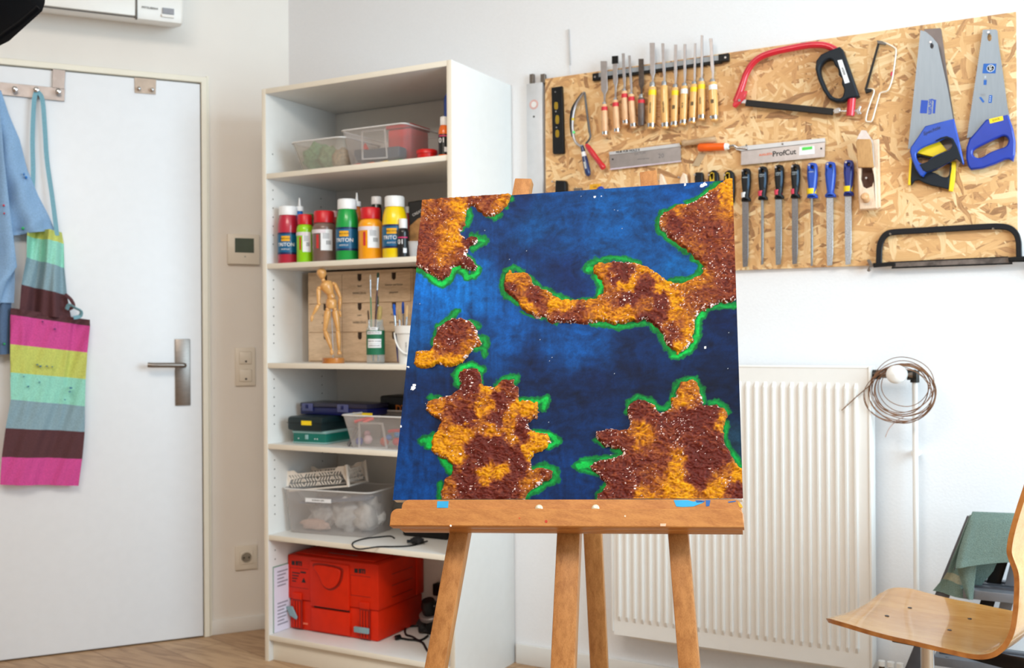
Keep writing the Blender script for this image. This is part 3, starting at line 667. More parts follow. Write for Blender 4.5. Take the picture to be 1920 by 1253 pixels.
# brush jar
F = FF(703, 678.5, Z3, .0); s = mpp(F.o)
jc = F.P(702, 678.5)+Zh*.035; jc.z = Z3; r_ = 17.2*s
jar = thing('brush_jar', 'glass jar with green and white labels packed with paint brushes', 'jar', jc)
Mg = plastic_clear('jar_glass', (225, 232, 230), .12, .05)
hh = 83*s
lathe('glass', jc, (0, 0, 1), [(0, r_*.9), (.003, r_), (hh*.78, r_), (hh*.88, r_*.84), (hh, r_*.86), (hh, r_*.80), (hh*.86, r_*.78), (hh*.76, r_*.93), (.006, r_*.93), (.005, 0)], Mg, jar, 32)
lathe('green_label', jc+V(0, 0, hh*.20), (0, 0, 1), [(0, r_+.0005), (46*s, r_+.0005)], mat('green_paper', (18, 108, 72), .6), jar, 32)
cy = Cyl(jc, r_)
for a_, b_, c_, d_, tx in ((-.5, .35, .755, .825, 'PINSEL'), (-.95, .80, .665, .735, 'BORSTEN-PINSEL'), (-.8, .75, .455, .56, 'NUR MIT WASSER'), (-.8, .75, .36, .45, 'AUSWASCHEN')):
    cylpatch('paper_strip', cy, a_*r_, b_*r_, hh*c_, hh*d_, .0014, M_label, jar)
    text(tx, cy, (a_+b_)/2*r_, hh*(c_+d_)/2, .0016, .0055, M_ink, jar)
M_br = {'navy': (20, 40, 110), 'maroon': (70, 24, 34), 'green': (30, 130, 84), 'natural': (206, 160, 100), 'orange': (226, 140, 30), 'black': (24, 24, 26)}
G_BR = 'paint brushes standing in jars on the shelf'
def brush(label, base, tip, rl, handle, hair, hl=.22, fl=.2, rw=None, flat=.5):
    A, B = Vector(base), Vector(tip); L = (B-A).length; d = (B-A).normalized(); rw = rw or rl*1.6
    t = thing('paint_brush', label, 'paint brush', A, G_BR)
    h0 = L*(1-hl-fl)
    lathe('handle', A, d, [(0, rl*.5), (h0*.3, rl*.7), (h0*.85, rl), (h0, rl*.8)], mat('brushhandle_'+handle, M_br[handle], .25, coat=.4), t, 12)
    lathe('ferrule', A+d*h0, d, [(0, rl*.85), (L*fl, rw*.8)], M_chrome, t, 14, side=Rh, sx=1)
    hm = mat('hair_%d_%d' % hair[:2], hair, .8, noise=.25, scale=300, stretch=(1, 1, .1))
    lathe('bristles', A+d*(h0+L*fl), d, [(0, rw*.8), (L*hl*.5, rw), (L*hl*.9, rw*.8), (L*hl, rw*.35)], hm, t, 14)
def bjar(x0, x1, y1, lbl, rl, hd, hair, hl, fl, rw, w0=-.03):
    b = F.P(x0, 674, w0); b.z = Z3+.008; brush(lbl, b, F.P(x1, y1, w0+(.0 if x1 > 700 else -.006)), rl, hd, hair, hl, fl, rw)
bjar(698, 694, 515, 'slim brush with teal green handle and pale bristles rising from the glass jar', .0022, 'green', (190, 176, 160), .06, .20, .0035)
bjar(700, 709, 511, 'tall maroon brush with dark green bristles in the glass jar, highest of all', .0035, 'maroon', (34, 66, 52), .06, .14, .0045)
bjar(705, 713, 574, 'wide brush with thick beige bristles in the glass jar', .004, 'natural', (184, 160, 98), .28, .18, .0085, -.025)
bjar(697, 690, 582, 'small brush with dark brown bristles at the left of the glass jar', .0022, 'orange', (72, 52, 36), .2, .2, .003, -.028)
bjar(709, 708, 555, 'thin black brush half hidden between the jar brushes', .003, 'black', (60, 84, 50), .14, .2, .004, -.042)
# white bucket
F = FF(765, 678, Z3, .0); s = mpp(F.o); bc_ = F.P(765, 678)+Zh*.05; bc_.z = Z3; r_ = 27*s; hh = 72*s
bk = thing('white_bucket', 'white plastic bucket of brushes partly hidden by the painting', 'bucket', bc_)
lathe('bucket_body', bc_, (0, 0, 1), [(0, r_*.72), (hh*.8, r_*.9), (hh*.8, r_*1.02), (hh, r_*1.05), (hh, r_*.98), (.004, r_*.68), (.0035, 0)], M_whitepl, bk, 36)
hp = [bc_+Rh*math.sin(a_)*r_*1.04-Zh*math.cos(a_)*r_*1.08+V(0, 0, hh*(.82-.55*max(0, math.sin((a_+1.4)/2.8*pi)))) for a_ in np.linspace(-1.4, 1.4, 14)]
tube('bucket_handle', hp, .003, M_whitepl, bk, 8, flat=.5)
cy = Cyl(bc_, r_*.84)
for k in range(9): cylpatch('print_line', cy, .02, .034, hh*(.1+k*.07), hh*(.13+k*.07), .005, mat('grey_print', (130, 130, 135), .6), bk, 3)
text('INHALT 1000 ML', Cyl(bc_, r_*.8), -.006, hh*.4, .004, .006, mat('grey_print', (130, 130, 135), .6), bk, rot=pi/2)
def bbk(x0, x1, y1, lbl, hd, hair, rw, w0): 
    b = F.P(x0, 670, w0); b.z = Z3+.006; brush(lbl, b, F.P(x1, y1, w0), .0035, hd, hair, .2, .28, rw)
bbk(746, 738.5, 570, 'flat brush with bright blue bristles leaning left in the white bucket', 'navy', (20, 84, 180), .0055, -.045)
bbk(757, 755.5, 566, 'second flat blue brush upright in the white bucket', 'natural', (14, 70, 160), .0048, -.06)
bbk(757, 764, 573, 'brush with pale natural bristles in the white bucket', 'orange', (226, 190, 140), .0045, -.04)
bbk(752, 748, 580, 'brush with pale bristles and green handle in the white bucket', 'green', (200, 170, 120), .004, -.055)
# ---------------- fourth shelf
Z4 = ZS[2]
def fr_at(px, py, z, deg=0.):
    o = atz(px, py, z); a = math.radians(deg)
    return Frame(o, (math.cos(a), math.sin(a), 0), (0, 0, 1), (math.sin(a), -math.cos(a), 0))
F = fr_at(549, 831.2, Z4, 4)
t = thing('small_case', 'small teal plastic case with pale rim at the bottom of the case stack', 'case', F.pt(.07, 0, -.08))
M_teal = mat('teal_plastic', (12, 110, 96), .4); M_tealp = mat('pale_teal_plastic', (140, 178, 176), .5)
box('case_body', F, 0, .142, .0005, .040, -.17, 0, M_teal, t, .006)
box('case_lid', F, -.002, .144, .036, .046, -.172, .002, M_tealp, t, .004)
box('case_foot_rim', F, -.001, .143, .0005, .007, -.171, .001, M_tealp, t, .003)
box('latch', F, .055, .068, .016, .032, 0, .004, M_tealp, t, .001)
for x in (.025, .095, .105): lathe('rivet', F.pt(x, .018, 0), F.n, [(0, .0022), (.0012, .0018)], M_label, t, 10)
F2 = fr_at(549, 831.2, Z4, 2); zt = .046
uu, vv = F2.uv(538, 808, .012)
t = thing('tool_case', 'dark green-black case with a yellow sticker lying on the teal case', 'case', F2.pt(.07, zt, -.1))
box('case_body', F2, uu, uu+.152, zt, zt+.050, -.2, .012, mat('green_black_plastic', (12, 34, 38), .38), t, .010)
box('case_seam', F2, uu-.0006, uu+.1526, zt+.027, zt+.0285, -.2006, .0126, M_black, t)
a, b = F2.uv(565, 789, .012), F2.uv(584, 798, .012)
box('yellow_sticker', F2, a[0], b[0], b[1], a[1], .0118, .0128, M_yellow, t)
F3 = Frame(SF.pt(0, 0, -.14), (1, 0, 0), (0, 0, 1), (0, -1, 0)); zc = Z4+zt+.0505
ua = F3.uv(563, 770)[0]; ub = ua+.30
t = thing('flat_toolbox', 'flat navy toolbox with grey clasps lying on top of the case stack', 'toolbox', F3.pt(ua+.1, zc, -.06))
M_nvp = mat('navy_plastic', (18, 24, 84), .35); M_gcl = mat('grey_clasp', (84, 88, 132), .4)
box('box_base', F3, ua, ub, zc, zc+.026, -.14, 0, M_nvp, t, .004)
box('box_lid', F3, ua, ub, zc+.026, zc+.042, -.14, .002, mat('smoked_lid', (46, 44, 66), .3), t, .004)
for x in (.03, .19):
    c = box('clasp', F3, ua+x-.018, ua+x+.03, zc+.012, zc+.04, 0, .006, M_gcl, t, .002)
    box('clasp_button', F3, ua+x, ua+x+.012, zc+.022, zc+.036, .006, .0085, M_nvp, c, .001)
a, b = F3.uv(660.5, 765, .006), F3.uv(696.5, 770, .006)
box('yellow_sticker', F3, a[0], b[0], zc+.004, zc+.013, .0, .0028, M_yellow, t)
t = thing('power_tool_case', 'black case with orange lettering standing behind the clear box', 'case', SF.pt(ub+.09, Z4, -.3))
F4 = Frame(SF.pt(0, 0, -.268), (1, 0, 0), (0, 0, 1), (0, -1, 0))
box('case_body', F4, ub-.04, .765, Z4+.0005, zc+.066, -.115, 0, M_black, t, .008)
text('DT', F4, ub+.03, zc+.02, .001, .035, mat('orange_print', (190, 110, 30), .5), t, align='LEFT', bold=.001)
tub_u0, tub_v = SF.uv(639, 777, -.02); 
tb = tub('storage_tub', 'clear plastic tub of coloured balls at the right of the fourth shelf', 'storage tub', SF, tub_u0, tub_u0+.29, Z4, tub_v-Z4, -.26, -.02, CL, .16)
q = lambda x, y: (490+x/6.194, 680+y/6.194)
prism('label_holder', [q(1125, 690), q(1410, 700), q(1465, 1005), q(1125, 990)], SF, -.041, -.038, plastic_clear('frosted_rim2', (226, 222, 220), .35), tb, holes=[[q(1145, 712), q(1393, 720), q(1440, 985), q(1145, 975)]])
for i, (x, y, r_, cc, w_, nm) in enumerate([(1140, 935, 46, (44, 70, 170), -.075, 'blue'), (1240, 895, 52, (226, 190, 196), -.08, 'pale pink'), (1230, 830, 40, (200, 150, 160), -.12, 'dusty pink'), (1480, 870, 36, (60, 120, 190), -.09, 'light blue'), (1430, 955, 52, (200, 80, 50), -.085, 'orange red'), (1575, 840, 36, (50, 140, 200), -.10, 'sky blue'), (1570, 920, 46, (196, 40, 60), -.09, 'dark red')]):
    rr = r_/6.194*.00186; p = SF.P(*q(x, y), w_); p.z = max(p.z, Z4+rr+.004)
    o = lathe('craft_ball', p-V(0, 0, rr), (0, 0, 1), [(rr*(1-math.cos(k*pi/10)), rr*math.sin(k*pi/10)) for k in range(11)], mat('ball_%d' % i, cc, .5), None, 20, 80)
    tag(o, '%s ball inside the clear tub on the fourth shelf' % nm, 'ball', 'balls in the clear tub')
p0, p1 = SF.P(*q(1080, 690), -.07), SF.P(*q(1290, 640), -.11)
for nm, A, B, cc, lb in (('toy_rod', p0, p1, (206, 40, 50), 'upper red rod lying in the clear tub of balls'), ('toy_rod', SF.P(*q(1180, 700), -.06), SF.P(*q(1300, 650), -.09), (220, 70, 70), 'lighter red rod below the upper one in the clear tub of balls'), ('toy_rod', SF.P(*q(1480, 800), -.07), SF.P(*q(1600, 790), -.07), (206, 40, 60), 'red rod at the right end of the clear tub of balls'), ('plastic_strip', SF.P(*q(1010, 965), -.05), SF.P(*q(1110, 760), -.08), (96, 92, 92), 'dark grey strip leaning at the left of the clear tub of balls')):
    o = tube(nm, [A, A.lerp(B, .5)+V(0, 0, .001), B], .0055, mat(nm+lb[:4], cc, .5), None, 10); tag(o, lb, 'toy')

# ---------------- fifth shelf
Z5 = ZS[1]
F = fr_at(542.5, 998, Z5, 7)
w5 = .345
uL5, vT5 = F.uv(532, 914, 0)
h5 = vT5-0
CL5 = plastic_clear('frosted_polypropylene', (216, 208, 204), .17, .3)
tub('storage_tub', 'large clear tub of white bags with a lattice crate on top on the fifth shelf', 'storage tub', F, uL5, uL5+.357, .0003, h5, -.20, .012, CL5, .09, rnd=.03)
for i, (x, y, rr, cc, lb, sx) in enumerate([(.10, .055, .042, (214, 210, 208), 'pale bag bundle at the left inside the large clear tub', (1.5, .8, 1.0)), (.20, .062, .05, (205, 203, 202), 'grey white bag in the middle of the large clear tub', (1.2, 1, 1.1)), (.28, .066, .052, (222, 218, 214), 'big white bag at the right of the large clear tub', (1, .9, 1.1)), (.085, .026, .022, (222, 184, 168), 'pinkish paper bundle at the bottom left of the large clear tub', (3, .6, .9))]):
    p = F.pt(x, y, -.08 if i < 3 else -.04); o = lump('packing_bag', p, rr, mat('bag_%d' % i, cc, .6, noise=.12, scale=60, bump=.4), None, .45, (sx[0], sx[1], sx[2]), i*3)
    tag(o, lb, 'bag')
o = prism_uv('cardboard_sheet', [(.03, .10), (.30, .125), (.30, .131), (.03, .106)], F, -.14, -.02, mat('blue_grey_sheet', (110, 126, 150), .7), None, smooth=None)
tag(o, 'blue grey sheet lying tilted on the bags in the large clear tub', 'sheet')
lu = F.uv(576, 935, .0)[0]; lu2 = F.uv(624, 940, .0)[0]; lv_ = F.uv(600, 938, 0)[1]; tub5 = [o_ for o_ in bpy.data.objects if o_.get('label', '').startswith('large clear tub')][0]
box('name_label', F, lu, lu2, lv_-.007, lv_+.007, .011, .0125, M_label, tub5)
text('FORMEN GIPS', F, (lu+lu2)/2, lv_, .0126, .008, M_ink, tub5)
# lattice crate, tipped
q5 = lambda x, y: (490+x/5.333, 850+y/5.333)
A = F.P(*q5(262, 380), -.03); B = F.P(*q5(872, 330), -.03)
cr = thing('lattice_crate', 'white plastic lattice crate tipped inside the large clear tub', 'crate', A)
exc = (B-A).normalized(); nC = (F.n-exc*F.n.dot(exc)).normalized(); eyc = nC.cross(exc)
if eyc.z < 0: eyc = -eyc
KF = Frame(A, exc, eyc, nC); Lc = (B-A).length; Hc = .072
M_cr = mat('crate_plastic', (240, 230, 218), .45)
def lattice(name, fr, L, H, par):
    holes = []
    for j in range(3):
        for i in range(int((L-.03)/.012)):
            x0 = .016+i*.012; y0 = .012+j*.016; s = .004 if (i//5+j) % 2 else -.004
            holes.append([(x0-s, y0), (x0+.005-s, y0), (x0+.005+s, y0+.012), (x0+s, y0+.012)])
    top = [(0, 0), (L, 0), (L, H), (L*.86, H), (L*.8, H-.012), (L*.2, H-.012), (L*.14, H), (0, H)]
    return prism_uv(name, top, fr, -.0025, 0, M_cr, par, holes)
lattice('crate_side', KF, Lc, Hc, cr)
K2 = Frame(KF.pt(Lc, 0, 0), -nC, eyc, exc); lattice('crate_side', K2, .13, Hc, cr)
K3 = Frame(KF.pt(0, 0, -.13), exc, eyc, nC); lattice('crate_side', K3, Lc, Hc, cr)
K4 = Frame(KF.pt(0, 0, 0), -nC, eyc, -exc); lattice('crate_side', K4, .13, Hc, cr)
for a_, b_ in ((0, 0), (Lc, 0), (0, -.13), (Lc, -.13)): tube('corner_post', [KF.pt(a_, -.002, b_), KF.pt(a_, Hc+.004, b_)], .006, M_cr, cr, 10)
for (a_, b_, c_, d_) in ((0, 0, Lc, 0), (0, -.13, Lc, -.13), (Lc, 0, Lc, -.13), (0, 0, 0, -.13)): tube('crate_rail', [KF.pt(a_, 0, b_), KF.pt(c_, 0, d_)], .0035, M_cr, cr, 8)
dv = thing('black_appliance', 'black appliance box behind the easel ledge on the fifth shelf', 'appliance', SF.pt(.6, Z5, -.2))
Fd = fr_at(838, 1014, Z5, 0)
box('appliance_body', Fd, -.185, .0, .0005, .12, -.14, .0, M_black, dv, .008)
lathe('rubber_knob', Fd.pt(-.09, .05, 0), Fd.n, [(0, .014), (.012, .013), (.0121, 0)], mat('rubber', (30, 30, 32), .8), dv, 20)
pts = [(1330, 850), (1290, 830), (1180, 838), (1060, 850), (980, 868), (925, 890), (908, 915), (930, 945), (980, 960), (1060, 952), (1180, 936), (1300, 935), (1450, 930), (1540, 917), (1600, 895), (1660, 880)]
pp = [atz(*q5(x, y), Z5+.003) for x, y in pts]
cd_ = tube('power_cord', curve3(pp, 6), .0026, M_black, dv, 8)
a_ = atz(*q5(1500, 880), Z5+.012); b_ = atz(*q5(1640, 868), Z5+.012)
lump('cable_bundle', a_.lerp(b_, .4), .017, mat('rubber', (30, 30, 32), .8), cd_, .5, (1.4, 1, .7), 5)
tube('plug', [a_, a_.lerp(b_, -.3)], .006, M_black, cd_, 8)

# ---------------- bottom shelf
Z6 = ZS[0]
F = fr_at(540.4, 1178.7, Z6, 0.9)
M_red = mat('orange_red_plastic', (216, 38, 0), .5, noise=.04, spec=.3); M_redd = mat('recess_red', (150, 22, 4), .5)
sy = thing('systainer_case', 'two-part orange red stackable tool case on the bottom shelf', 'tool case', F.pt(.197, 0, -.14))
Hs = .268; hm_ = .108; Wd = .394
box('case_base', F, .004, Wd-.004, .0008, hm_, -.285, -.006, M_red, sy, .006)
box('case_lid', F, -.002, Wd+.002, hm_, Hs, -.29, .0, M_red, sy, .007)
box('centre_panel', F, .105, .275, hm_-.012, Hs-.012, -.004, .007, M_red, sy, .005)
box('centre_panel', F, .105, .275, .008, hm_-.02, -.008, .002, M_red, sy, .004)
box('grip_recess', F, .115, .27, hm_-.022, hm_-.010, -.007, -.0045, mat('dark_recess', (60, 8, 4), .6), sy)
handle_out = smoothpoly([(.122, Hs-.02), (.24, Hs-.022), (.252, Hs-.05), (.235, Hs-.088), (.20, Hs-.108), (.168, Hs-.098), (.145, Hs-.06)], 4)
hin = [(.187+(x-.187)*.86, Hs-.058+(y-Hs+.058)*.86) for x, y in handle_out]
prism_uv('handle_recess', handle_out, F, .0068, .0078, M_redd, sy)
prism_uv('carry_handle', hin, F, .0078, .016, M_red, sy, bevel=.003)
for x0, tx in ((.014, 'BTI'), (.292, 'BTI')):
    text('\u25a0', F, x0+.010, Hs-.03, .0003, .022, M_ink, sy) if False else box('logo_square', F, x0+.004, x0+.018, Hs-.037, Hs-.022, -.001, .0006, M_ink, sy)
    text('BTI', F, x0+.022, Hs-.0295, .0006, .020, M_ink, sy, align='LEFT', bold=.0012)
for x0 in (.008, .278):
    for (a_, b_) in ((.045, .047), (.115, .117)): box('panel_line', F, x0, x0+.085, Hs-b_, Hs-a_, -.001, .0006, M_redd, sy)
    box('panel_line', F, x0, x0+.0015, Hs-.115, Hs-.045, -.001, .0006, M_redd, sy)
for k in range(4): box('print_line', F, .02, .055-.006*k, Hs-.066-k*.010, Hs-.062-k*.010, -.001, .0006, M_ink, sy)
prism_uv('warning_triangle', [(.062, Hs-.095), (.082, Hs-.095), (.072, Hs-.078)], F, -.001, .0006, M_ink, sy)
box('print_line', F, .058, .082, Hs-.062, Hs-.056, -.001, .0006, M_ink, sy)
for x0, tilt in ((.022, 1), (.318, 0)):
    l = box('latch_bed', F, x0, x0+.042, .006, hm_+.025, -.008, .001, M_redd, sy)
    for k in range(3): box('latch_rib', F, x0+.006+k*.012, x0+.010+k*.012, .01, hm_-.004, .0, .004, M_red, l)
    box('latch_head', F, x0, x0+.042, hm_+.002, hm_+.026, -.002, .005, M_red, l, .003)
M_latch = mat('grey_latch', (132, 158, 164), .45)
prism_uv('latch_lever', [(.000, .082), (.028, .085), (.050, .048), (.046, .040), (.016, .052)], F, .006, .013, M_latch, sy, bevel=.002)
box('latch_lever', F, .300, .362, .028, .048, .004, .014, M_latch, sy, .003)
box('side_rib', F, Wd-.001, Wd+.006, hm_+.004, Hs-.01, -.275, -.235, M_red, sy, .003)
box('lid_rim', F, .02, Wd-.03, Hs, Hs+.006, -.26, -.02, M_red, sy, .003)
for k in range(3): box('panel_line', F, Wd-.001, Wd+.0035, Hs-.05-k*.04, Hs-.048-k*.04, -.21, -.08, M_redd, sy)
text('STORAGE SYSTEM', Frame(F.pt(.2, Hs+.0062, -.06), F.ex, -F.n, (0, 0, 1)), 0, 0, .0004, .016, mat('grey_print', (130, 130, 135), .6), sy)
box('print_line', F, .06, .085, .022, .028, -.007, -.0054, mat('pale_red_print', (236, 120, 90), .5), sy)
# papers against the left panel
pa = thing('paper_stack', 'printed papers standing upright against the left side of the bottom shelf', 'papers', SF.pt(.03, Z6, -.1))
PF = Frame(SF.pt(.0195, Z6, 0), V(0, 1, 0), (0, 0, 1), (1, 0, 0))
box('paper_sheets', PF, .025, .30, .001, .232, 0, .004, mat('paper', (226, 222, 236), .8, noise=.01), pa)
box('folder', PF, .022, .30, .001, .236, -.0012, 0, mat('green_folder', (120, 150, 130), .6), pa)
for r_ in range(16):
    if 4 < r_ < 9: continue
    for k in range(3): box('print_line', PF, .04+k*.07, .095+k*.07-(r_*7 % 3)*.01, .212-r_*.0125, .217-r_*.0125, .0039, .0044, mat('grey_print2', (150, 146, 160), .7), pa)
# angle grinder
q6 = lambda x, y: (490+x/5.157, 1010+y/5.157)
Fg = fr_at(*q6(1640, 940), Z6, 0)
g = thing('angle_grinder', 'black angle grinder with a grey disc on the bottom shelf behind the easel leg', 'power tool', Fg.o)
tube('grinder_body', curve3([Fg.pt(-.02, .10, -.14), Fg.pt(.0, .085, -.08), Fg.pt(.01, .05, -.02), Fg.pt(.02, .03, .01)], 5), .03, M_black, g, 16)
gc = Fg.P(*q6(1645, 760), -.01)
gx = (CR*.0+V(0, 0, 1)+V(0, -.35, 0)).normalized()
lathe('grinding_disc', gc, gx, [(0, .034), (.002, .041), (.014, .042), (.018, .038), (.018, 0)], mat('grey_guard', (120, 112, 110), .4, .3), g, 30)
lathe('gear_head', gc+gx*.018, gx, [(0, .026), (.03, .03), (.05, .022), (.0501, 0)], M_black, g, 20)
box('grinder_switch', Fg, -.06, .0, .11, .155, -.16, -.10, M_black, g, .006)
for k in range(3): lathe('chrome_bolt', Fg.P(*q6(1590+k*40, 650+k*2), .012), Fg.n, [(0, .0035), (.004, .003)], M_chrome, g, 10)
pp = [atz(*q6(x, y), Z6+.004) for x, y in [(1640, 880), (1560, 850), (1430, 850), (1390, 880), (1400, 930), (1460, 950), (1520, 985), (1570, 970), (1610, 940)]]
tube('cable', curve3(pp, 6), .0038, M_black, g, 8)
pp = [atz(*q6(x, y), Z6+.004) for x, y in [(1300, 975), (1340, 965), (1420, 978), (1500, 985), (1560, 1010), (1590, 1060), (1610, 1090)]]
tube('cable', curve3(pp, 6), .004, M_black, g, 8)
tube('plug', [pp[0]+V(0, 0, .005), pp[1]+V(0, 0, .005)], .009, M_black, g, 12)
for s in (-1, 1): tube('plug_pin', [pp[0]+V(0, s*.004, .005), pp[0]+V(-.014, s*.004, .005)], .0018, M_chrome, g, 8)
lump('cable_bundle', Fg.pt(-.03, .03, -.03), .04, mat('rubber', (30, 30, 32), .8), g, .5, (1, 1, .7), 9)
# ================================================================== TOOL BOARD
c4 = lambda x, y: (970+x/4.1775, 50+y/4.1775)
c5 = lambda x, y: (1350+x/4.177, 50+y/4.177)
c8b = lambda x, y: (1280+x/4.1775, 230+y/4.1775)
c7b = lambda x, y: (1000+x/4.8, 230+y/4.8)
c6 = lambda x, y: (1100+x/5.968, 60+y/5.968)
sa = lambda x, y: (1680+x/6.2667, 40+y/6.2667)
sb_ = lambda x, y: (1680+x/7.371, 200+y/7.371)
hk_ = lambda x, y: (1600+x/6, 400+y/6)
cm_ = lambda f, pts: [f(*p) for p in pts]
def osb_mat():
    m = bpy.data.materials.new('osb_board'); m.use_nodes = True; nt = m.node_tree; b = nt.nodes['Principled BSDF']; N = nt.nodes.new; Lk = nt.links.new
    tc = N('ShaderNodeTexCoord'); 
    wn = N('ShaderNodeTexNoise'); wn.inputs['Scale'].default_value = 9; wn.inputs['Detail'].default_value = 2
    Lk(tc.outputs['Object'], wn.inputs[0])
    wmix = N('ShaderNodeVectorMath'); wmix.operation = 'MULTIPLY_ADD'; wmix.inputs[1].default_value = (.035, .0, .035)
    Lk(wn.outputs['Color'], wmix.inputs[0]); Lk(tc.outputs['Object'], wmix.inputs[2])
    prev_p = prev_c = None
    for i, (ang, sx, sy) in enumerate([(.12, 9, 60), (.95, 11, 80), (-.75, 10, 70), (1.6, 11, 84), (-.3, 12, 95), (.5, 9, 66), (-1.2, 11, 78), (.0, 8, 52), (.3, 10, 74)]):
        mp = N('ShaderNodeMapping'); mp.inputs['Rotation'].default_value = (0, ang, 0); mp.inputs['Location'].default_value = (i*3.7, i*.3, i*1.9)
        mp.vector_type = 'TEXTURE' if False else 'POINT'
        ms = N('ShaderNodeMapping'); ms.inputs['Scale'].default_value = (sx, 1, sy)
        vo = N('ShaderNodeTexVoronoi'); vo.inputs['Scale'].default_value = 1; vo.inputs['Randomness'].default_value = 1; 
        Lk(wmix.outputs[0], mp.inputs[0]); Lk(mp.outputs[0], ms.inputs[0]); Lk(ms.outputs[0], vo.inputs[0])
        sp = N('ShaderNodeSeparateColor'); Lk(vo.outputs['Color'], sp.inputs[0])
        # fibre streaks along the strand
        ns = N('ShaderNodeTexNoise'); ns.inputs['Scale'].default_value = 3; ns.inputs['Detail'].default_value = 4
        m2 = N('ShaderNodeMapping'); m2.inputs['Scale'].default_value = (1.2, 1, 7); Lk(ms.outputs[0], m2.inputs[0]); Lk(m2.outputs[0], ns.inputs[0])
        mr = N('ShaderNodeMath'); mr.operation = 'MULTIPLY_ADD'; mr.inputs[1].default_value = .9; mr.inputs[2].default_value = -.45; Lk(ns.outputs[0], mr.inputs[0])
        ad = N('ShaderNodeMath'); ad.operation = 'ADD'; Lk(sp.outputs[1], ad.inputs[0]); Lk(mr.outputs[0], ad.inputs[1])
        if prev_p is None: prev_p, prev_c = sp.outputs[0], ad.outputs[0]
        else:
            gt = N('ShaderNodeMath'); gt.operation = 'GREATER_THAN'; Lk(sp.outputs[0], gt.inputs[0]); Lk(prev_p, gt.inputs[1])
            mc = N('ShaderNodeMix'); Lk(gt.outputs[0], mc.inputs[0]); Lk(prev_c, mc.inputs[2]); Lk(ad.outputs[0], mc.inputs[3])
            mxp = N('ShaderNodeMath'); mxp.operation = 'MAXIMUM'; Lk(sp.outputs[0], mxp.inputs[0]); Lk(prev_p, mxp.inputs[1])
            prev_p, prev_c = mxp.outputs[0], mc.outputs[0]
    cr = N('ShaderNodeValToRGB'); E_ = cr.color_ramp.elements
    E_[0].position = 0; E_[0].color = (*lin((148, 104, 66)), 1); E_[1].position = 1; E_[1].color = (*lin((244, 214, 166)), 1)
    for p_, c in ((.08, (186, 136, 90)), (.2, (210, 158, 104)), (.42, (220, 170, 112)), (.68, (228, 182, 126)), (.88, (236, 198, 146))):
        e_ = cr.color_ramp.elements.new(p_); e_.color = (*lin(c), 1)
    Lk(prev_c, cr.inputs[0]); Lk(cr.outputs[0], b.inputs['Base Color']); b.inputs['Roughness'].default_value = .6
    bp_ = N('ShaderNodeBump'); bp_.inputs['Strength'].default_value = .25; bp_.inputs['Distance'].default_value = .002; Lk(prev_c, bp_.inputs['Height']); Lk(bp_.outputs[0], b.inputs['Normal'])
    return m
# the board: traced corners on its own front plane
tl = BOARD.uv(1022, 148); trr = BOARD.uv(1905, 22); bl = BOARD.uv(1395, 504); br_ = BOARD.uv(1700, 497.5)
zb = (bl[1]+br_[1])/2
zt_ = (tl[1]+trr[1])/2
osb = prism_uv('tool_board', [(tl[0], zb), (trr[0], zb), (trr[0], trr[1]), (tl[0], tl[1])], BOARD, -.0175, 0, osb_mat())
tag(osb, 'large rectangular chipboard panel on the right wall carrying the hand tools', 'tool board')
M_nail = M_steel
def nail(par, px, py, w=.0, L=.02): 
    lathe('nail', BOARD.P(px, py, w), BOARD.n, [(0, .0016), (L, .0016), (L+.0001, .0032), (L+.0012, .003)], M_nail, par, 10)
# magnetic rail
mr_ = thing('magnetic_rail', 'long grey magnetic rail with black ends holding the chisels', 'magnetic rail', BOARD.P(*c6(800, 420)))
prism('rail_bar', cm_(c6, [(110, 458), (1500, 255), (1500, 330), (110, 525)]), BOARD, .0, .014, mat('rail_grey', (150, 156, 162), .4, .4), mr_, bevel=.001)
prism('rail_edge', cm_(c6, [(110, 508), (1500, 312), (1500, 342), (110, 536)]), BOARD, .0, .0155, M_black, mr_)
for pl_, ct in (([(62, 465), (130, 455), (130, 535), (62, 545)], (92, 503)), ([(1472, 250), (1585, 235), (1585, 320), (1472, 338)], (1552, 285))):
    e_ = prism('end_cap', cm_(c6, pl_), BOARD, 0, .017, M_black, mr_, bevel=.002)
    lathe('screw_head', BOARD.P(*c6(*ct), .017), BOARD.n, [(0, .004), (.0012, .0035)], M_chrome, e_, 14)
M_beech = wood('beech_handle', (214, 160, 112), (232, 184, 138), (14, 14, 3), .4, 3, .2)
M_beechy = wood('lacquered_handle', (224, 164, 88), (238, 186, 112), (14, 14, 3), .3, 3, .4)
M_darkw = wood('weathered_handle', (74, 58, 50), (112, 92, 82), (14, 14, 3), .5, 3, .1)
M_redb = mat('red_band', (212, 34, 50), .45); M_yb = mat('yellow_band', (244, 212, 20), .45); M_wb = mat('white_band', (236, 238, 242), .45)
S6 = 1/5.968
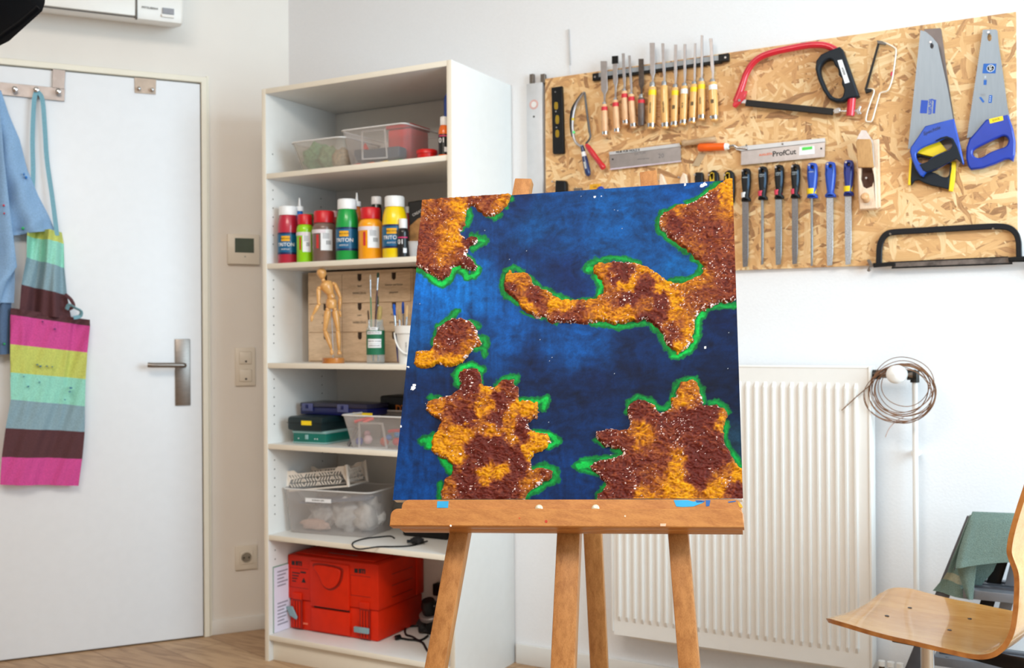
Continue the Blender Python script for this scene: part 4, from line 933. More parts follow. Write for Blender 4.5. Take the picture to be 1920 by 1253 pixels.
def chisel(label, xt, yt, bw, xe, yneck, yf0, yh0, yh1, xb, hw, bandmt, ring=True, wmat=M_beech, blademt=None, mark=None, cap=False, twist=False):
    W0 = .016+.010
    P_ = lambda x, y, w=W0: BOARD.P(*c6(x, y), w)
    s = mpp(P_(xe, yh0))*S6
    t = thing('chisel', label, 'chisel', P_(xb, yh1, .0), 'chisels on the magnetic rail')
    bm_ = blademt or M_steel
    xm = xt+(xe-xt)*.8
    hb = bw/2
    pl = [(xt-hb, yt), (xt+hb, yt), (xm+hb, yneck-40), (xm+hb*.9, yneck-25), (xe+11, yneck+15), (xe+10, yf0+6), (xe-10, yf0+6), (xe-11, yneck+15), (xm-hb*.9, yneck-25), (xm-hb, yneck-40)]
    prism('blade', cm_(c6, pl), BOARD, .0165, .0195 if bw > 30 else .0215, bm_, t, bevel=.0008)
    if cap: prism('blade_cap', cm_(c6, [(xt-34, yt-8), (xt+32, yt-14), (xt+32, yt+68), (xt-34, yt+76)]), BOARD, .0150, .023, M_black, t, bevel=.001)
    A, B = P_(xe, yf0), P_(xe+(xb-xe)*.04, yh0+2); d = (B-A).normalized()
    lathe('ferrule', A, d, [(0, hw*.26*s), ((B-A).length*.3, hw*.34*s), ((B-A).length, hw*.36*s)], M_chrome, t, 20)
    A, B = P_(xe, yh0-4), P_(xb, yh1); L = (B-A).length; d = (B-A).normalized(); r0 = hw/2*s
    fl = r0*.98
    prof = [(0, fl*.80), (L*.03, fl*.94), (L*.15, fl*.93), (L*.45, fl*1.0), (L*.8, fl*.96), (L*.93, fl*.9), (L*.985, fl*.82), (L, fl*.5), (L+.0002, 0)]
    lathe('handle', A, d, prof, wmat, t, 24)
    if bandmt: lathe('colour_band', A+d*L*.08, d, [(0, fl*.955), (L*.12, fl*.975)], bandmt, t, 24)
    if ring: lathe('end_ring', A+d*L*.86, d, [(0, fl*.965), (L*.085, fl*.93)], M_chrome, t, 24)
    if mark:
        q = P_((xe*.45+xb*.55), yh0*.5+yh1*.5, W0)+BOARD.n*(fl+.0006); MF_ = Frame(q, BOARD.ex, -d, BOARD.n)
        if mark == 'square':
            k_ = box('logo_square', MF_, -.0045, .0045, -.0055, .0055, -.0012, 0, M_ink, t)
            for a_ in (-1, 1): box('logo_line', MF_, -.0035, .0035, a_*.0022-.0004, a_*.0022+.0004, 0, .0003, wmat, k_)
        else: text(mark, MF_, 0, 0, 0, .0075, M_ink, t, rot=pi/2)
chisel('wide chisel with red band at the left end of the magnetic rail', 190, 325, 72, 198, 680, 785, 815, 1168, 205, 74, M_redb)
chisel('chisel with black blade cap and red band, second from the left', 314, 278, 52, 322, 590, 740, 768, 1138, 340, 76, M_redb, cap=True)
chisel('narrow chisel with red band, third from the left', 407, 238, 34, 422, 560, 640, 668, 1046, 436, 76, M_redb)
chisel('very slim chisel with red band hanging close beside the third one', 475, 262, 26, 497, 590, 675, 703, 1082, 523, 76, M_redb)
chisel('old dark-handled chisel with blackened blade and red band', 607, 300, 58, 612, 620, 700, 742, 1052, 612, 84, M_redb, ring=False, wmat=M_darkw, blademt=mat('blackened_steel', (92, 82, 76), .5, .8, noise=.3, scale=50))
chisel('big chisel with yellow band and long lacquered handle in the middle of the rail', 732, 120, 56, 738, 490, 560, 620, 1092, 722, 96, M_yb, wmat=M_beechy, mark='KIRSCHEN')
chisel('chisel with rippled blade and small white label on the handle', 850, 125, 34, 868, 470, 550, 606, 1088, 882, 92, None, wmat=M_beechy, mark='KIRSCHEN')
chisel('gouge with yellow band and low black square mark, left of the white-banded one', 995, 140, 34, 992, 500, 585, 628, 1068, 980, 86, M_yb, wmat=M_beechy, mark='square')
chisel('gouge with white band and black printing between two yellow-banded ones', 1097, 135, 30, 1096, 490, 570, 610, 1048, 1080, 88, M_wb, wmat=M_beechy, mark='No 8')
chisel('slim gouge with yellow band and black square mark beside the tallest chisel', 1213, 125, 24, 1205, 470, 552, 590, 1028, 1182, 88, M_yb, wmat=M_beechy, mark='square')
chisel('tallest narrow chisel reaching highest above the rail, yellow band', 1288, 35, 26, 1286, 440, 515, 560, 992, 1284, 88, M_yb, wmat=M_beechy, mark='ULMIA')
chisel('gouge with white band at the right end of the rail', 1388, 70, 38, 1410, 440, 530, 566, 1002, 1428, 100, M_wb, wmat=M_beechy, mark='square')

# aluminium level, torpedo level, thin rod
lv = thing('long_spirit_level', 'long aluminium spirit level hanging upright left of the tool board', 'spirit level', WALL.P(1005, 440, 0))
u0_, _ = WALL.uv(988, 300, .024); u1_, _ = WALL.uv(1017, 300, .024); vt_ = WALL.uv(1000, 156, .024)[1]; vb_ = WALL.uv(1000, 430, .024)[1]
LVF = WALL
box('level_body', LVF, u0_, u1_, vb_, vt_, .002, .024, M_alu, lv, .0015)
uc, vc = WALL.uv(*c4(130, 610), .024)
lathe('vial_ring', WALL.pt(uc, vc, .0235), WALL.n, [(0, .0165), (.002, .0165), (.002, .011), (.0005, .0105)], mat('pinkish_ring', (214, 168, 160), .5), lv, 28)
lathe('vial', WALL.pt(uc, vc, .0236), WALL.n, [(0, .0105), (.001, .0105)], mat('vial_glass', (226, 222, 218), .15), lv, 24)
uc, vc = WALL.uv(*c4(130, 705), .024); lathe('hang_hole', WALL.pt(uc, vc, .0238), WALL.n, [(0, .0036), (.0006, .0036)], M_black, lv, 14)
for pl_ in ([(95, 372), (122, 368), (122, 445), (95, 450)], [(180, 372), (212, 368), (212, 440), (180, 444)]):
    prism('end_clip', cm_(c4, pl_), WALL, .004, .020, M_brushed, lv, bevel=.001)
tl_ = thing('torpedo_level', 'short black spirit level with three yellow vials beside the long level', 'spirit level', BOARD.P(*c4(320, 995)))
prism('level_body', cm_(c4, [(265, 478), (345, 465), (350, 560), (362, 985), (355, 993), (283, 997), (276, 988), (268, 600)]), BOARD, 0, .016, M_black, tl_, bevel=.0015)
for x, y, h_ in ((303, 620, 34), (312, 728, 40), (312, 838, 34)):
    prism('vial', smoothpoly(cm_(c4, [(x-10, y-h_*.8), (x+10, y-h_*.8), (x+15, y), (x+10, y+h_*.8), (x-10, y+h_*.8), (x-15, y)]), 2), BOARD, .0155, .0168, mat('yellow_vial', (150, 118, 14), .2), tl_, bevel=.0004)
for x, y in ((298, 512), (303, 665), (307, 790)): lathe('rivet', BOARD.P(*c4(x, y), .016), BOARD.n, [(0, .003), (.0012, .0025)], M_chrome, tl_, 12)
rd = thing('metal_strip', 'thin metal strip hanging on the wall above the left end of the board', 'metal strip', WALL.P(1067, 130, 0))
prism('strip_body', cm_(c4, [(396, 20), (408, 20), (418, 298), (405, 300)]), WALL, .004, .006, M_alu, rd)
tube('hanging_thread', [WALL.P(*c4(410, 295), .005), WALL.P(*c4(414, 372), .004)], .0008, mat('thread', (200, 200, 205), .6), rd, 6)

# coping saw and red-handled saw
S4 = 1/4.1775
cs = thing('coping_saw', 'bow-framed saw with blue handle beside the short black level', 'saw', BOARD.P(*c4(540, 1170)))
tube('bow_frame', [BOARD.P(*c4(*p), .018) for p in smoothpoly([(527, 512), (490, 560), (455, 620), (436, 700), (432, 780), (440, 860), (462, 910), (495, 935), (512, 940)], 5, closed=False)], .0042, M_steel, cs, 10)
tube('bow_liner', [BOARD.P(*c4(*p), .016) for p in smoothpoly([(512, 520), (470, 575), (432, 640), (418, 720), (420, 800), (432, 860)], 5, closed=False)], .0038, M_navyblk, cs, 8)
for y, c in ((725, (220, 190, 30)), (828, (90, 220, 120))):
    tube('paint_ring', [BOARD.P(*c4(434+(y-725)*.06, y-8), .018), BOARD.P(*c4(435+(y-725)*.07, y+10), .018)], .0047, mat('ring%d' % y, c, .5), cs, 10)
A, B = BOARD.P(*c4(508, 935), .02), BOARD.P(*c4(558, 1172), .02); d = (B-A).normalized(); L = (B-A).length
lathe('ferrule', A-d*.004, d, [(0, .004), (.008, .006)], M_chrome, cs, 14)
lathe('handle', A, d, [(0, .0055), (L*.15, .0075), (L*.2, .0065), (L*.45, .0098), (L*.85, .0105), (L*.96, .008), (L, .003), (L+.0001, 0)], mat('navy_enamel', (24, 44, 92), .3, coat=.4), cs, 20)
lathe('white_label', A+d*L*.2, d, [(0, .0078), (L*.16, .0085)], M_label, cs, 20)
box('name_sticker', Frame(A+d*L*.65+BOARD.n*.0102, d, BOARD.ex, BOARD.n), -.012, .012, -.003, .003, -.001, .0004, mat('grey_sticker', (190, 188, 182), .6), cs)
rs = thing('small_saw', 'small saw with glossy red handle crossing the bow-framed saw', 'saw', BOARD.P(*c4(680, 1120)))
tube('saw_frame', [BOARD.P(*c4(*p), .024) for p in smoothpoly([(527, 515), (540, 640), (555, 740), (568, 830), (572, 860), (560, 890), (540, 915), (545, 930)], 4, closed=False)], .0035, mat('tool_grey', (92, 92, 94), .4, .7), rs, 10)
prism('saw_blade', cm_(c4, [(522, 530), (535, 528), (572, 830), (556, 832)]), BOARD, .023, .0245, mat('tool_grey', (92, 92, 94), .4, .7), rs)
A, B = BOARD.P(*c4(540, 925), .026), BOARD.P(*c4(682, 1115), .026); d = (B-A).normalized(); L = (B-A).length
lathe('handle', A, d, [(0, .006), (L*.1, .0085), (L*.3, .0095), (L*.55, .0085), (L*.8, .0085), (L*.9, .0105), (L*.97, .009), (L, .004), (L+.0001, 0)], mat('red_enamel', (196, 20, 34), .3, coat=.4), rs, 20)

# gent saw
gs = thing('back_saw', 'steel back saw with a pale turned handle on the middle row of the board', 'saw', BOARD.P(*c7b(700, 420)))
prism('saw_blade', cm_(c7b, [(682, 280), (1325, 200), (1328, 352), (692, 425)]), BOARD, .009, .0105, M_steel, gs)
prism('brass_back', cm_(c7b, [(680, 264), (1325, 183), (1326, 214), (683, 292)]), BOARD, .006, .0135, M_alu, gs, bevel=.0008)
prism('tooth_edge', cm_(c7b, [(690, 413), (1328, 341), (1328, 352), (692, 426)]), BOARD, .0088, .0112, mat('pinkish_guard', (206, 190, 200), .5), gs)
uu, vv = BOARD.uv(*c7b(850, 256), .0136); text('NUR FÜR HOLZ !!', BOARD, uu, vv, .0137, .0105, M_ink, gs, rot=.008, bold=.0003)
for x, y, tx, sz in ((960, 278, 'DICTUM', .010), (1150, 300, '20', .02), (990, 325, 'made in germany', .006)):
    uu, vv = BOARD.uv(*c7b(x, y), .0106); text(tx, BOARD, uu, vv, .0107, sz, mat('etched_print', (120, 116, 118), .5), gs)
lathe('blade_rivet', BOARD.P(*c7b(715, 330), .0105), BOARD.n, [(0, .0028), (.0008, .0028)], M_black, gs, 12)
A, B = BOARD.P(*c7b(1322, 190), .016), BOARD.P(*c7b(1645, 150), .016); d = (B-A).normalized(); L = (B-A).length
M_paleh = wood('pale_handle', (176, 142, 106), (200, 168, 132), (3, 14, 14), .45, 3, .2)
lathe('handle', A, d, [(0, .003), (L*.05, .0032), (L*.06, .009), (L*.12, .0115), (L*.2, .0085), (L*.45, .0095), (L*.8, .0105), (L*.93, .0108), (L*.99, .007), (L, 0)], M_paleh, gs, 20)
lathe('brass_collar', A, d, [(0, .0045), (L*.05, .0045)], mat('brass', (210, 170, 80), .3, 1), gs, 14)
# orange-handled dozuki
dz = thing('offset_saw', 'fine steel saw with offset orange handle and black lettering on the blade', 'saw', BOARD.P(*c8b(460, 330)))
prism('saw_blade', cm_(c8b, [(458, 212), (1116, 140), (1112, 268), (456, 332)]), BOARD, .010, .0115, M_steel, dz)
prism('stiff_back', cm_(c8b, [(400, 190), (1112, 120), (1114, 150), (458, 222), (420, 212)]), BOARD, .007, .015, M_alu, dz, bevel=.0008)
uu, vv = BOARD.uv(*c8b(795, 238), .0116); text('ProfCut', BOARD, uu, vv, .0118, .022, M_ink, dz, rot=.02, bold=.0005)
uu, vv = BOARD.uv(*c8b(650, 250), .0116); text('AUGUSTA', BOARD, uu, vv, .0118, .009, mat('orange_print2', (220, 110, 70), .5), dz, rot=.02, bold=.0003)
prism('size_sticker', cm_(c8b, [(915, 190), (1032, 182), (1034, 245), (912, 255)]), BOARD, .0115, .0121, M_label, dz)
prism('green_sticker', cm_(c8b, [(935, 194), (1015, 186), (1015, 208), (935, 218)]), BOARD, .012, .0125, mat('green_sticker', (80, 210, 80), .5), dz)
lathe('blade_rivet', BOARD.P(*c8b(1085, 203), .0115), BOARD.n, [(0, .0028), (.0008, .0028)], M_black, dz, 12)
for x, y in ((783, 168), (500, 178)): lathe('back_screw', BOARD.P(*c8b(x, y), .015), BOARD.n, [(0, .0035), (.002, .003)], M_chrome, dz, 12)
tube('handle_crank', [BOARD.P(*c8b(*p), .015) for p in smoothpoly([(360, 188), (400, 180), (430, 196), (470, 200), (510, 205)], 4, closed=False)], .0042, M_chrome, dz, 10)
A, B = BOARD.P(*c8b(122, 196), .018), BOARD.P(*c8b(332, 188), .018); d = (B-A).normalized(); L = (B-A).length
lathe('handle', A, d, [(0, 0), (.0005, .0095), (L*.06, .0125), (L*.4, .0122), (L, .0115)], mat('orange_handle', (242, 98, 12), .4), dz, 22)
lathe('white_ferrule', B, d, [(0, .0112), (.0115, .009)], M_whitepl, dz, 20)
hd = thing('keyhole_blade', 'narrow translucent blade hanging below the orange saw handle', 'blade', BOARD.P(*c7b(1450, 390)))
prism('blade_strip', cm_(c7b, [(1492, 270), (1552, 278), (1490, 392), (1428, 388)]), BOARD, .001, .003, mat('grey_beige_strip', (186, 160, 126), .5), hd)

# red bow saw
bs = thing('bow_saw', 'large red bow saw with black grip and covered blade', 'saw', BOARD.P(*c5(500, 640)))
M_rt = mat('red_tube', (206, 24, 48), .3, coat=.5)
pth = smoothpoly([(128, 590), (150, 530), (178, 450), (205, 370), (255, 290), (325, 235), (430, 198), (560, 170), (680, 148), (760, 143), (830, 150), (890, 175), (930, 210)], 5, closed=False)
s = mpp(BOARD.P(*c5(500, 300)))/4.177
rr = [ (26 if p[1] < 420 else 26+6*(p[1]-420)/170)*s for p in pth]
tube('bow_tube', [BOARD.P(*c5(*p), .022) for p in pth], rr, M_rt, bs, 16)
prism('bow_toe', cm_(c5, [(150, 510), (205, 500), (190, 560), (150, 600), (110, 632), (95, 622), (98, 600), (118, 560)]), BOARD, .012, .032, M_rt, bs, bevel=.003)
tube('bow_heel', [BOARD.P(*c5(1035, 530), .022), BOARD.P(*c5(1020, 700), .022)], 31*s, M_rt, bs, 16)
prism('blade_guard', cm_(c5, [(205, 570), (888, 640), (880, 692), (195, 620)]), BOARD, .018, .027, M_black, bs, bevel=.0015)
prism('blade_end', cm_(c5, [(135, 565), (205, 572), (200, 600), (140, 595)]), BOARD, .021, .0235, M_alu, bs)
lathe('toe_bolt', BOARD.P(*c5(152, 578), .0325), BOARD.n, [(0, .0045), (.003, .004)], M_chrome, bs, 14)
tube('tension_bolt', [BOARD.P(*c5(885, 662), .022), BOARD.P(*c5(1080, 662), .022)], .0032, M_chrome, bs, 10)
prism('bolt_block', cm_(c5, [(890, 650), (925, 632), (945, 640), (935, 675), (895, 682)]), BOARD, .017, .028, M_chrome, bs, bevel=.001)
prism('wing_nut', smoothpoly(cm_(c5, [(1050, 645), (1070, 650), (1090, 620), (1105, 625), (1095, 655), (1105, 680), (1080, 688), (1065, 670)]), 3), BOARD, .02, .026, M_chrome, bs, bevel=.001)
outl = [(935, 155), (958, 175), (985, 250), (1085, 538), (1068, 550), (1000, 560), (960, 585), (905, 588), (850, 565), (805, 500), (765, 410), (745, 330), (752, 265), (790, 215), (850, 188)]
hole = [(855, 252), (885, 268), (898, 300), (925, 335), (930, 378), (955, 405), (952, 448), (970, 490), (958, 545), (925, 560), (880, 545), (840, 500), (808, 430), (785, 370), (782, 318), (808, 275)]
gp = prism('grip', cm_(c5, outl), BOARD, .008, .040, M_navyblk, bs, [smoothpoly(cm_(c5, hole), 3)], bevel=.004)
lb = prism('name_label', cm_(c5, [(920, 264), (955, 258), (1015, 435), (978, 446)]), BOARD, .0398, .0406, M_label, bs)
uu, vv = BOARD.uv(*c5(966, 350), .041); text('WERK', BOARD, uu, vv, .0408, .009, M_ink, bs, rot=-1.25)
# wire saw
ws = thing('junior_hacksaw', 'light wire-framed hacksaw hanging between the red bow saw and the blue saws', 'saw', BOARD.P(*c5(1180, 745)))
pw = smoothpoly([(1245, 118), (1300, 130), (1365, 165), (1378, 190), (1368, 280), (1350, 400), (1325, 480), (1300, 508), (1255, 520), (1240, 560), (1215, 650), (1190, 735), (1165, 745), (1142, 735), (1150, 680), (1178, 590), (1205, 515), (1195, 490), (1150, 490)], 4, closed=False)
tube('wire_frame', [BOARD.P(*c5(*p), .012) for p in pw], .0026, mat('cream_wire', (226, 216, 200), .35, .4), ws, 10)
prism('saw_blade', cm_(c5, [(1238, 112), (1254, 120), (1150, 498), (1132, 488)]), BOARD, .011, .0135, M_black, ws)
tube('red_mark', [BOARD.P(*c5(1348, 355), .012), BOARD.P(*c5(1343, 385), .012)], .0031, mat('pink_mark', (214, 50, 90), .5), ws, 10)
prism('blade_clamp', cm_(c5, [(1130, 482), (1190, 488), (1185, 508), (1140, 522)]), BOARD, .008, .017, M_black, ws, bevel=.001)
prism('blade_clamp', cm_(c5, [(1228, 106), (1268, 112), (1300, 128), (1296, 142), (1232, 132)]), BOARD, .008, .016, mat('tool_grey2', (110, 104, 98), .5, .5), ws, bevel=.001)

# files
M_bluep = mat('blue_handle', (6, 70, 176), .38, coat=.2); M_blkh = mat('black_handle', (12, 15, 20), .45, spec=.35)
def file_tool(label, cx, ty, cy_, by, hw, bw, hm, bmt, lab, rasp=False, txt=None):
    t = thing('file', label, 'file', BOARD.P(*c8b(cx, by)), 'files in a row on the board')
    P_ = lambda x, y, w=.017: BOARD.P(*c8b(x, y), w)
    s = mpp(P_(cx, ty))/4.1775; h = cy_-ty
    pl = [(cx-hw*.36, ty+2), (cx, ty-4), (cx+hw*.36, ty+2), (cx+hw*.47, ty+20), (cx+hw*.5, ty+h*.35), (cx+hw*.42, ty+h*.6), (cx+hw*.30, ty+h*.86), (cx+hw*.5, ty+h*.93), (cx+hw*.5, cy_), (cx-hw*.5, cy_), (cx-hw*.5, ty+h*.93), (cx-hw*.30, ty+h*.86), (cx-hw*.42, ty+h*.6), (cx-hw*.5, ty+h*.35), (cx-hw*.47, ty+20)]
    hole_ = [(cx+11*math.cos(a_), ty+34+11*math.sin(a_)) for a_ in np.linspace(0, 2*pi, 12, endpoint=False)]
    prism('handle', cm_(c8b, pl), BOARD, .006, .030, hm, t, [cm_(c8b, hole_)], bevel=.0075)
    if hm is M_blkh:
        prism('blue_inlay', cm_(c8b, [(cx+hw*.22, ty+40), (cx+hw*.40, ty+50), (cx+hw*.40, ty+h*.5), (cx+hw*.30, ty+h*.68), (cx+hw*.18, ty+h*.6)]), BOARD, .020, .0302, mat('steel_blue_inlay', (52, 84, 112), .45), t, bevel=.001)
    if bmt: lathe('colour_band', P_(cx, ty+h*.74, .018), (0, 0, -1), [(0, hw*.45*s), (h*.15*s, hw*.42*s)], bmt, t, 20)
    w1 = .0215 if bw < 30 else .019
    bl_ = prism('blade', cm_(c8b, [(cx-bw/2, cy_-4), (cx+bw/2, cy_-4), (cx+bw*.46, by-90), (cx+bw*.32, by), (cx-bw*.40, by+6), (cx-bw*.47, by-90)]), BOARD, .0145, w1, mat('rasp_steel', (176, 180, 186), .45, .7, noise=.35, scale=420) if rasp else lab, t, bevel=.001)
    nail(t, *c8b(cx, ty+30), w=.0, L=.032)
    if txt:
        uu, vv = BOARD.uv(*c8b(cx-2, ty+72), .0305); text(txt, BOARD, uu, vv, .0303, .0055, mat('light_print', (190, 200, 206), .5), t)
M_fs = mat('file_steel', (130, 130, 134), .42, .9, noise=.12, scale=300); M_fs2 = mat('file_steel_blue', (150, 158, 166), .38, .9, noise=.1, scale=300)
M_pk = mat('pink_band', (222, 70, 96), .45)
file_tool('flat file with black handle and white band, leftmost of the full row', 490, 358, 615, 1126, 72, 50, M_blkh, M_wb, M_fs, txt='WIDIA')
file_tool('thin round file with black handle and pink band', 622, 342, 604, 1108, 72, 20, M_blkh, M_pk, M_fs2, txt='WIDIA\nCUT 2')
file_tool('half-round file with black handle and pink band, second pink one', 750, 330, 596, 1110, 72, 52, M_blkh, M_pk, M_fs2, txt='WIDIA\nCUT 2')
file_tool('dark flat file with black handle and pink band next to the blue ones', 878, 324, 590, 1105, 70, 48, M_blkh, M_pk, M_fs, txt='WIDIA\nCUT 1')
file_tool('thin round file with blue handle and yellow band', 1010, 314, 590, 1118, 82, 18, M_bluep, M_yb, M_fs2, txt='PFERD')
file_tool('rasp with plain blue handle without a band', 1152, 306, 583, 1116, 84, 54, M_bluep, None, M_fs2, True)
file_tool('rasp with dark blue handle and yellow band beside the wooden plane', 1296, 292, 572, 1108, 80, 54, mat('navy_handle', (18, 40, 130), .38, coat=.2), M_yb, M_fs, True)
# tools cut off by the painting
def stub(label, cat, name, parts, nl=None):
    t = thing(name, label, cat, BOARD.P(*parts[0][1][0]))
    for nm, pts, w0_, w1_, mt_, bv, hs in parts: prism(nm, pts, BOARD, w0_, w1_, mt_, t, hs, bv)
    if nl: nail(t, *nl, w=0, L=.03)
c_ = c8b
stub('black knife handle just above the top right edge of the painting', 'knife', 'utility_knife', [('handle', cm_(c_, [(92, 400), (100, 388), (148, 388), (156, 400), (158, 620), (92, 620)]), .004, .022, M_blkh, .004, [])], c_(118, 418))
yp = mat('yellow_grip', (206, 164, 20), .45)
for x0, lb in ((200, 'yellow and black grip above the painting, next to the black knife'), (322, 'yellow and black grip half hidden by the top right corner of the painting')):
    stub(lb, 'tool', 'wood_chisel', [('handle', smoothpoly(cm_(c_, [(x0, 420), (x0+12, 385), (x0+40, 370), (x0+66, 385), (x0+78, 420), (x0+74, 620), (x0+4, 620)]), 2), .004, .022, M_blkh, .004, [smoothpoly(cm_(c_, [(x0+18, 400), (x0+34, 392), (x0+40, 410), (x0+36, 440), (x0+22, 445)]), 2)]), ('yellow_insert', cm_(c_, [(x0+10, 400), (x0+44, 392), (x0+50, 500), (x0+20, 560), (x0+8, 520)]), .0195, .0225, yp, .001, [smoothpoly(cm_(c_, [(x0+18, 400), (x0+34, 392), (x0+40, 410), (x0+36, 440), (x0+22, 445)]), 2)])], c_(x0+28, 420))
stub('navy tapering handle showing right of the painting top corner', 'file', 'file', [('handle', cm_(c_, [(372, 470), (400, 470), (392, 560), (384, 610), (372, 612)]), .004, .02, mat('navy_handle', (18, 40, 130), .38, coat=.2), .003, [])])
d_ = c7b
stub('black clamp pad above the top left of the painting', 'clamp', 'bar_clamp', [('clamp_pad', cm_(d_, [(196, 530), (200, 518), (280, 522), (288, 545), (288, 680), (190, 680)]), .002, .028, M_black, .004, [])], d_(205, 540))
stub('little grey metal tool beside the black clamp pad', 'tool', 'metal_hook', [('hook_plate', cm_(d_, [(362, 590), (432, 586), (436, 680), (362, 680)]), .002, .014, M_brushed, .002, [])])
stub('yellow folding rule end above the painting', 'folding rule', 'folding_rule', [('rule_segment', cm_(d_, [(505, 556), (598, 548), (606, 680), (505, 680)]), .002, .01, mat('rule_yellow', (222, 160, 30), .5), .001, [])])
uu, vv = BOARD.uv(*d_(552, 578), .0102); text('161', BOARD, uu, vv, .0102, .009, M_ink, bpy.data.objects['folding_rule'])
t = thing('awl', 'small round blue knob above the painting', 'awl', BOARD.P(*d_(612, 600)))
lathe('handle_knob', BOARD.P(*d_(612, 612), .003), BOARD.n, [(0, .012), (.006, .014), (.012, .012), (.016, .006), (.0165, 0)], mat('cobalt_knob', (24, 60, 160), .3), t, 22)
lathe('awl_shaft', BOARD.P(*d_(612, 625), .008), (0, 0, -1), [(0, .003), (.05, .0025)], M_steel, t, 10)
M_palew = wood('pale_maple', (226, 192, 160), (240, 214, 188), (10, 10, 3), .5, 3, 0)
for i, (pl_, hp_, lb) in enumerate([([(1128, 600), (1130, 480), (1142, 458), (1165, 480), (1196, 560), (1205, 640), (1140, 640)], (1150, 532), 'pale wooden tool end right behind the easel post'), ([(1310, 620), (1318, 500), (1345, 450), (1372, 465), (1382, 520), (1384, 620)], (1336, 502), 'second pale wooden tool end, left of the black knife')]):
    stub(lb, 'wooden tool', 'wooden_tool', [('wooden_body', cm_(d_, pl_), .002, .02, M_palew, .003, [])], d_(*hp_))

# wooden plane
wp = thing('wooden_plane', 'pale wooden hand plane hanging upright beside the blue files', 'plane', BOARD.P(*c8b(1460, 690)))
prism('plane_body', cm_(c8b, [(1362, 300), (1480, 290), (1480, 135), (1535, 128), (1545, 662), (1520, 676), (1385, 686), (1374, 560)]), BOARD, .0, .020, M_palew, wp, bevel=.002)
prism('plane_cheek', cm_(c8b, [(1372, 352), (1396, 350), (1392, 440), (1408, 500), (1440, 516), (1482, 500), (1498, 450), (1482, 350), (1504, 348), (1516, 668), (1386, 680)]), BOARD, .020, .045, M_palew, wp, bevel=.002)
prism('throat', cm_(c8b, [(1390, 340), (1486, 340), (1500, 460), (1480, 505), (1440, 520), (1405, 505), (1388, 440)]), BOARD, .0200, .0215, mat('dark_throat', (84, 54, 40), .7), wp)
prism('plane_iron', cm_(c8b, [(1400, 58), (1438, 62), (1486, 140), (1500, 330), (1490, 350), (1470, 170), (1362, 160), (1366, 118)]), BOARD, .036, .040, M_steel, wp, bevel=.0006)
prism('wedge', cm_(c8b, [(1358, 150), (1370, 128), (1466, 128), (1478, 160), (1494, 350), (1372, 350)]), BOARD, .040, .052, wood('oak_wedge', (176, 128, 76), (200, 152, 96), (10, 10, 3), .5, 3, 0), wp, bevel=.0015)
kc = BOARD.P(*c8b(1440, 604), .045)
lathe('front_knob', kc, BOARD.n+V(0, 0, .25), [(0, .010), (.008, .009), (.018, .011), (.026, .012), (.031, .009), (.0325, 0)], wood('knob_wood', (206, 150, 100), (226, 176, 124), (10, 10, 3), .4, 3, .2), wp, 24)
nail(wp, *c8b(1450, 442), w=.02, L=.025)

# big hand saws
def teeth(p0, p1, n, amp):
    out = []
    for k in range(n):
        t0 = k/n; t1 = (k+.5)/n
        a_ = (p0[0]+(p1[0]-p0[0])*t0, p0[1]+(p1[1]-p0[1])*t0); b_ = (p0[0]+(p1[0]-p0[0])*t1-amp, p0[1]+(p1[1]-p0[1])*t1)
        out += [a_, b_]
    return out+[p1]
M_sb = mat('saw_steel', (132, 142, 152), .42, .55, noise=.03, scale=200, stretch=(1, 1, .1)); M_sbb = mat('brown_grey_steel', (112, 102, 100), .45, .5, noise=.05)
circ = lambda f, x, y, rx, ry, n=14: [f(x+rx*math.cos(a_), y+ry*math.sin(a_)) for a_ in np.linspace(0, 2*pi, n, endpoint=False)]
# rear saw, yellow and black
s2 = thing('hand_saw', 'yellow and black hand saw hanging behind the blue-handled saw with dark grip', 'saw', BOARD.P(*sb_(500, 1170)), 'large hand saws')
prism('saw_blade', cm_(sa, [(330, 96), (520, 78), (532, 95), (560, 300), (600, 620), (660, 1000), (700, 1240), (720, 1400)])+cm_(sb_, [(705, 610), (600, 480), (520, 400)]), BOARD, .004, .0058, M_sbb, s2)
prism('handle_shell', cm_(sb_, [(590, 470), (705, 605), (512, 697), (275, 640), (345, 560)]), BOARD, .003, .017, M_yellow, s2, bevel=.002)
prism('handle_shell', cm_(sb_, [(190, 700), (228, 760), (205, 1085), (162, 1080), (185, 760)]), BOARD, .003, .018, M_yellow, s2, bevel=.002)
prism('handle_shell', cm_(sb_, [(768, 760), (830, 755), (812, 1000), (782, 1172), (725, 1165), (742, 1000)]), BOARD, .003, .018, M_yellow, s2, bevel=.002)
prism('rubber_grip', cm_(sb_, [(212, 790), (225, 700), (275, 650), (480, 700), (700, 760), (770, 780), (738, 1000), (728, 1140), (600, 1112), (480, 1088), (380, 1050), (310, 1012), (255, 1022), (207, 1085), (200, 1000)]), BOARD, .004, .020, M_navyblk, s2,
      [smoothpoly(cm_(sb_, [(480, 900), (560, 870), (640, 800), (745, 800), (748, 900), (715, 965), (670, 975), (600, 950), (540, 915)]), 2), smoothpoly(cm_(sb_, [(290, 690), (450, 710), (520, 740), (400, 800), (330, 790), (290, 745)]), 2)], bevel=.0025)
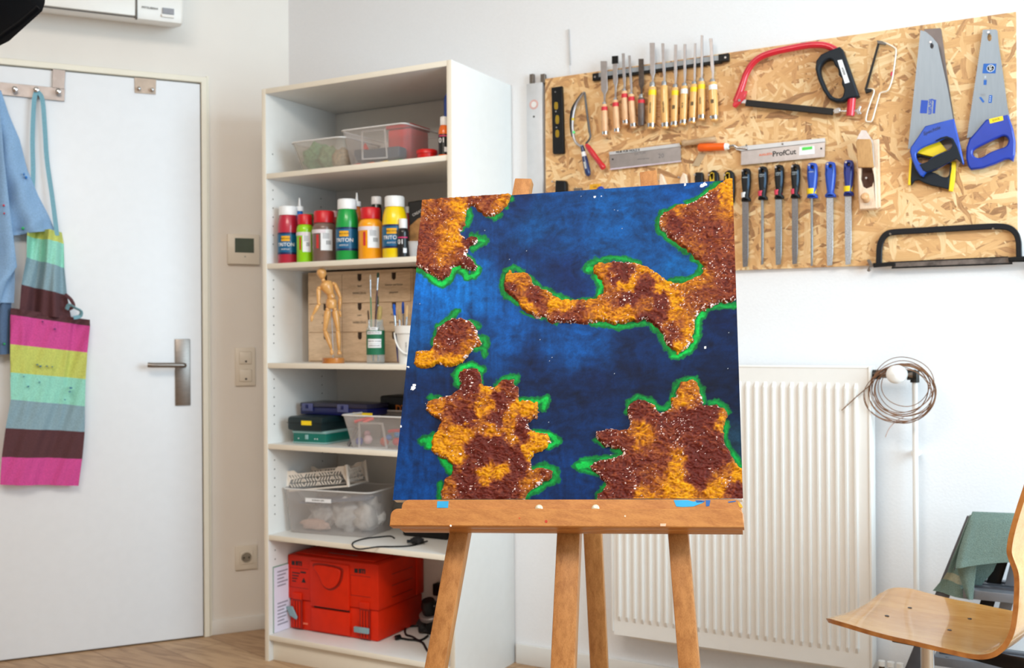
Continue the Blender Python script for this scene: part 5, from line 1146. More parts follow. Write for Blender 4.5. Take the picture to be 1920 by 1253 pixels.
# front saw, blue handle dark grip
s1 = thing('hand_saw', 'hand saw with blue handle and dark grip, left of the pair', 'saw', BOARD.P(*sb_(350, 960)), 'large hand saws')
le = teeth(sb_(168, 590), sa(290, 105), 62, 1.0)
prism('saw_blade', cm_(sa, [(345, 118), (420, 180), (490, 262), (530, 450), (610, 800), (670, 1140)])+cm_(sb_, [(800, 180), (600, 300), (300, 520)])+le, BOARD, .0255, .0269, M_sb, s1, [circ(sa, 422, 290, 22, 32)])
hole = smoothpoly(cm_(sb_, [(275, 665), (310, 605), (400, 550), (560, 490), (660, 445), (730, 445), (770, 480), (775, 540), (730, 600), (620, 640), (500, 700), (420, 765), (345, 785), (300, 750)]), 3)
prism('handle', cm_(sb_, [(800, 165), (822, 260), (880, 500), (940, 780), (925, 800), (900, 780), (830, 715), (740, 760), (600, 840), (420, 905), (370, 968), (330, 955), (270, 860), (215, 720), (190, 620), (200, 560), (300, 420), (400, 270), (600, 215)]), BOARD, .0205, .036, M_bluep, s1, [hole], bevel=.003)
grip = cm_(sb_, [(700, 405), (790, 440), (850, 560), (925, 790), (830, 718), (740, 762), (600, 842), (425, 905), (375, 880), (325, 800), (350, 790), (425, 762), (505, 705), (620, 645), (735, 604), (782, 540), (775, 478), (730, 440), (650, 440), (560, 478), (540, 470), (620, 425)])
prism('rubber_grip', grip, BOARD, .032, .0382, M_navyblk, s1, bevel=.0015)
uu, vv = BOARD.uv(*sb_(490, 335), .036); text('Spechtle', BOARD, uu, vv, .0362, .014, M_ink, s1, rot=.32, shear=.3)
prism('blue_print', cm_(sa, [(295, 925), (378, 930), (362, 1083), (280, 1080)]), BOARD, .0267, .0273, mat('blue_print', (20, 70, 170), .5), s1)
prism('blue_print', cm_(sa, [(445, 920), (472, 922), (458, 1083), (430, 1082)]), BOARD, .0267, .0273, mat('blue_print', (20, 70, 170), .5), s1)
uu, vv = BOARD.uv(*sa(408, 1002), .0273); text('forum', BOARD, uu, vv, .0271, .0175, mat('blue_print', (20, 70, 170), .5), s1, rot=-pi/2-.06, bold=.0006)
nail(s1, *sa(422, 275), w=0, L=.031)
# right saw
s3 = thing('hand_saw', 'all-blue handled hand saw with yellow name sticker, rightmost on the board', 'saw', BOARD.P(*sb_(1300, 880)), 'large hand saws')
le = teeth(sb_(985, 432), sa(1025, 100), 48, 1.6)
prism('saw_blade', cm_(sa, [(1030, 98), (1170, 95), (1192, 110), (1205, 260), (1250, 560), (1310, 1000), (1340, 1160)])+cm_(sb_, [(1540, 200), (1300, 300), (1050, 420)])+le, BOARD, .012, .0134, M_sb, s3, [smoothpoly(circ(sa, 1098, 190, 26, 44, 8), 2)])
hole = smoothpoly(cm_(sb_, [(1060, 625), (1100, 575), (1250, 500), (1400, 430), (1480, 403), (1535, 425), (1550, 480), (1510, 550), (1400, 590), (1290, 635), (1200, 692), (1130, 708), (1075, 680)]), 3)
prism('handle', cm_(sb_, [(1240, 178), (1540, 108), (1560, 130), (1618, 300), (1650, 470), (1645, 640), (1620, 752), (1560, 725), (1500, 730), (1380, 785), (1200, 850), (1030, 872), (990, 820), (965, 700), (972, 560), (1010, 450), (1130, 310)]), BOARD, .004, .028, mat('royal_blue_handle', (4, 52, 160), .35, coat=.2), s3, [hole], bevel=.0045)
prism('name_sticker', cm_(sb_, [(1285, 172), (1475, 128), (1485, 188), (1298, 235)]), BOARD, .0275, .0285, M_yellow, s3)
uu, vv = BOARD.uv(*sb_(1385, 182), .0286); text('EWR', BOARD, uu, vv, .0286, .009, mat('olive_ink', (120, 110, 20), .6), s3, rot=.2)
M_bp = mat('blue_print2', (10, 90, 170), .5)
prism('logo_plate', cm_(sa, [(1028, 497), (1180, 497), (1170, 612), (1014, 612)]), BOARD, .0132, .0138, M_bp, s3)
lathe('logo_ring', BOARD.P(*sa(1112, 552), .0138), BOARD.n, [(0, .0098), (.0003, .0098), (.0003, .0085), (0, .0085)], M_label, s3, 28)
uu, vv = BOARD.uv(*sa(1112, 552), .014); text('bk', BOARD, uu, vv, .0139, .014, M_label, s3, rot=-pi/2)
for pl_ in ([(1030, 688), (1068, 688), (1063, 748), (1028, 748)], [(1095, 868), (1133, 868), (1125, 958), (1085, 958)], [(975, 895), (1000, 888), (1042, 945), (1020, 958)]): prism('blue_print', cm_(sa, pl_), BOARD, .0132, .0138, M_bp, s3)
for k in range(3): prism('print_dot', circ(sa, 1108-k*2, 888+k*24, 6, 6, 8), BOARD, .0137, .0141, M_label, s3)
for k in range(4): prism('print_line', cm_(sa, [(1000+k*14, 850-k*0), (1006+k*14, 850), (1004+k*14, 880), (998+k*14, 880)]), BOARD, .0132, .0137, mat('grey_print', (130, 130, 135), .6), s3)
prism('print_line', cm_(sa, [(1040, 640), (1060, 640), (1058, 668), (1038, 668)]), BOARD, .0132, .0136, mat('pale_print2', (170, 180, 190), .5), s3)
nail(s3, *sa(1092, 150), w=0, L=.02)

# black hacksaw
hs = thing('hacksaw', 'black metal hacksaw at the lower right corner of the board', 'saw', BOARD.P(*hk_(1000, 600)))
fp = smoothpoly([(285, 580), (288, 480), (292, 390), (312, 310), (365, 240), (450, 212), (700, 196), (1100, 172), (1500, 150), (1660, 148), (1760, 168), (1830, 230), (1858, 320), (1862, 420), (1866, 520)], 5, closed=False)
prism('frame', cm_(hk_, stroke(fp, 68)), BOARD, .006, .016, mat('black_enamel', (8, 12, 20), .4, spec=.35), hs, bevel=.002)
prism('tension_block', cm_(hk_, [(222, 560), (330, 555), (430, 545), (470, 555), (470, 590), (330, 600), (225, 610)]), BOARD, .004, .02, M_black, hs, bevel=.0015)
prism('saw_blade', cm_(hk_, [(440, 552), (1740, 490), (1790, 500), (1790, 570), (430, 622)]), BOARD, .011, .0128, mat('worn_blade', (110, 102, 98), .45, .7, noise=.4, scale=40), hs)
prism('tooth_edge', cm_(hk_, teeth((430, 615), (1790, 562), 60, 0)[:1]+[(430, 606), (1790, 556), (1790, 574), (430, 624)]), BOARD, .0105, .0133, M_black, hs)
prism('blade_top_edge', cm_(hk_, [(440, 545), (1740, 485), (1740, 497), (440, 558)]), BOARD, .0105, .0133, M_black, hs)
prism('handle_arm', cm_(hk_, [(1740, 495), (1850, 485), (2050, 480), (2300, 700), (2260, 760), (2000, 545), (1745, 548)]), BOARD, .004, .022, M_black, hs, bevel=.003)
prism('wing_nut', smoothpoly(cm_(hk_, [(150, 530), (185, 520), (205, 560), (225, 575), (215, 600), (190, 610), (195, 640), (170, 658), (152, 640), (180, 590)]), 2), BOARD, .008, .016, M_brushed, hs, bevel=.001)
for x, y in ((428, 238), (1578, 182)): lathe('nail_head', BOARD.P(*hk_(x, y), .0), BOARD.n, [(0, .0016), (.022, .0016), (.0221, .0036), (.0235, .003)], M_chrome, hs, 12)
# ================================================================== RADIATOR
rad = thing('radiator', 'white ribbed panel radiator on the wall below the tool board', 'radiator', (1.6, -.07, .178))
M_rad = mat('radiator_enamel', (238, 236, 232), .35, noise=.008)
RU0, RU1, RZ0, RZ1 = 1.208, 2.0, .178, 1.043
def rad_front():
    vs, fs = [], []; per = .0259; n0 = int((RU1-RU0-.03)/per); per = (RU1-RU0-.03)/n0
    us = [RU0]
    for i in range(n0):
        b = RU0+.015+i*per
        us += [b, b+per*.16, b+per*.36, b+per*.52, b+per*.84]
    us += [RU1-.015, RU1]
    def hgt(u):
        if u <= RU0+.015 or u >= RU1-.016: return 0
        f = ((u-RU0-.015)/per) % 1
        if abs(f-.16) < .02 or abs(f-.36) < .02: return .009
        return 0
    zs = [RZ0, RZ0+.045, RZ0+.062, RZ1-.058, RZ1-.042, RZ1]; k_ = [0, 0, 1, 1, 0, 0]
    for z, k in zip(zs, k_):
        for u in us: vs.append(WALL.pt(u, z, .100+hgt(u)*k))
    n = len(us)
    for j in range(len(zs)-1):
        for i in range(n-1): fs.append((j*n+i, j*n+i+1, (j+1)*n+i+1, (j+1)*n+i))
    return from_data('ribbed_front', vs, fs, M_rad, rad)
rad_front()
box('panel_body', WALL, RU0, RU1, RZ0, RZ1, .040, .0995, M_rad, rad, .002)
box('side_cover', WALL, RU1+.0005, RU1+.008, RZ0+.01, RZ1+.006, .036, .103, M_rad, rad, .002)
box('side_cover', WALL, RU0-.008, RU0-.0005, RZ0+.01, RZ1+.006, .036, .103, M_rad, rad, .002)
box('top_grille', WALL, RU0, RU1, RZ1, RZ1+.006, .038, .102, M_rad, rad, .002)
for u in (RU0+.12, RU1-.12): box('wall_bracket', WALL, u-.02, u+.02, RZ0+.1, RZ1-.1, .0, .040, M_rad, rad)
box('lower_rail', WALL, RU0+.04, RU1-.04, RZ0-.018, RZ0, .045, .06, M_rad, rad)
pv = thing('heating_pipe', 'white vertical heating pipe on the wall right of the radiator', 'pipe', (2.115, -.05, 0))
PX = WALL.uv(1716.5, 900, .05)[0]; vz = WALL.uv(1680, 703, .07)[1]
tube('pipe_run', [WALL.pt(PX, 0.001, .05), WALL.pt(PX, vz-.02, .05)], .0078, M_whitepl, pv, 16)
for z in (.35, .8): box('pipe_clip', WALL, PX-.011, PX+.011, z-.006, z+.006, 0, .05, M_whitepl, pv, .001)
va = thing('radiator_valve', 'dark metal radiator valve with a round white thermostat knob', 'radiator valve', WALL.pt((RU1+PX)/2, vz-.02, .07))
M_dkm = mat('dark_metal', (58, 56, 54), .4, .8, noise=.1)
tube('valve_body', [WALL.pt(RU1+.009, vz, .07), WALL.pt(RU1+.03, vz, .07)], .014, M_dkm, va, 16)
tube('valve_body', [WALL.pt(RU1+.028, vz, .07), WALL.pt(PX-.004, vz, .062)], .010, M_brushed, va, 16)
tube('valve_body', [WALL.pt(PX-.02, vz, .058), WALL.pt(PX+.004, vz, .054)], .015, M_dkm, va, 16)
tube('valve_body', [WALL.pt(PX, vz+.012, .05), WALL.pt(PX, vz-.022, .05)], .0125, M_dkm, va, 16)
kp = WALL.P(1678, 703, .16)
kc = V(kp.x, 0, kp.z)
lathe('valve_neck', kc+V(0, -.07, 0), (0, -1, 0), [(0, .012), (.025, .014)], M_whitepl, va, 24)
lathe('thermostat_knob', kc+V(0, -.095, 0), (0, -1, 0), [(0, .02), (.006, .0255), (.05, .026), (.062, .0235), (.068, .016), (.070, 0)], M_whitepl, va, 36)
pf_ = thing('pipe_fitting', 'small dark brass pipe fittings on the floor side right of the radiator', 'pipe fitting', WALL.pt(2.06, .165, .06))
M_br2 = mat('old_brass', (96, 74, 50), .5, .6)
for x_ in (2.025, 2.05, 2.075):
    tube('fitting_body', [WALL.pt(x_, .0, .055), WALL.pt(x_, .185, .055)], .008 if x_ != 2.05 else .006, M_br2, pf_, 12)
    lathe('fitting_cap', WALL.pt(x_, .185, .055), (0, 0, 1), [(0, .011), (.014, .010), (.0141, 0)], M_whitepl, pf_, 14)
# coil of wire on the valve
wc = thing('wire_coil', 'loose coil of thin brown wire hung over the white radiator knob', 'wire', WALL.P(1690, 815, .09))
M_wire = mat('brown_wire', (136, 98, 70), .45, .3, noise=.25, scale=30)
rnd = random.Random(5)
def wpt(x, y, w): return WALL.P(x, y, w)
loops = [(1692, 738, 63, 54, .10), (1694, 736, 60, 50, .092), (1688, 740, 60, 50, .104), (1690, 732, 52, 45, .098), (1696, 728, 50, 44, .09), (1684, 742, 64, 50, .108), (1698, 733, 56, 48, .1), (1693, 722, 58, 52, .096), (1698, 722, 45, 40, .102), (1688, 738, 66, 54, .094), (1691, 730, 60, 52, .106)]
for i, (cx, cy, rx, ry, w_) in enumerate(loops):
    ph = rnd.random()*6; e_ = rnd.uniform(-.03, .03); tl2 = rnd.uniform(-.25, .25)
    pts = []
    for a in np.linspace(0, 2*pi, 40, endpoint=False):
        x = rx*(1+e_*math.sin(2*a+ph))*math.cos(a); y = ry*(1+.03*math.sin(3*a+ph))*math.sin(a)
        pts.append(wpt(cx+x*math.cos(tl2)-y*math.sin(tl2), cy+x*math.sin(tl2)+y*math.cos(tl2), w_+.006*math.sin(a+ph)))
    tube('wire_loop', pts, .0011 if i % 3 else .0016, M_wire, wc, 6, closed=True)
tube('wire_end', [wpt(1640, 712, .1), wpt(1632, 722, .105), wpt(1606, 744, .108), wpt(1578, 770, .11)], .0016, M_wire, wc, 6)
tube('wire_end', curve3([wpt(1695, 782, .1), wpt(1680, 790, .1), wpt(1667, 804, .1), wpt(1660, 820, .1)], 5), .0012, mat('pinkish_wire', (190, 160, 150), .5), wc, 6)

# ================================================================== PLYWOOD CHAIR
d_ = V(.975, -.222, 0).normalized(); Wd_ = V(.222, .975, 0).normalized()
A0 = V(1.990, -.70, .46)
CHF = Frame(A0, d_, (0, 0, 1), -Wd_)
c7c = lambda x, y: (1500+x/3.55, 900+y/3.55)
prof = [(128, 958), (145, 946), (170, 941), (205, 942), (290, 958), (450, 1006), (600, 1046), (750, 1079), (900, 1115), (1050, 1150), (1140, 1168), (1220, 1172), (1290, 1156), (1345, 1116), (1385, 1058), (1410, 985), (1422, 880), (1430, 760), (1433, 660), (1426, 600), (1406, 540), (1390, 480), (1395, 420), (1412, 340), (1440, 240), (1468, 150), (1498, 60), (1530, -40), (1560, -140), (1575, -200)]
uvp = smoothpoly([CHF.uv(*c7c(x, y+8)) for x, y in prof], 4, closed=False)
chair = thing('plywood_chair', 'bent plywood chair shell on a chrome column at the right edge', 'chair', V(A0.x, A0.y, 0)+d_*.17+Wd_*.2)
WT = .42; NW = 28; TH = .0105
M_ply1 = wood('chair_veneer', (206, 146, 74), (224, 170, 98), (2, 12, 12), .25, 2.2, .6)
M_plye = wood('chair_ply_edge', (150, 88, 38), (190, 124, 62), (4, 4, 4), .35, 1.6, .3)
def shell():
    n = len(uvp); L = [0]
    for i in range(1, n): L.append(L[-1]+math.hypot(uvp[i][0]-uvp[i-1][0], uvp[i][1]-uvp[i-1][1]))
    tot = L[-1]; vs, fs, mi = [], [], []
    for side in (1, -1):
        for i in range(n):
            a = uvp[max(i-1, 0)]; b = uvp[min(i+1, n-1)]; t = Vector((b[0]-a[0], b[1]-a[1])).normalized(); nn = Vector((-t.y, t.x))*(TH/2*side)
            r_ = .07; ins = 0
            if L[i] < r_: ins = r_-math.sqrt(max(r_*r_-(r_-L[i])**2, 0))
            if tot-L[i] < r_: ins = r_-math.sqrt(max(r_*r_-(r_-(tot-L[i]))**2, 0))
            s_ = L[i]/tot; waist = .03*math.exp(-((s_-.62)/.10)**2); ins = max(ins*.8, 0)+waist*.4
            for k in range(NW+1):
                q = k/NW; wv = ins+(WT-2*ins)*q
                dish = -.012*math.sin(pi*q)
                vs.append(CHF.pt(uvp[i][0]+nn.x*(1+0)+(-dish if s_ > .6 else 0)*min(1, (s_-.6)*5 if s_ > .6 else 0), uvp[i][1]+nn.y+(dish if s_ < .45 else 0), -wv))
    W_ = NW+1
    for sd in (0, 1):
        for i in range(n-1):
            for k in range(NW):
                b = sd*n*W_+i*W_+k; fs.append((b, b+1, b+W_+1, b+W_)); mi.append(0)
    for i in range(n-1):
        for k in (0, NW):
            b = i*W_+k; c = n*W_+b; fs.append((b, b+W_, c+W_, c)); mi.append(1)
    for i in (0, n-1):
        for k in range(NW):
            b = i*W_+k; c = n*W_+b; fs.append((b, b+1, c+1, c)); mi.append(1)
    return from_data('seat_shell', vs, fs, [M_ply1, M_plye], chair, 50, mi)
shell()
for x, y in ((730, 815), (578, 898), (1130, 910), (995, 1002)):
    p = atz(*c7c(x, y), .44)
    # drop the screw onto the seat surface at this distance from the front
    u_ = (p-A0).dot(d_); zz = min((abs(q[0]-u_), q[1]) for q in uvp[:len(uvp)//2])[1]
    wv = (p-A0).dot(Wd_); zz += TH/2-.012*math.sin(pi*wv/WT)
    p = sight(*c7c(x, y), (0, 0, 1), A0.z+zz)
    u_ = (p-A0).dot(d_); wv = (p-A0).dot(Wd_); zz = min((abs(q[0]-u_), q[1]) for q in uvp[:len(uvp)//2])[1]+TH/2-.012*math.sin(pi*wv/WT)
    lathe('seat_screw', V(p.x, p.y, A0.z+zz-.001), (0, 0, 1), [(0, .0055), (.0022, .0045), (.0023, 0)], mat('dark_screw', (70, 66, 70), .4, .6), chair, 14)
colp = sight(1739, 1230, V(0, 0, 0)+Wd_, Wd_.dot(A0)+.2)
colx = V(colp.x, colp.y, 0)
zc_ = A0.z-.058
lathe('column', colx+V(0, 0, .10), (0, 0, 1), [(0, .024), (.18, .024), (.181, .0155), (zc_-.10+.04, .0155)], M_chrome, chair, 28)
box('seat_plate', Frame(colx+V(0, 0, zc_), d_, Wd_, (0, 0, 1)), -.07, .09, -.04, .06, .0, .010, M_black, chair, .002)
backbar = [colx+d_*.06+V(0, 0, zc_+.004), colx+d_*.22+V(0, 0, zc_-.006), colx+d_*.30+V(0, 0, zc_+.03), colx+d_*.315+V(0, 0, zc_+.12)]
tube('back_support', curve3(backbar, 4), .018, M_black, chair, 10, flat=.35)
for k in range(5):
    a = k*2*pi/5+.3; e_ = colx+V(math.cos(a)*.27, math.sin(a)*.27, .05)
    tube('base_arm', [colx+V(0, 0, .11), colx+V(math.cos(a)*.15, math.sin(a)*.15, .085), e_], [.02, .016, .012], M_alu, chair, 12)
    lathe('glide', e_-V(0, 0, .05), (0, 0, 1), [(0, .018), (.012, .018), (.014, .008), (.045, .008)], M_black, chair, 16)

# ================================================================== STEP LADDER + TOWEL
ld = thing('step_ladder', 'grey metal step ladder with black tread edges behind the plywood chair', 'step ladder', WALL.P(1850, 1253, .22))
M_gr = mat('grey_metal', (128, 132, 140), .45, .5, noise=.06); M_grd = mat('dark_grey_rail', (84, 84, 90), .5, .3, noise=.1)
def beam(name, A, B, wdir, wd, th, mt, par, bev=.001):
    A, B = Vector(A), Vector(B); e2 = (B-A).normalized(); e1 = (Vector(wdir)-e2*e2.dot(Vector(wdir))).normalized(); fr = Frame(A, e1, e2, e1.cross(e2)); 
    return box(name, fr, -wd/2, wd/2, 0, (B-A).length, -th/2, th/2, mt, par, bev)
def toz(A, B, z): return A+(B-A)*((z-A.z)/(B.z-A.z))
def rail_(x0, y0, x1, y1, w_, wd, mt, nm='rail', drift=0.):
    A = WALL.P(x0, y0, w_); B = WALL.P(x1, y1, w_); B = toz(A, B, .004); B.y -= drift; return beam(nm, B, A, (1, 0, 0), wd, .022, mt, ld)
rail_(1826, 972, 1712, 1253, .20, .034, M_grd, drift=.05)
rail_(1972, 975, 2035, 1253, .20, .034, M_gr, drift=.05)
rail_(1893, 1000, 1842, 1160, .13, .034, M_black, 'rear_rail')  # rail lying in shade, the shade put in as black colour
rail_(1921, 1000, 1880, 1160, .15, .03, M_gr, 'rear_rail')
tA, tB = WALL.P(1826, 972, .20), WALL.P(1972, 975, .20)
tube('top_rail', [tA+V(-.005, 0, .0), tB+V(.005, 0, .0)], .013, M_gr, ld, 14)
for (x0, x1, y, w_) in ((1790, 1990, 1112, .24), (1735, 2020, 1238, .26)):
    a_ = WALL.uv(x0, y, w_); b_ = WALL.uv(x1, y, w_)
    tr_ = box('tread', WALL, a_[0]+.02, b_[0]-.02, a_[1]-.012, a_[1]+.012, w_-.16, w_, M_gr, ld, .002)
    for k in range(3): box('tread_ridge', WALL, a_[0]+.03, b_[0]-.03, a_[1]+.012, a_[1]+.0155, w_-.05-k*.04, w_-.035-k*.04, M_grd, tr_)
    tube('tread_edge', [WALL.pt(a_[0]+.01, a_[1]+.008, w_-.16), WALL.pt(b_[0]-.01, a_[1]+.008, w_-.16)], .004, M_black, tr_, 8)
pts = [WALL.P(*p, .25) for p in ((1773, 1234), (1782, 1236), (1800, 1240), (1815, 1244), (1826, 1247), (1831, 1253), (1831, 1262))]
tube('wire_stay', curve3(pts, 4), .0032, M_black, ld, 8)
tw = thing('towel', 'sage green towel draped over the step ladder behind the chair', 'towel', WALL.P(1800, 1120, .25))
M_tw = mat('terry_cloth', (108, 134, 128), .95, noise=.22, scale=520, bump=.9, rgb2=(134, 158, 150)); M_twb = mat('towel_border', (158, 160, 140), .9, noise=.1, scale=200, bump=.3)
M_tw.node_tree.nodes['Bump'].inputs['Distance'].default_value = .004
def trows(rows, w0, w1=None):
    n = len(rows); return [(WALL.P(a[0], a[1], w0+((w1 or w0)-w0)*i/(n-1)), WALL.P(b[0], b[1], w0+((w1 or w0)-w0)*i/(n-1))) for i, (a, b) in enumerate(rows)]
front = [((1823, 960), (1985, 966)), ((1817, 975), (1990, 980)), ((1808, 1000), (1993, 1002)), ((1800, 1025), (1996, 1022)), ((1794, 1050), (1996, 1036)), ((1792, 1064), (1996, 1045))]
R_ = rowsub(trows(front, .225, .275), 6)
def tfold(u, v):
    return .012*math.exp(-((u-.05)/.05)**2)*v+.006*math.sin(u*11+1)*v
o = loft('front_flap', R_, M_tw, tw, tfold, .006, 60, None, -V(0, 1, 0))
# lift the hem into the soft arch the photo shows
side = [((1818, 966), (1830, 966)), ((1808, 990), (1822, 990)), ((1797, 1020), (1816, 1020)), ((1784, 1050), (1812, 1056)), ((1776, 1073), (1808, 1082)), ((1768, 1085), (1812, 1100)), ((1749, 1108), (1818, 1126))]
R_, st = rowsub(trows(side, .215, .235), 6, [0, 0, 0, 0, 1, 0])
loft('side_drape', R_, [M_tw, M_twb], tw, lambda u, v: .006*math.sin(u*8+v*3), .006, 24, st, -V(0, 1, 0))
inner = [((1794, 1060), (1832, 1046)), ((1797, 1075), (1830, 1068)), ((1804, 1096), (1827, 1092)), ((1813, 1122), (1824, 1126))]
loft('folded_corner', rowsub(trows(inner, .262, .25), 6), M_tw, tw, lambda u, v: .004*math.sin(u*4), .006, 16, None, -V(0, 1, 0))
back = [((1826, 990), (1900, 992)), ((1826, 1045), (1874, 1045)), ((1826, 1075), (1862, 1072)), ((1826, 1106), (1838, 1100))]
loft('rear_drape', rowsub(trows(back, .19, .18), 6), M_tw, tw, None, .006, 16, None, -V(0, 1, 0))
# ================================================================== EASEL
EX = V(.96146, .27321, .0308).normalized(); EYr = V(-.14653, .36944, .91763); EY = (EYr-EX*EYr.dot(EX)).normalized(); EN = EX.cross(EY)
if EN.dot(CF) > 0: EN = -EN
EF = Frame((1.477, -1.696, .857), EX, EY, EN)
es = thing('easel', 'beech wood studio easel standing in the middle of the room holding the painting', 'easel', (EF.o.x+.3, EF.o.y+.3, 0))
M_bv = wood('beech_upright', (150, 94, 44), (180, 122, 66), (60, 60, 1.3), .4, 1.8, .25)
M_bh = wood('beech_ledge', (164, 100, 44), (190, 126, 62), (1.2, 60, 60), .38, 1.8, .25)
def leg(nm, x0, y0, x1, y1, wdpx, w0, th, mt=M_bv, ext=0.):
    a = EF.uv(x0, y0, w0); b = EF.uv(x1, y1, w0); A = EF.pt(*a, w0-th/2); B = EF.pt(*b, w0-th/2)
    wd = wdpx*mpp(B); B = toz(A, B, .012); A = A+(A-B).normalized()*ext
    return beam(nm, B, A, EX, wd, th, mt, es, .0025)
leg('leg', 981, 334, 859.6, 1002, 37.5, -.020, .022)
leg('leg', 1215, 320, 1271.5, 1002, 38, -.020, .022)
leg('mast', 1085, 560, 1065.5, 1002, 44, -.022, .024)
def atdepth(px, py, dep): return CAM+(CF+CR*((px-960)/FPX)+CU*((626.5-py)/FPX))*dep
Tt = atdepth(1083, 400, 2.13); Ab = atdepth(1112, 1002, 2.30); Bf = toz(Tt, Ab, .012)
beam('rear_leg', Bf, Tt, EX, .0405, .022, M_bv, es, .0025)
# cross rails behind the painting
for v_, ul, ur_ in ((.50, .17, .45), (.05, .10, .52)):
    box('cross_rail', EF, ul, ur_, v_-.02, v_+.02, -.066, -.046, M_bh, es, .002)
# ledge
LW1 = .034
tuv = EF.uv(1060, 953.8, LW1)[1]; buv = EF.uv(1060, 987.6, LW1)[1]
ul = EF.uv(731.5, 970, LW1)[0]; ur_ = EF.uv(1394.5, 970, LW1)[0]
def rrect(u0, u1, v0, v1, r, corners=(1, 1, 1, 1)):
    out = []
    for cx, cy, st, on in ((u1-r, v1-r, 0, corners[0]), (u0+r, v1-r, 1, corners[1]), (u0+r, v0+r, 2, corners[2]), (u1-r, v0+r, 3, corners[3])):
        if not on: out.append((u1 if st in (0, 3) else u0, v1 if st < 2 else v0)); continue
        for q in range(6): a = (st+q/5)*pi/2; out.append((cx+r*math.cos(a), cy+r*math.sin(a)))
    return out
lp = prism_uv('ledge_lip', rrect(ul, ur_, buv, tuv, .012, (1, 1, 0, 0)), EF, .0122, LW1, M_bh, es, bevel=.0015)
ls = prism_uv('ledge_strip', rrect(EF.uv(753, 950, .012)[0], EF.uv(1391, 950, .012)[0], buv, -.0025, .012, (1, 1, 0, 0)), EF, -.019, .012, M_bh, es, bevel=.001)
for x in (1010.5, 1116.5):
    u_, v_ = EF.uv(x, 953.5, .012); lathe('ledge_bolt', EF.pt(u_, v_, .0115), EF.n, [(0, .0068), (.0015, .0064), (.003, .0045), (.0034, 0)], mat('brass_white_bolt', (214, 206, 180), .35, .3), es, 20)
M_lb = mat('sky_blue_paint', (30, 160, 214), .5); M_db = mat('deep_blue_paint', (20, 90, 160), .5)
for pl_, mt_ in (([(820, 940), (841, 940), (840, 952.5), (819, 952.5)], M_lb), ([(1263, 938), (1290, 938), (1300, 941), (1316, 938), (1318, 943), (1300, 950), (1280, 951), (1268, 950)], M_lb), ([(1323, 938), (1332, 938), (1330, 949), (1324, 950)], M_db), ([(1304, 938), (1322, 939), (1320, 942), (1306, 943)], M_db), ([(1365, 941), (1380, 939), (1379, 941), (1366, 943)], M_db)):
    prism('paint_smear', pl_, EF, .0118, .0125, mt_, es)
prism('paint_smear', [(1383, 941), (1391, 947), (1393, 953), (1386, 951)], EF, .0118, .0126, mat('ochre_paint', (214, 160, 20), .5), es)
for x, y, r_, c in ((1024, 978, 2.6, (190, 50, 20)), (974, 972, 1.6, (190, 80, 30)), (845, 986, 1.8, (236, 230, 220)), (1172, 968, 1.6, (226, 200, 170))):
    prism('paint_speck', circ(lambda a, b: (a, b), x, y, r_, r_*1.1, 9), EF, LW1-.0006, LW1+.0004, mat('speck_%d' % x, c, .6), es)
prism('paint_speck', [(1238, 982), (1249, 982), (1248, 987), (1238, 987)], EF, LW1-.0006, LW1+.0004, mat('pale_smear', (222, 180, 150), .6), es)

# ================================================================== PAINTING
PW_, PH_ = .6, .604
pt = thing('painting', 'square blue painting with thick brown and ochre islands edged in green, on the easel', 'painting', EF.pt(.3, 0, 0))
box('canvas_board', EF, .0005, PW_-.0005, .0003, PH_-.0005, -.019, -.0006, mat('primed_canvas', (236, 232, 224), .8, noise=.02, scale=200), pt, .001)
NG = 560
gu = np.linspace(0, PW_, NG); gv = np.linspace(0, PH_, NG); U, Vv = np.meshgrid(gu, gv)
o_, ex_, ey_, n_ = (np.array(x) for x in (EF.o, EF.ex, EF.ey, EF.n))
P3 = o_+U[..., None]*ex_+Vv[..., None]*ey_-np.array(CAM)
dz_ = P3@np.array(CF); X = 960+FPX*(P3@np.array(CR))/dz_; Y = 626.5-FPX*(P3@np.array(CU))/dz_
def vnoise(x, y, seed):
    r = np.random.default_rng(seed); G = r.random((64, 64))
    xi = np.floor(x).astype(int); yi = np.floor(y).astype(int); fx = x-xi; fy = y-yi; fx = fx*fx*(3-2*fx); fy = fy*fy*(3-2*fy)
    g = lambda a, b: G[a % 64, b % 64]
    return (g(xi, yi)*(1-fx)+g(xi+1, yi)*fx)*(1-fy)+(g(xi, yi+1)*(1-fx)+g(xi+1, yi+1)*fx)*fy
def fbm(x, y, seed, o=4):
    s = 0; a = .5; t = 0
    for k in range(o): s = s+a*vnoise(x*2**k+k*7.3, y*2**k+k*3.1, seed+k); t += a; a *= .5
    return s/t
jx = (fbm(X/9, Y/9, 1, 3)-.5)*9; jy = (fbm(X/9, Y/9, 11, 3)-.5)*9
XJ, YJ = X+jx, Y+jy
def sdf(poly, x, y):
    p = np.array(poly); q = np.roll(p, -1, 0); d = np.full(x.shape, 1e9); ins = np.zeros(x.shape, bool)
    for (ax, ay), (bx, by) in zip(p, q):
        ex, ey = bx-ax, by-ay; wx, wy = x-ax, y-ay; t = np.clip((wx*ex+wy*ey)/(ex*ex+ey*ey+1e-9), 0, 1)
        d = np.minimum(d, (wx-t*ex)**2+(wy-t*ey)**2)
        c = ((ay <= y) != (by <= y)) & (x < ax+(y-ay)/(by-ay if by != ay else 1e-9)*ex); ins ^= c
    d = np.sqrt(d); return np.where(ins, d, -d)
k1 = lambda x, y: (720+x/3.9167, 320+y/3.9167)
k2 = lambda x, y: (1060+x/3.4806, 320+y/3.4806)
k3 = lambda x, y: (720+x/3.297, 580+y/3.297)
k4 = lambda x, y: (1060+x/3.686, 620+y/3.686)
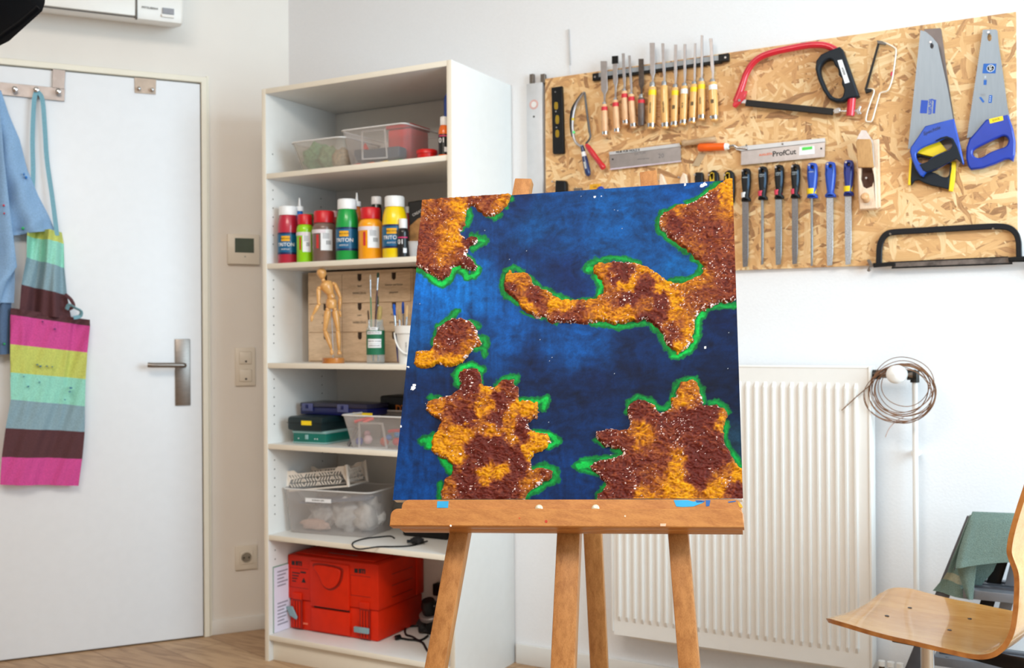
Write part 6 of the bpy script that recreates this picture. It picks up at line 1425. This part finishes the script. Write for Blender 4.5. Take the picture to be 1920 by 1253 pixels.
LA = cm_(k1, [(200, 150), (935, 150), (930, 215), (922, 240), (905, 270), (870, 300), (830, 318), (770, 335), (730, 325), (700, 300), (680, 270), (655, 262), (625, 262), (612, 290), (608, 340), (600, 385), (575, 420), (558, 450), (570, 485), (600, 497), (640, 485), (680, 490), (690, 515), (660, 540), (625, 565), (605, 595), (615, 625), (640, 655), (670, 690), (685, 715), (665, 735), (620, 738), (580, 715), (555, 697), (520, 715), (490, 745), (465, 785), (425, 810), (380, 790), (330, 765), (290, 735), (255, 715), (200, 705)])
LB = cm_(k2, [(1150, 20), (1040, 62), (1010, 75), (975, 110), (930, 145), (880, 185), (820, 210), (760, 225), (700, 250), (650, 275), (620, 300), (605, 340), (620, 375), (650, 400), (690, 445), (740, 485), (790, 525), (835, 560), (880, 590), (905, 625), (895, 665), (850, 700), (800, 725), (750, 740), (700, 742), (670, 720), (630, 695), (580, 665), (530, 640), (490, 615), (440, 600), (380, 595), (320, 595), (250, 600), (190, 620), (180, 650), (210, 690), (240, 725), (250, 765), (245, 810), (210, 835), (150, 845), (60, 848)])+cm_(k1, [(1332, 956), (1290, 935), (1240, 930), (1235, 905), (1190, 880), (1150, 860), (1110, 850), (1080, 790), (1060, 745), (1020, 740), (990, 760), (960, 745), (925, 740), (890, 775), (880, 840), (890, 880), (930, 920), (985, 960), (1000, 1000), (1050, 1035), (1100, 1060), (1125, 1090), (1170, 1080), (1200, 1095), (1230, 1115), (1300, 1120)])+cm_(k2, [(60, 1000), (130, 1005), (200, 985), (280, 1000), (350, 1000), (430, 990), (490, 985), (520, 970), (550, 985), (600, 1030), (630, 1060), (650, 1120), (690, 1165), (730, 1195), (790, 1165), (830, 1110), (840, 1040), (850, 960), (880, 925), (940, 895), (1000, 870), (1060, 865), (1150, 840)])
LC = cm_(k3, [(190, 300), (200, 270), (240, 250), (285, 255), (310, 225), (305, 190), (325, 150), (335, 120), (370, 90), (400, 65), (440, 52), (490, 60), (530, 80), (560, 105), (580, 140), (590, 185), (600, 210), (585, 235), (550, 245), (530, 285), (490, 325), (440, 350), (390, 352), (340, 340), (300, 360), (260, 372), (220, 360), (195, 335)])
LD = cm_(k3, [(465, 385), (500, 372), (580, 375), (590, 420), (600, 460), (640, 475), (680, 485), (720, 455), (760, 435), (800, 440), (820, 490), (830, 540), (835, 575), (880, 560), (940, 580), (960, 640), (945, 680), (895, 700), (900, 740), (940, 765), (1000, 770), (1025, 820), (1010, 860), (960, 880), (920, 895), (905, 940), (920, 990), (980, 975), (1040, 1000), (1040, 1040), (990, 1060), (950, 1090), (890, 1130), (850, 1250), (350, 1250), (355, 1120), (380, 1050), (430, 1000), (420, 970), (390, 920), (320, 905), (290, 860), (295, 810), (325, 760), (350, 700), (340, 680), (295, 660), (255, 620), (262, 575), (310, 553), (360, 550), (420, 525), (470, 490), (475, 450), (462, 410)])
LE = cm_(k4, [(430, 550), (450, 510), (490, 482), (550, 478), (600, 505), (625, 545), (650, 575), (700, 555), (730, 520), (735, 480), (770, 440), (790, 385), (800, 355), (850, 345), (900, 350), (930, 400), (940, 460), (945, 515), (990, 520), (1040, 515), (1100, 540), (1125, 600), (1110, 640), (1090, 690), (1100, 770), (1130, 830), (1170, 900), (1220, 960), (1290, 980), (1290, 1250), (200, 1250), (225, 1130), (270, 1100), (275, 1050), (240, 1010), (190, 970), (170, 930), (240, 900), (330, 880), (400, 865), (400, 840), (360, 815), (280, 805), (240, 775), (210, 740), (215, 705), (280, 685), (350, 682), (430, 690), (445, 640), (440, 600)])
SD_ = [sdf(L_, XJ, YJ) for L_ in (LA, LB, LC, LD, LE)]
# green shores: strokes with their own widths
GR = [(k1, [(930, 195), (905, 280)], 8), (k1, [(945, 200), (940, 215)], 13), (k1, [(780, 330), (810, 345), (850, 325)], 20), (k1, [(615, 285), (635, 330), (605, 400)], 18), (k1, [(600, 385), (575, 440)], 8), (k1, [(640, 480), (690, 480), (750, 512), (690, 545), (640, 580)], 18), (k1, [(690, 500), (740, 512)], 22), (k1, [(610, 620), (670, 680), (695, 720)], 10), (k1, [(690, 720), (660, 770), (620, 785), (580, 735)], 26), (k1, [(555, 705), (505, 740), (475, 800), (420, 840), (370, 815), (325, 775)], 26), (k1, [(220, 735), (260, 725), (300, 745)], 18),
 (k2, [(990, 85), (930, 135), (880, 175), (800, 205)], 18), (k2, [(740, 235), (660, 262)], 13), (k2, [(640, 272), (597, 330), (610, 390), (700, 460), (790, 525)], 19), (k2, [(830, 560), (890, 610), (880, 665), (820, 710), (740, 722), (690, 718)], 20), (k2, [(480, 605), (400, 575), (300, 570), (200, 590), (150, 620)], 16), (k2, [(140, 645), (170, 640)], 24), (k2, [(200, 690), (238, 750), (215, 815)], 22), (k2, [(210, 838), (110, 850), (0, 852)], 12), (k2, [(170, 990), (250, 1005), (330, 1020), (430, 1010), (520, 995)], 18), (k2, [(560, 1005), (620, 1060), (650, 1130), (700, 1200)], 18), (k2, [(700, 1205), (760, 1205), (830, 1150), (865, 1060), (870, 970), (900, 925)], 22), (k2, [(900, 915), (1000, 885), (1110, 880)], 16),
 (k1, [(890, 745), (960, 715), (1020, 745)], 16), (k1, [(875, 780), (862, 850), (900, 920), (985, 975)], 20), (k1, [(1075, 775), (1130, 840), (1200, 885), (1270, 920), (1350, 945)], 16), (k1, [(1010, 1040), (1100, 1075), (1190, 1090), (1270, 1120)], 8),
 (k3, [(415, 60), (430, 30), (450, 12)], 18), (k3, [(330, 115), (370, 80), (420, 50)], 14), (k3, [(530, 75), (580, 105)], 14), (k3, [(590, 180), (625, 190), (630, 225)], 20), (k3, [(560, 245), (610, 245), (625, 275)], 18), (k3, [(315, 140), (300, 210)], 10),
 (k3, [(455, 460), (450, 420), (475, 365), (540, 345), (605, 375)], 22), (k3, [(595, 400), (600, 450)], 10), (k3, [(700, 475), (755, 425), (815, 415), (810, 450)], 20), (k3, [(278, 545), (330, 548), (350, 552)], 14), (k3, [(850, 570), (950, 575), (1005, 560), (985, 610)], 24), (k3, [(240, 812), (285, 800), (280, 845)], 24), (k3, [(300, 775), (320, 790)], 14), (k3, [(370, 920), (400, 975), (410, 1000)], 24), (k3, [(345, 1080), (338, 1190)], 16), (k3, [(930, 765), (1020, 775), (1070, 815), (1010, 845)], 22), (k3, [(925, 985), (1000, 968), (1060, 1000), (1060, 1050), (990, 1090), (890, 1140)], 20), (k3, [(890, 1150), (860, 1190)], 18),
 (k4, [(430, 560), (440, 490), (510, 455), (590, 480), (640, 530), (690, 540), (730, 500), (745, 440), (770, 370), (830, 330), (900, 340), (945, 400), (952, 500)], 17), (k4, [(1000, 505), (1040, 490), (1100, 520), (1120, 570)], 18), (k4, [(1115, 640), (1105, 720), (1145, 830), (1215, 935)], 16), (k4, [(340, 820), (400, 860), (250, 885)], 18), (k4, [(95, 940), (150, 925), (200, 940)], 34), (k4, [(110, 895), (230, 885)], 14), (k4, [(120, 965), (220, 990)], 16), (k4, [(280, 1055), (250, 1100), (215, 1165)], 16), (k4, [(205, 755), (260, 795)], 14)]
gf = np.zeros(X.shape); gb = np.zeros(X.shape)
for f, path, r_ in GR:
    sc = {k1: 3.9167, k2: 3.4806, k3: 3.297, k4: 3.686}[f]; rr = r_/sc*1.3
    pts = cm_(f, path)
    for (ax, ay), (bx, by) in zip(pts[:-1], pts[1:]):
        ex, ey = bx-ax, by-ay; t = np.clip(((XJ-ax)*ex+(YJ-ay)*ey)/(ex*ex+ey*ey+1e-9), 0, 1)
        d = np.sqrt((XJ-ax-t*ex)**2+(YJ-ay-t*ey)**2)
        gf = np.maximum(gf, np.clip((rr+1.2-d)/2.4, 0, 1)); gb = np.maximum(gb, np.clip((rr*.62-d)/3.5, 0, 1)*(1 if r_ >= 22 else .42))
SEA = [(820, 520, (0, 104, 190)), (780, 620, (10, 82, 152)), (760, 800, (8, 52, 112)), (765, 910, (8, 66, 134)), (900, 440, (24, 58, 118)), (900, 560, (0, 96, 176)), (1000, 430, (0, 74, 138)), (1150, 400, (0, 82, 152)), (1300, 360, (0, 72, 142)), (980, 480, (18, 46, 100)), (1060, 520, (14, 42, 98)), (1150, 470, (6, 74, 138)), (1280, 480, (0, 86, 152)), (1240, 430, (0, 70, 132)), (950, 620, (0, 86, 166)), (1080, 640, (0, 76, 148)), (890, 600, (6, 60, 122)), (1000, 690, (6, 38, 86)), (1100, 720, (6, 32, 76)), (850, 700, (10, 30, 72)), (1200, 690, (5, 28, 68)), (1340, 640, (6, 36, 82)), (1060, 800, (6, 42, 92)), (1340, 720, (5, 28, 66)), (790, 740, (10, 46, 100)), (1080, 900, (6, 52, 112)), (1384, 850, (48, 56, 80)), (1370, 600, (4, 30, 76)), (800, 880, (8, 62, 128)), (960, 370, (24, 48, 104)), (1050, 380, (0, 66, 130)), (860, 540, (0, 110, 196)), (790, 560, (0, 96, 180)), (1230, 640, (4, 44, 96)), (1040, 740, (6, 36, 82)), (830, 770, (8, 34, 80))]
st1 = (fbm(X/38+fbm(X/40, Y/40, 31, 2)*3, Y/9+X/90+fbm(X/50, Y/50, 33, 2)*4, 21, 4)-.5)*.8+(fbm(X/20, Y/16, 37, 3)-.5)*.5; st2 = (fbm(X/7, Y/55+fbm(X/50, Y/50, 35, 2)*2, 41, 4)-.5)
sw = 1/(1+np.exp((X-1000+(fbm(X/80, Y/80, 51, 2)-.5)*500)/40)); strk = st1*(1-sw)+st2*sw
XS, YS = X+(fbm(X/45, Y/45, 61, 2)-.5)*70, Y+(fbm(X/45, Y/45, 67, 2)-.5)*70
num = np.zeros(X.shape+(3,)); den = np.zeros(X.shape)
for x, y, c in SEA:
    wt = 1/(((XS-x)**2+(YS-y)**2)+300)**1.7; num += wt[..., None]*np.array(lin(c)); den += wt
mott = fbm(X/11+fbm(X/30, Y/30, 39, 2)*3, Y/11, 45, 3)-.5
col = num/den[..., None]*np.clip(.88+strk*.85+mott*.7, .4, 1.7)[..., None]
col = col**1.14*1.0; col = col*np.array([.3, 1.08, .92])
fine = fbm(X/2.2, Y/2.2, 71, 2)
col *= (1+(fine-.5)*.5)[..., None]
sp_ = (vnoise(X/1.6, Y/1.6, 81) > .988) & (vnoise(X/60, Y/60, 82) > .62)
col[sp_] = np.array(lin((200, 210, 220)))
for x, y, r_ in ((1116, 371, 3), (1286, 347, 3), (1318, 346, 5), (1322, 345, 4), (766, 686, 2), (775, 728, 5), (779, 724, 3), (1323, 653, 2.5), (752, 799, 3), (1146, 853, 4), (1130, 368, 1.5)):
    col[((XJ-x)**2+((YJ-y)*1.6)**2) < r_*r_] = np.array(lin((226, 230, 236)))
dg, bgc = np.array(lin((0, 98, 46))), np.array(lin((6, 172, 66)))
gm = np.clip(gb+ (fbm(X/6, Y/6, 91, 3)-.5)*1.1*gb, 0, 1)[..., None]; gcol = dg*(1-gm)+bgc*gm; gcol = gcol*(1+(strk*.9+(fine-.5)*.6))[..., None]
gfn = np.clip(gf+(fbm(X/3, Y/3, 93, 2)-.5)*1.2*(gf > .02)*(gf < .98), 0, 1)[..., None]
col = col*(1-gfn)+gcol*gfn
# land colours: 0 maroon .. 4 yellow ochre, laid in patches
LAND = [(800, 400, 2), (830, 400, 1.7), (870, 390, 3.4), (850, 430, 3.1), (845, 460, 3.2), (800, 450, 1), (800, 490, 1.2), (835, 490, 2.7), (880, 448, .2), (885, 495, 0), (860, 500, 1.2), (830, 515, 1), (890, 380, 1.5), (920, 385, 1.5), (940, 390, 3), (790, 385, 2.2), (855, 450, 3.5),
 (960, 520, 3.3), (975, 540, 2.5), (960, 545, 1), (1000, 560, .8), (1020, 575, 1.3), (1040, 568, 3.6), (1062, 572, 3.4), (985, 582, 3.3), (1060, 594, 1), (1090, 585, 1.2), (1110, 572, 2.8), (1130, 602, 3.1), (1120, 505, 3), (1140, 522, 2.8), (1170, 514, .1), (1155, 522, .2), (1185, 537, 4), (1172, 540, 3.8), (1200, 548, 0), (1178, 556, 0), (1218, 532, 0), (1235, 560, 0), (1208, 508, 3.4), (1245, 540, 4), (1225, 520, 3.3), (1225, 500, 3), (1150, 570, 2), (1180, 592, 3.3), (1215, 578, 2.4), (1222, 596, 0), (1240, 580, .2), (1264, 576, 4), (1258, 588, 3.2), (1290, 562, 1.7), (1270, 622, 1.5), (1294, 622, 3.2), (1258, 642, .7), (1272, 657, 3.4), (1320, 560, 1.6), (1340, 500, 1), (1360, 540, .9), (1325, 440, 1.1), (1262, 420, .5), (1243, 420, 2.4), (1300, 400, 1.4), (1340, 370, 1.2), (1358, 350, 3.6), (1362, 368, 3.4), (1280, 385, 2.9), (1300, 470, 1.9), (1318, 512, 2.6), (1292, 540, 2.6), (1330, 350, 3),
 (850, 620, .8), (840, 650, .8), (870, 630, 1), (888, 640, 2.5), (800, 675, 3.7), (840, 681, 3.5), (860, 676, 3.3), (897, 645, 2), (880, 665, 3),
 (883, 705, 0), (890, 728, 0), (908, 730, 3.5), (920, 722, 3.5), (952, 725, 1), (938, 752, 0), (955, 742, 1.3), (815, 765, 2.8), (850, 765, 1.6), (880, 788, 0), (866, 780, .4), (840, 790, 2), (900, 776, 3.4), (932, 788, 0), (918, 770, 3), (985, 765, 3.7), (962, 775, 3.4), (850, 810, 3.6), (828, 832, 3.7), (880, 812, 3.6), (904, 828, 0), (920, 850, 0), (945, 836, 0), (975, 795, .2), (980, 815, .2), (1012, 830, 3.6), (1000, 850, 3.6), (895, 845, .4), (912, 866, 0), (935, 860, .2), (860, 860, 3.5), (915, 886, 3.7), (876, 885, .1), (975, 868, 0), (972, 892, 0), (882, 908, 0), (910, 926, 0), (950, 912, .6), (930, 925, .2), (840, 912, 2.3), (1002, 888, 2.8), (1030, 888, 1.4), (990, 905, 2.5), (940, 882, 3.5), (960, 822, 3.5), (902, 902, 3.3), (920, 812, 3.4), (962, 802, 3.2),
 (1200, 765, .6), (1292, 728, 2.6), (1282, 752, 3), (1286, 790, .2), (1230, 790, .6), (1140, 820, .6), (1180, 835, 1.1), (1208, 812, 3.1), (1200, 832, 2.9), (1250, 820, 1.1), (1296, 830, .7), (1332, 780, .2), (1356, 790, 3.3), (1362, 768, 2.4), (1350, 832, .6), (1270, 872, 3.3), (1272, 900, 3.6), (1200, 862, .9), (1150, 890, .6), (1222, 892, 1.8), (1180, 902, .6), (1312, 870, 0), (1300, 898, 0), (1350, 862, .2), (1200, 932, 3), (1280, 926, 3.7), (1340, 922, 3.4), (1170, 922, .5), (1390, 925, .2), (1368, 885, 2.6), (1386, 896, 3.8), (1240, 755, 2.6), (1240, 860, 1.0)]
best = np.full(X.shape, 1e9); kk = np.zeros(X.shape); num = np.zeros(X.shape); den = np.zeros(X.shape)
XL, YL = X+(fbm(X/12, Y/12, 101, 3)-.5)*26, Y+(fbm(X/12, Y/12, 107, 3)-.5)*26
for x, y, c in LAND:
    wt = 1/((XL-x)**2+(YL-y)**2+60)**2.4; num += wt*c; den += wt
kk = num/den
wx_ = (fbm(X/20, Y/20, 161, 2)-.5)*14
rough = fbm(X/9, (Y+wx_)/4.5, 111, 3); gran = fbm(X/3.4, (Y+wx_)/2.3, 121, 2)
kk = np.clip((kk-1.9)*1.25+1.66+(rough-.5)*2.4+(gran-.5)*1.6, 0, 4)
pal = np.array([lin(c) for c in ((90, 32, 24), (116, 52, 32), (138, 74, 30), (172, 102, 20), (200, 134, 10))])
ki = np.clip(np.floor(kk).astype(int), 0, 3); fr_ = (kk-ki)[..., None]
lcol = pal[ki]*(1-fr_)+pal[ki+1]*fr_
ridge = 1-np.abs(fbm(X/7, (Y+wx_)/4, 131, 2)-.5)*2
lcol = lcol*(.62+.72*np.clip(gran+.25*(rough-.5), 0, 1))[..., None]  # cavity shading multiplied into the colour, darker in the pits of the paste
du_ = np.max(np.stack(SD_), 0)
edge_w = np.clip(1-du_/7, 0, 1)
speck = (vnoise(X/2.4, Y/1.5, 141) > (.965-.38*edge_w*(vnoise(X/22, Y/22, 142) > .5)-.08*(vnoise(X/18, Y/18, 143) > .64)))
speck &= ~(kk > 3.4)
lcol[speck] = np.array(lin((236, 208, 200)))
# relief heights
hgt = np.zeros(X.shape)
land = du_ > 0
tap = np.clip(du_/3.2, 0, 1)**.6
big = fbm(X/16, Y/11, 151, 3)
hgt = tap*(.0018+.0050*big+.0034*rough+.0016*np.clip(ridge-.5, 0, 1)*1.6+.0009*(gran-.4))
hgt = np.where(land, hgt, .0)
paint_mat = bpy.data.materials.new('oil_paint'); paint_mat.use_nodes = True
_b = paint_mat.node_tree.nodes['Principled BSDF']; _a = paint_mat.node_tree.nodes.new('ShaderNodeAttribute'); _a.attribute_name = 'paint'
paint_mat.node_tree.links.new(_a.outputs['Color'], _b.inputs['Base Color']); _b.inputs['Roughness'].default_value = .6; _b.inputs['Specular IOR Level'].default_value = .14
def paint_bump(m_, scale, strength, stretch):
    nt = m_.node_tree; tc = nt.nodes.new('ShaderNodeTexCoord'); mp = nt.nodes.new('ShaderNodeMapping'); mp.inputs['Scale'].default_value = stretch
    nz = nt.nodes.new('ShaderNodeTexNoise'); nz.inputs['Scale'].default_value = scale; nz.inputs['Detail'].default_value = 4; bp_ = nt.nodes.new('ShaderNodeBump'); bp_.inputs['Strength'].default_value = strength; bp_.inputs['Distance'].default_value = .001
    nt.links.new(tc.outputs['Object'], mp.inputs[0]); nt.links.new(mp.outputs[0], nz.inputs[0]); nt.links.new(nz.outputs[0], bp_.inputs['Height']); nt.links.new(bp_.outputs[0], nt.nodes['Principled BSDF'].inputs['Normal'])
paste_mat = paint_mat.copy(); paste_mat.name = 'thick_paste_paint'; paste_mat.node_tree.nodes['Principled BSDF'].inputs['Roughness'].default_value = .5
paint_bump(paint_mat, 60, .25, (1, 1, 3)); paint_bump(paste_mat, 380, .3, (1, 1, 1))
def grid_mesh(name, facemask, H, colr, mt, parent, lbl=None):
    idx = np.arange(NG*NG).reshape(NG, NG)
    q = np.stack([idx[:-1, :-1], idx[:-1, 1:], idx[1:, 1:], idx[1:, :-1]], -1)[facemask]
    used, inv = np.unique(q, return_inverse=True); q = inv.reshape(-1, 4)
    base = o_+U[..., None]*ex_+Vv[..., None]*ey_+H[..., None]*n_
    co = base.reshape(-1, 3)[used]; cc = colr.reshape(-1, 3)[used]
    me = bpy.data.meshes.new(name); me.vertices.add(len(co)); me.vertices.foreach_set('co', co.ravel())
    me.loops.add(len(q)*4); me.loops.foreach_set('vertex_index', q.ravel().astype(np.int32))
    me.polygons.add(len(q)); me.polygons.foreach_set('loop_start', np.arange(0, len(q)*4, 4, dtype=np.int32)); me.polygons.foreach_set('loop_total', np.full(len(q), 4, dtype=np.int32))
    me.update(calc_edges=True); me.validate()
    at = me.color_attributes.new('paint', 'FLOAT_COLOR', 'POINT'); at.data.foreach_set('color', np.concatenate([np.clip(cc, 0, 1), np.ones((len(cc), 1))], 1).ravel().astype(np.float32))
    me.materials.append(mt); ob = link(name, me, mt, parent, None); me.polygons.foreach_set('use_smooth', [True]*len(q))
    if lbl: ob['label'] = lbl
    return ob
fm = lambda m_: m_[:-1, :-1] | m_[:-1, 1:] | m_[1:, 1:] | m_[1:, :-1]
landf = fm(land)
allf = np.ones((NG-1, NG-1), bool)
grid_mesh('sea_paint', allf & ~(land[:-1, :-1] & land[:-1, 1:] & land[1:, 1:] & land[1:, :-1]), np.zeros(X.shape)+.00002*strk, col, paint_mat, pt)
full = np.where(land[..., None], lcol, np.array(lin((150, 100, 70))))
lbs = ['brown island paste in the top left corner', 'large brown and ochre landmass across the right side', 'small maroon island with ochre rim on the left', 'ochre island with maroon patches at the bottom left', 'maroon and brown island at the bottom right']
for i, s_ in enumerate(SD_):
    m_ = s_ > 0
    H = np.where(m_, hgt, -.0004)
    grid_mesh('relief_island', fm(m_), H, full, paste_mat, pt, lbs[i])
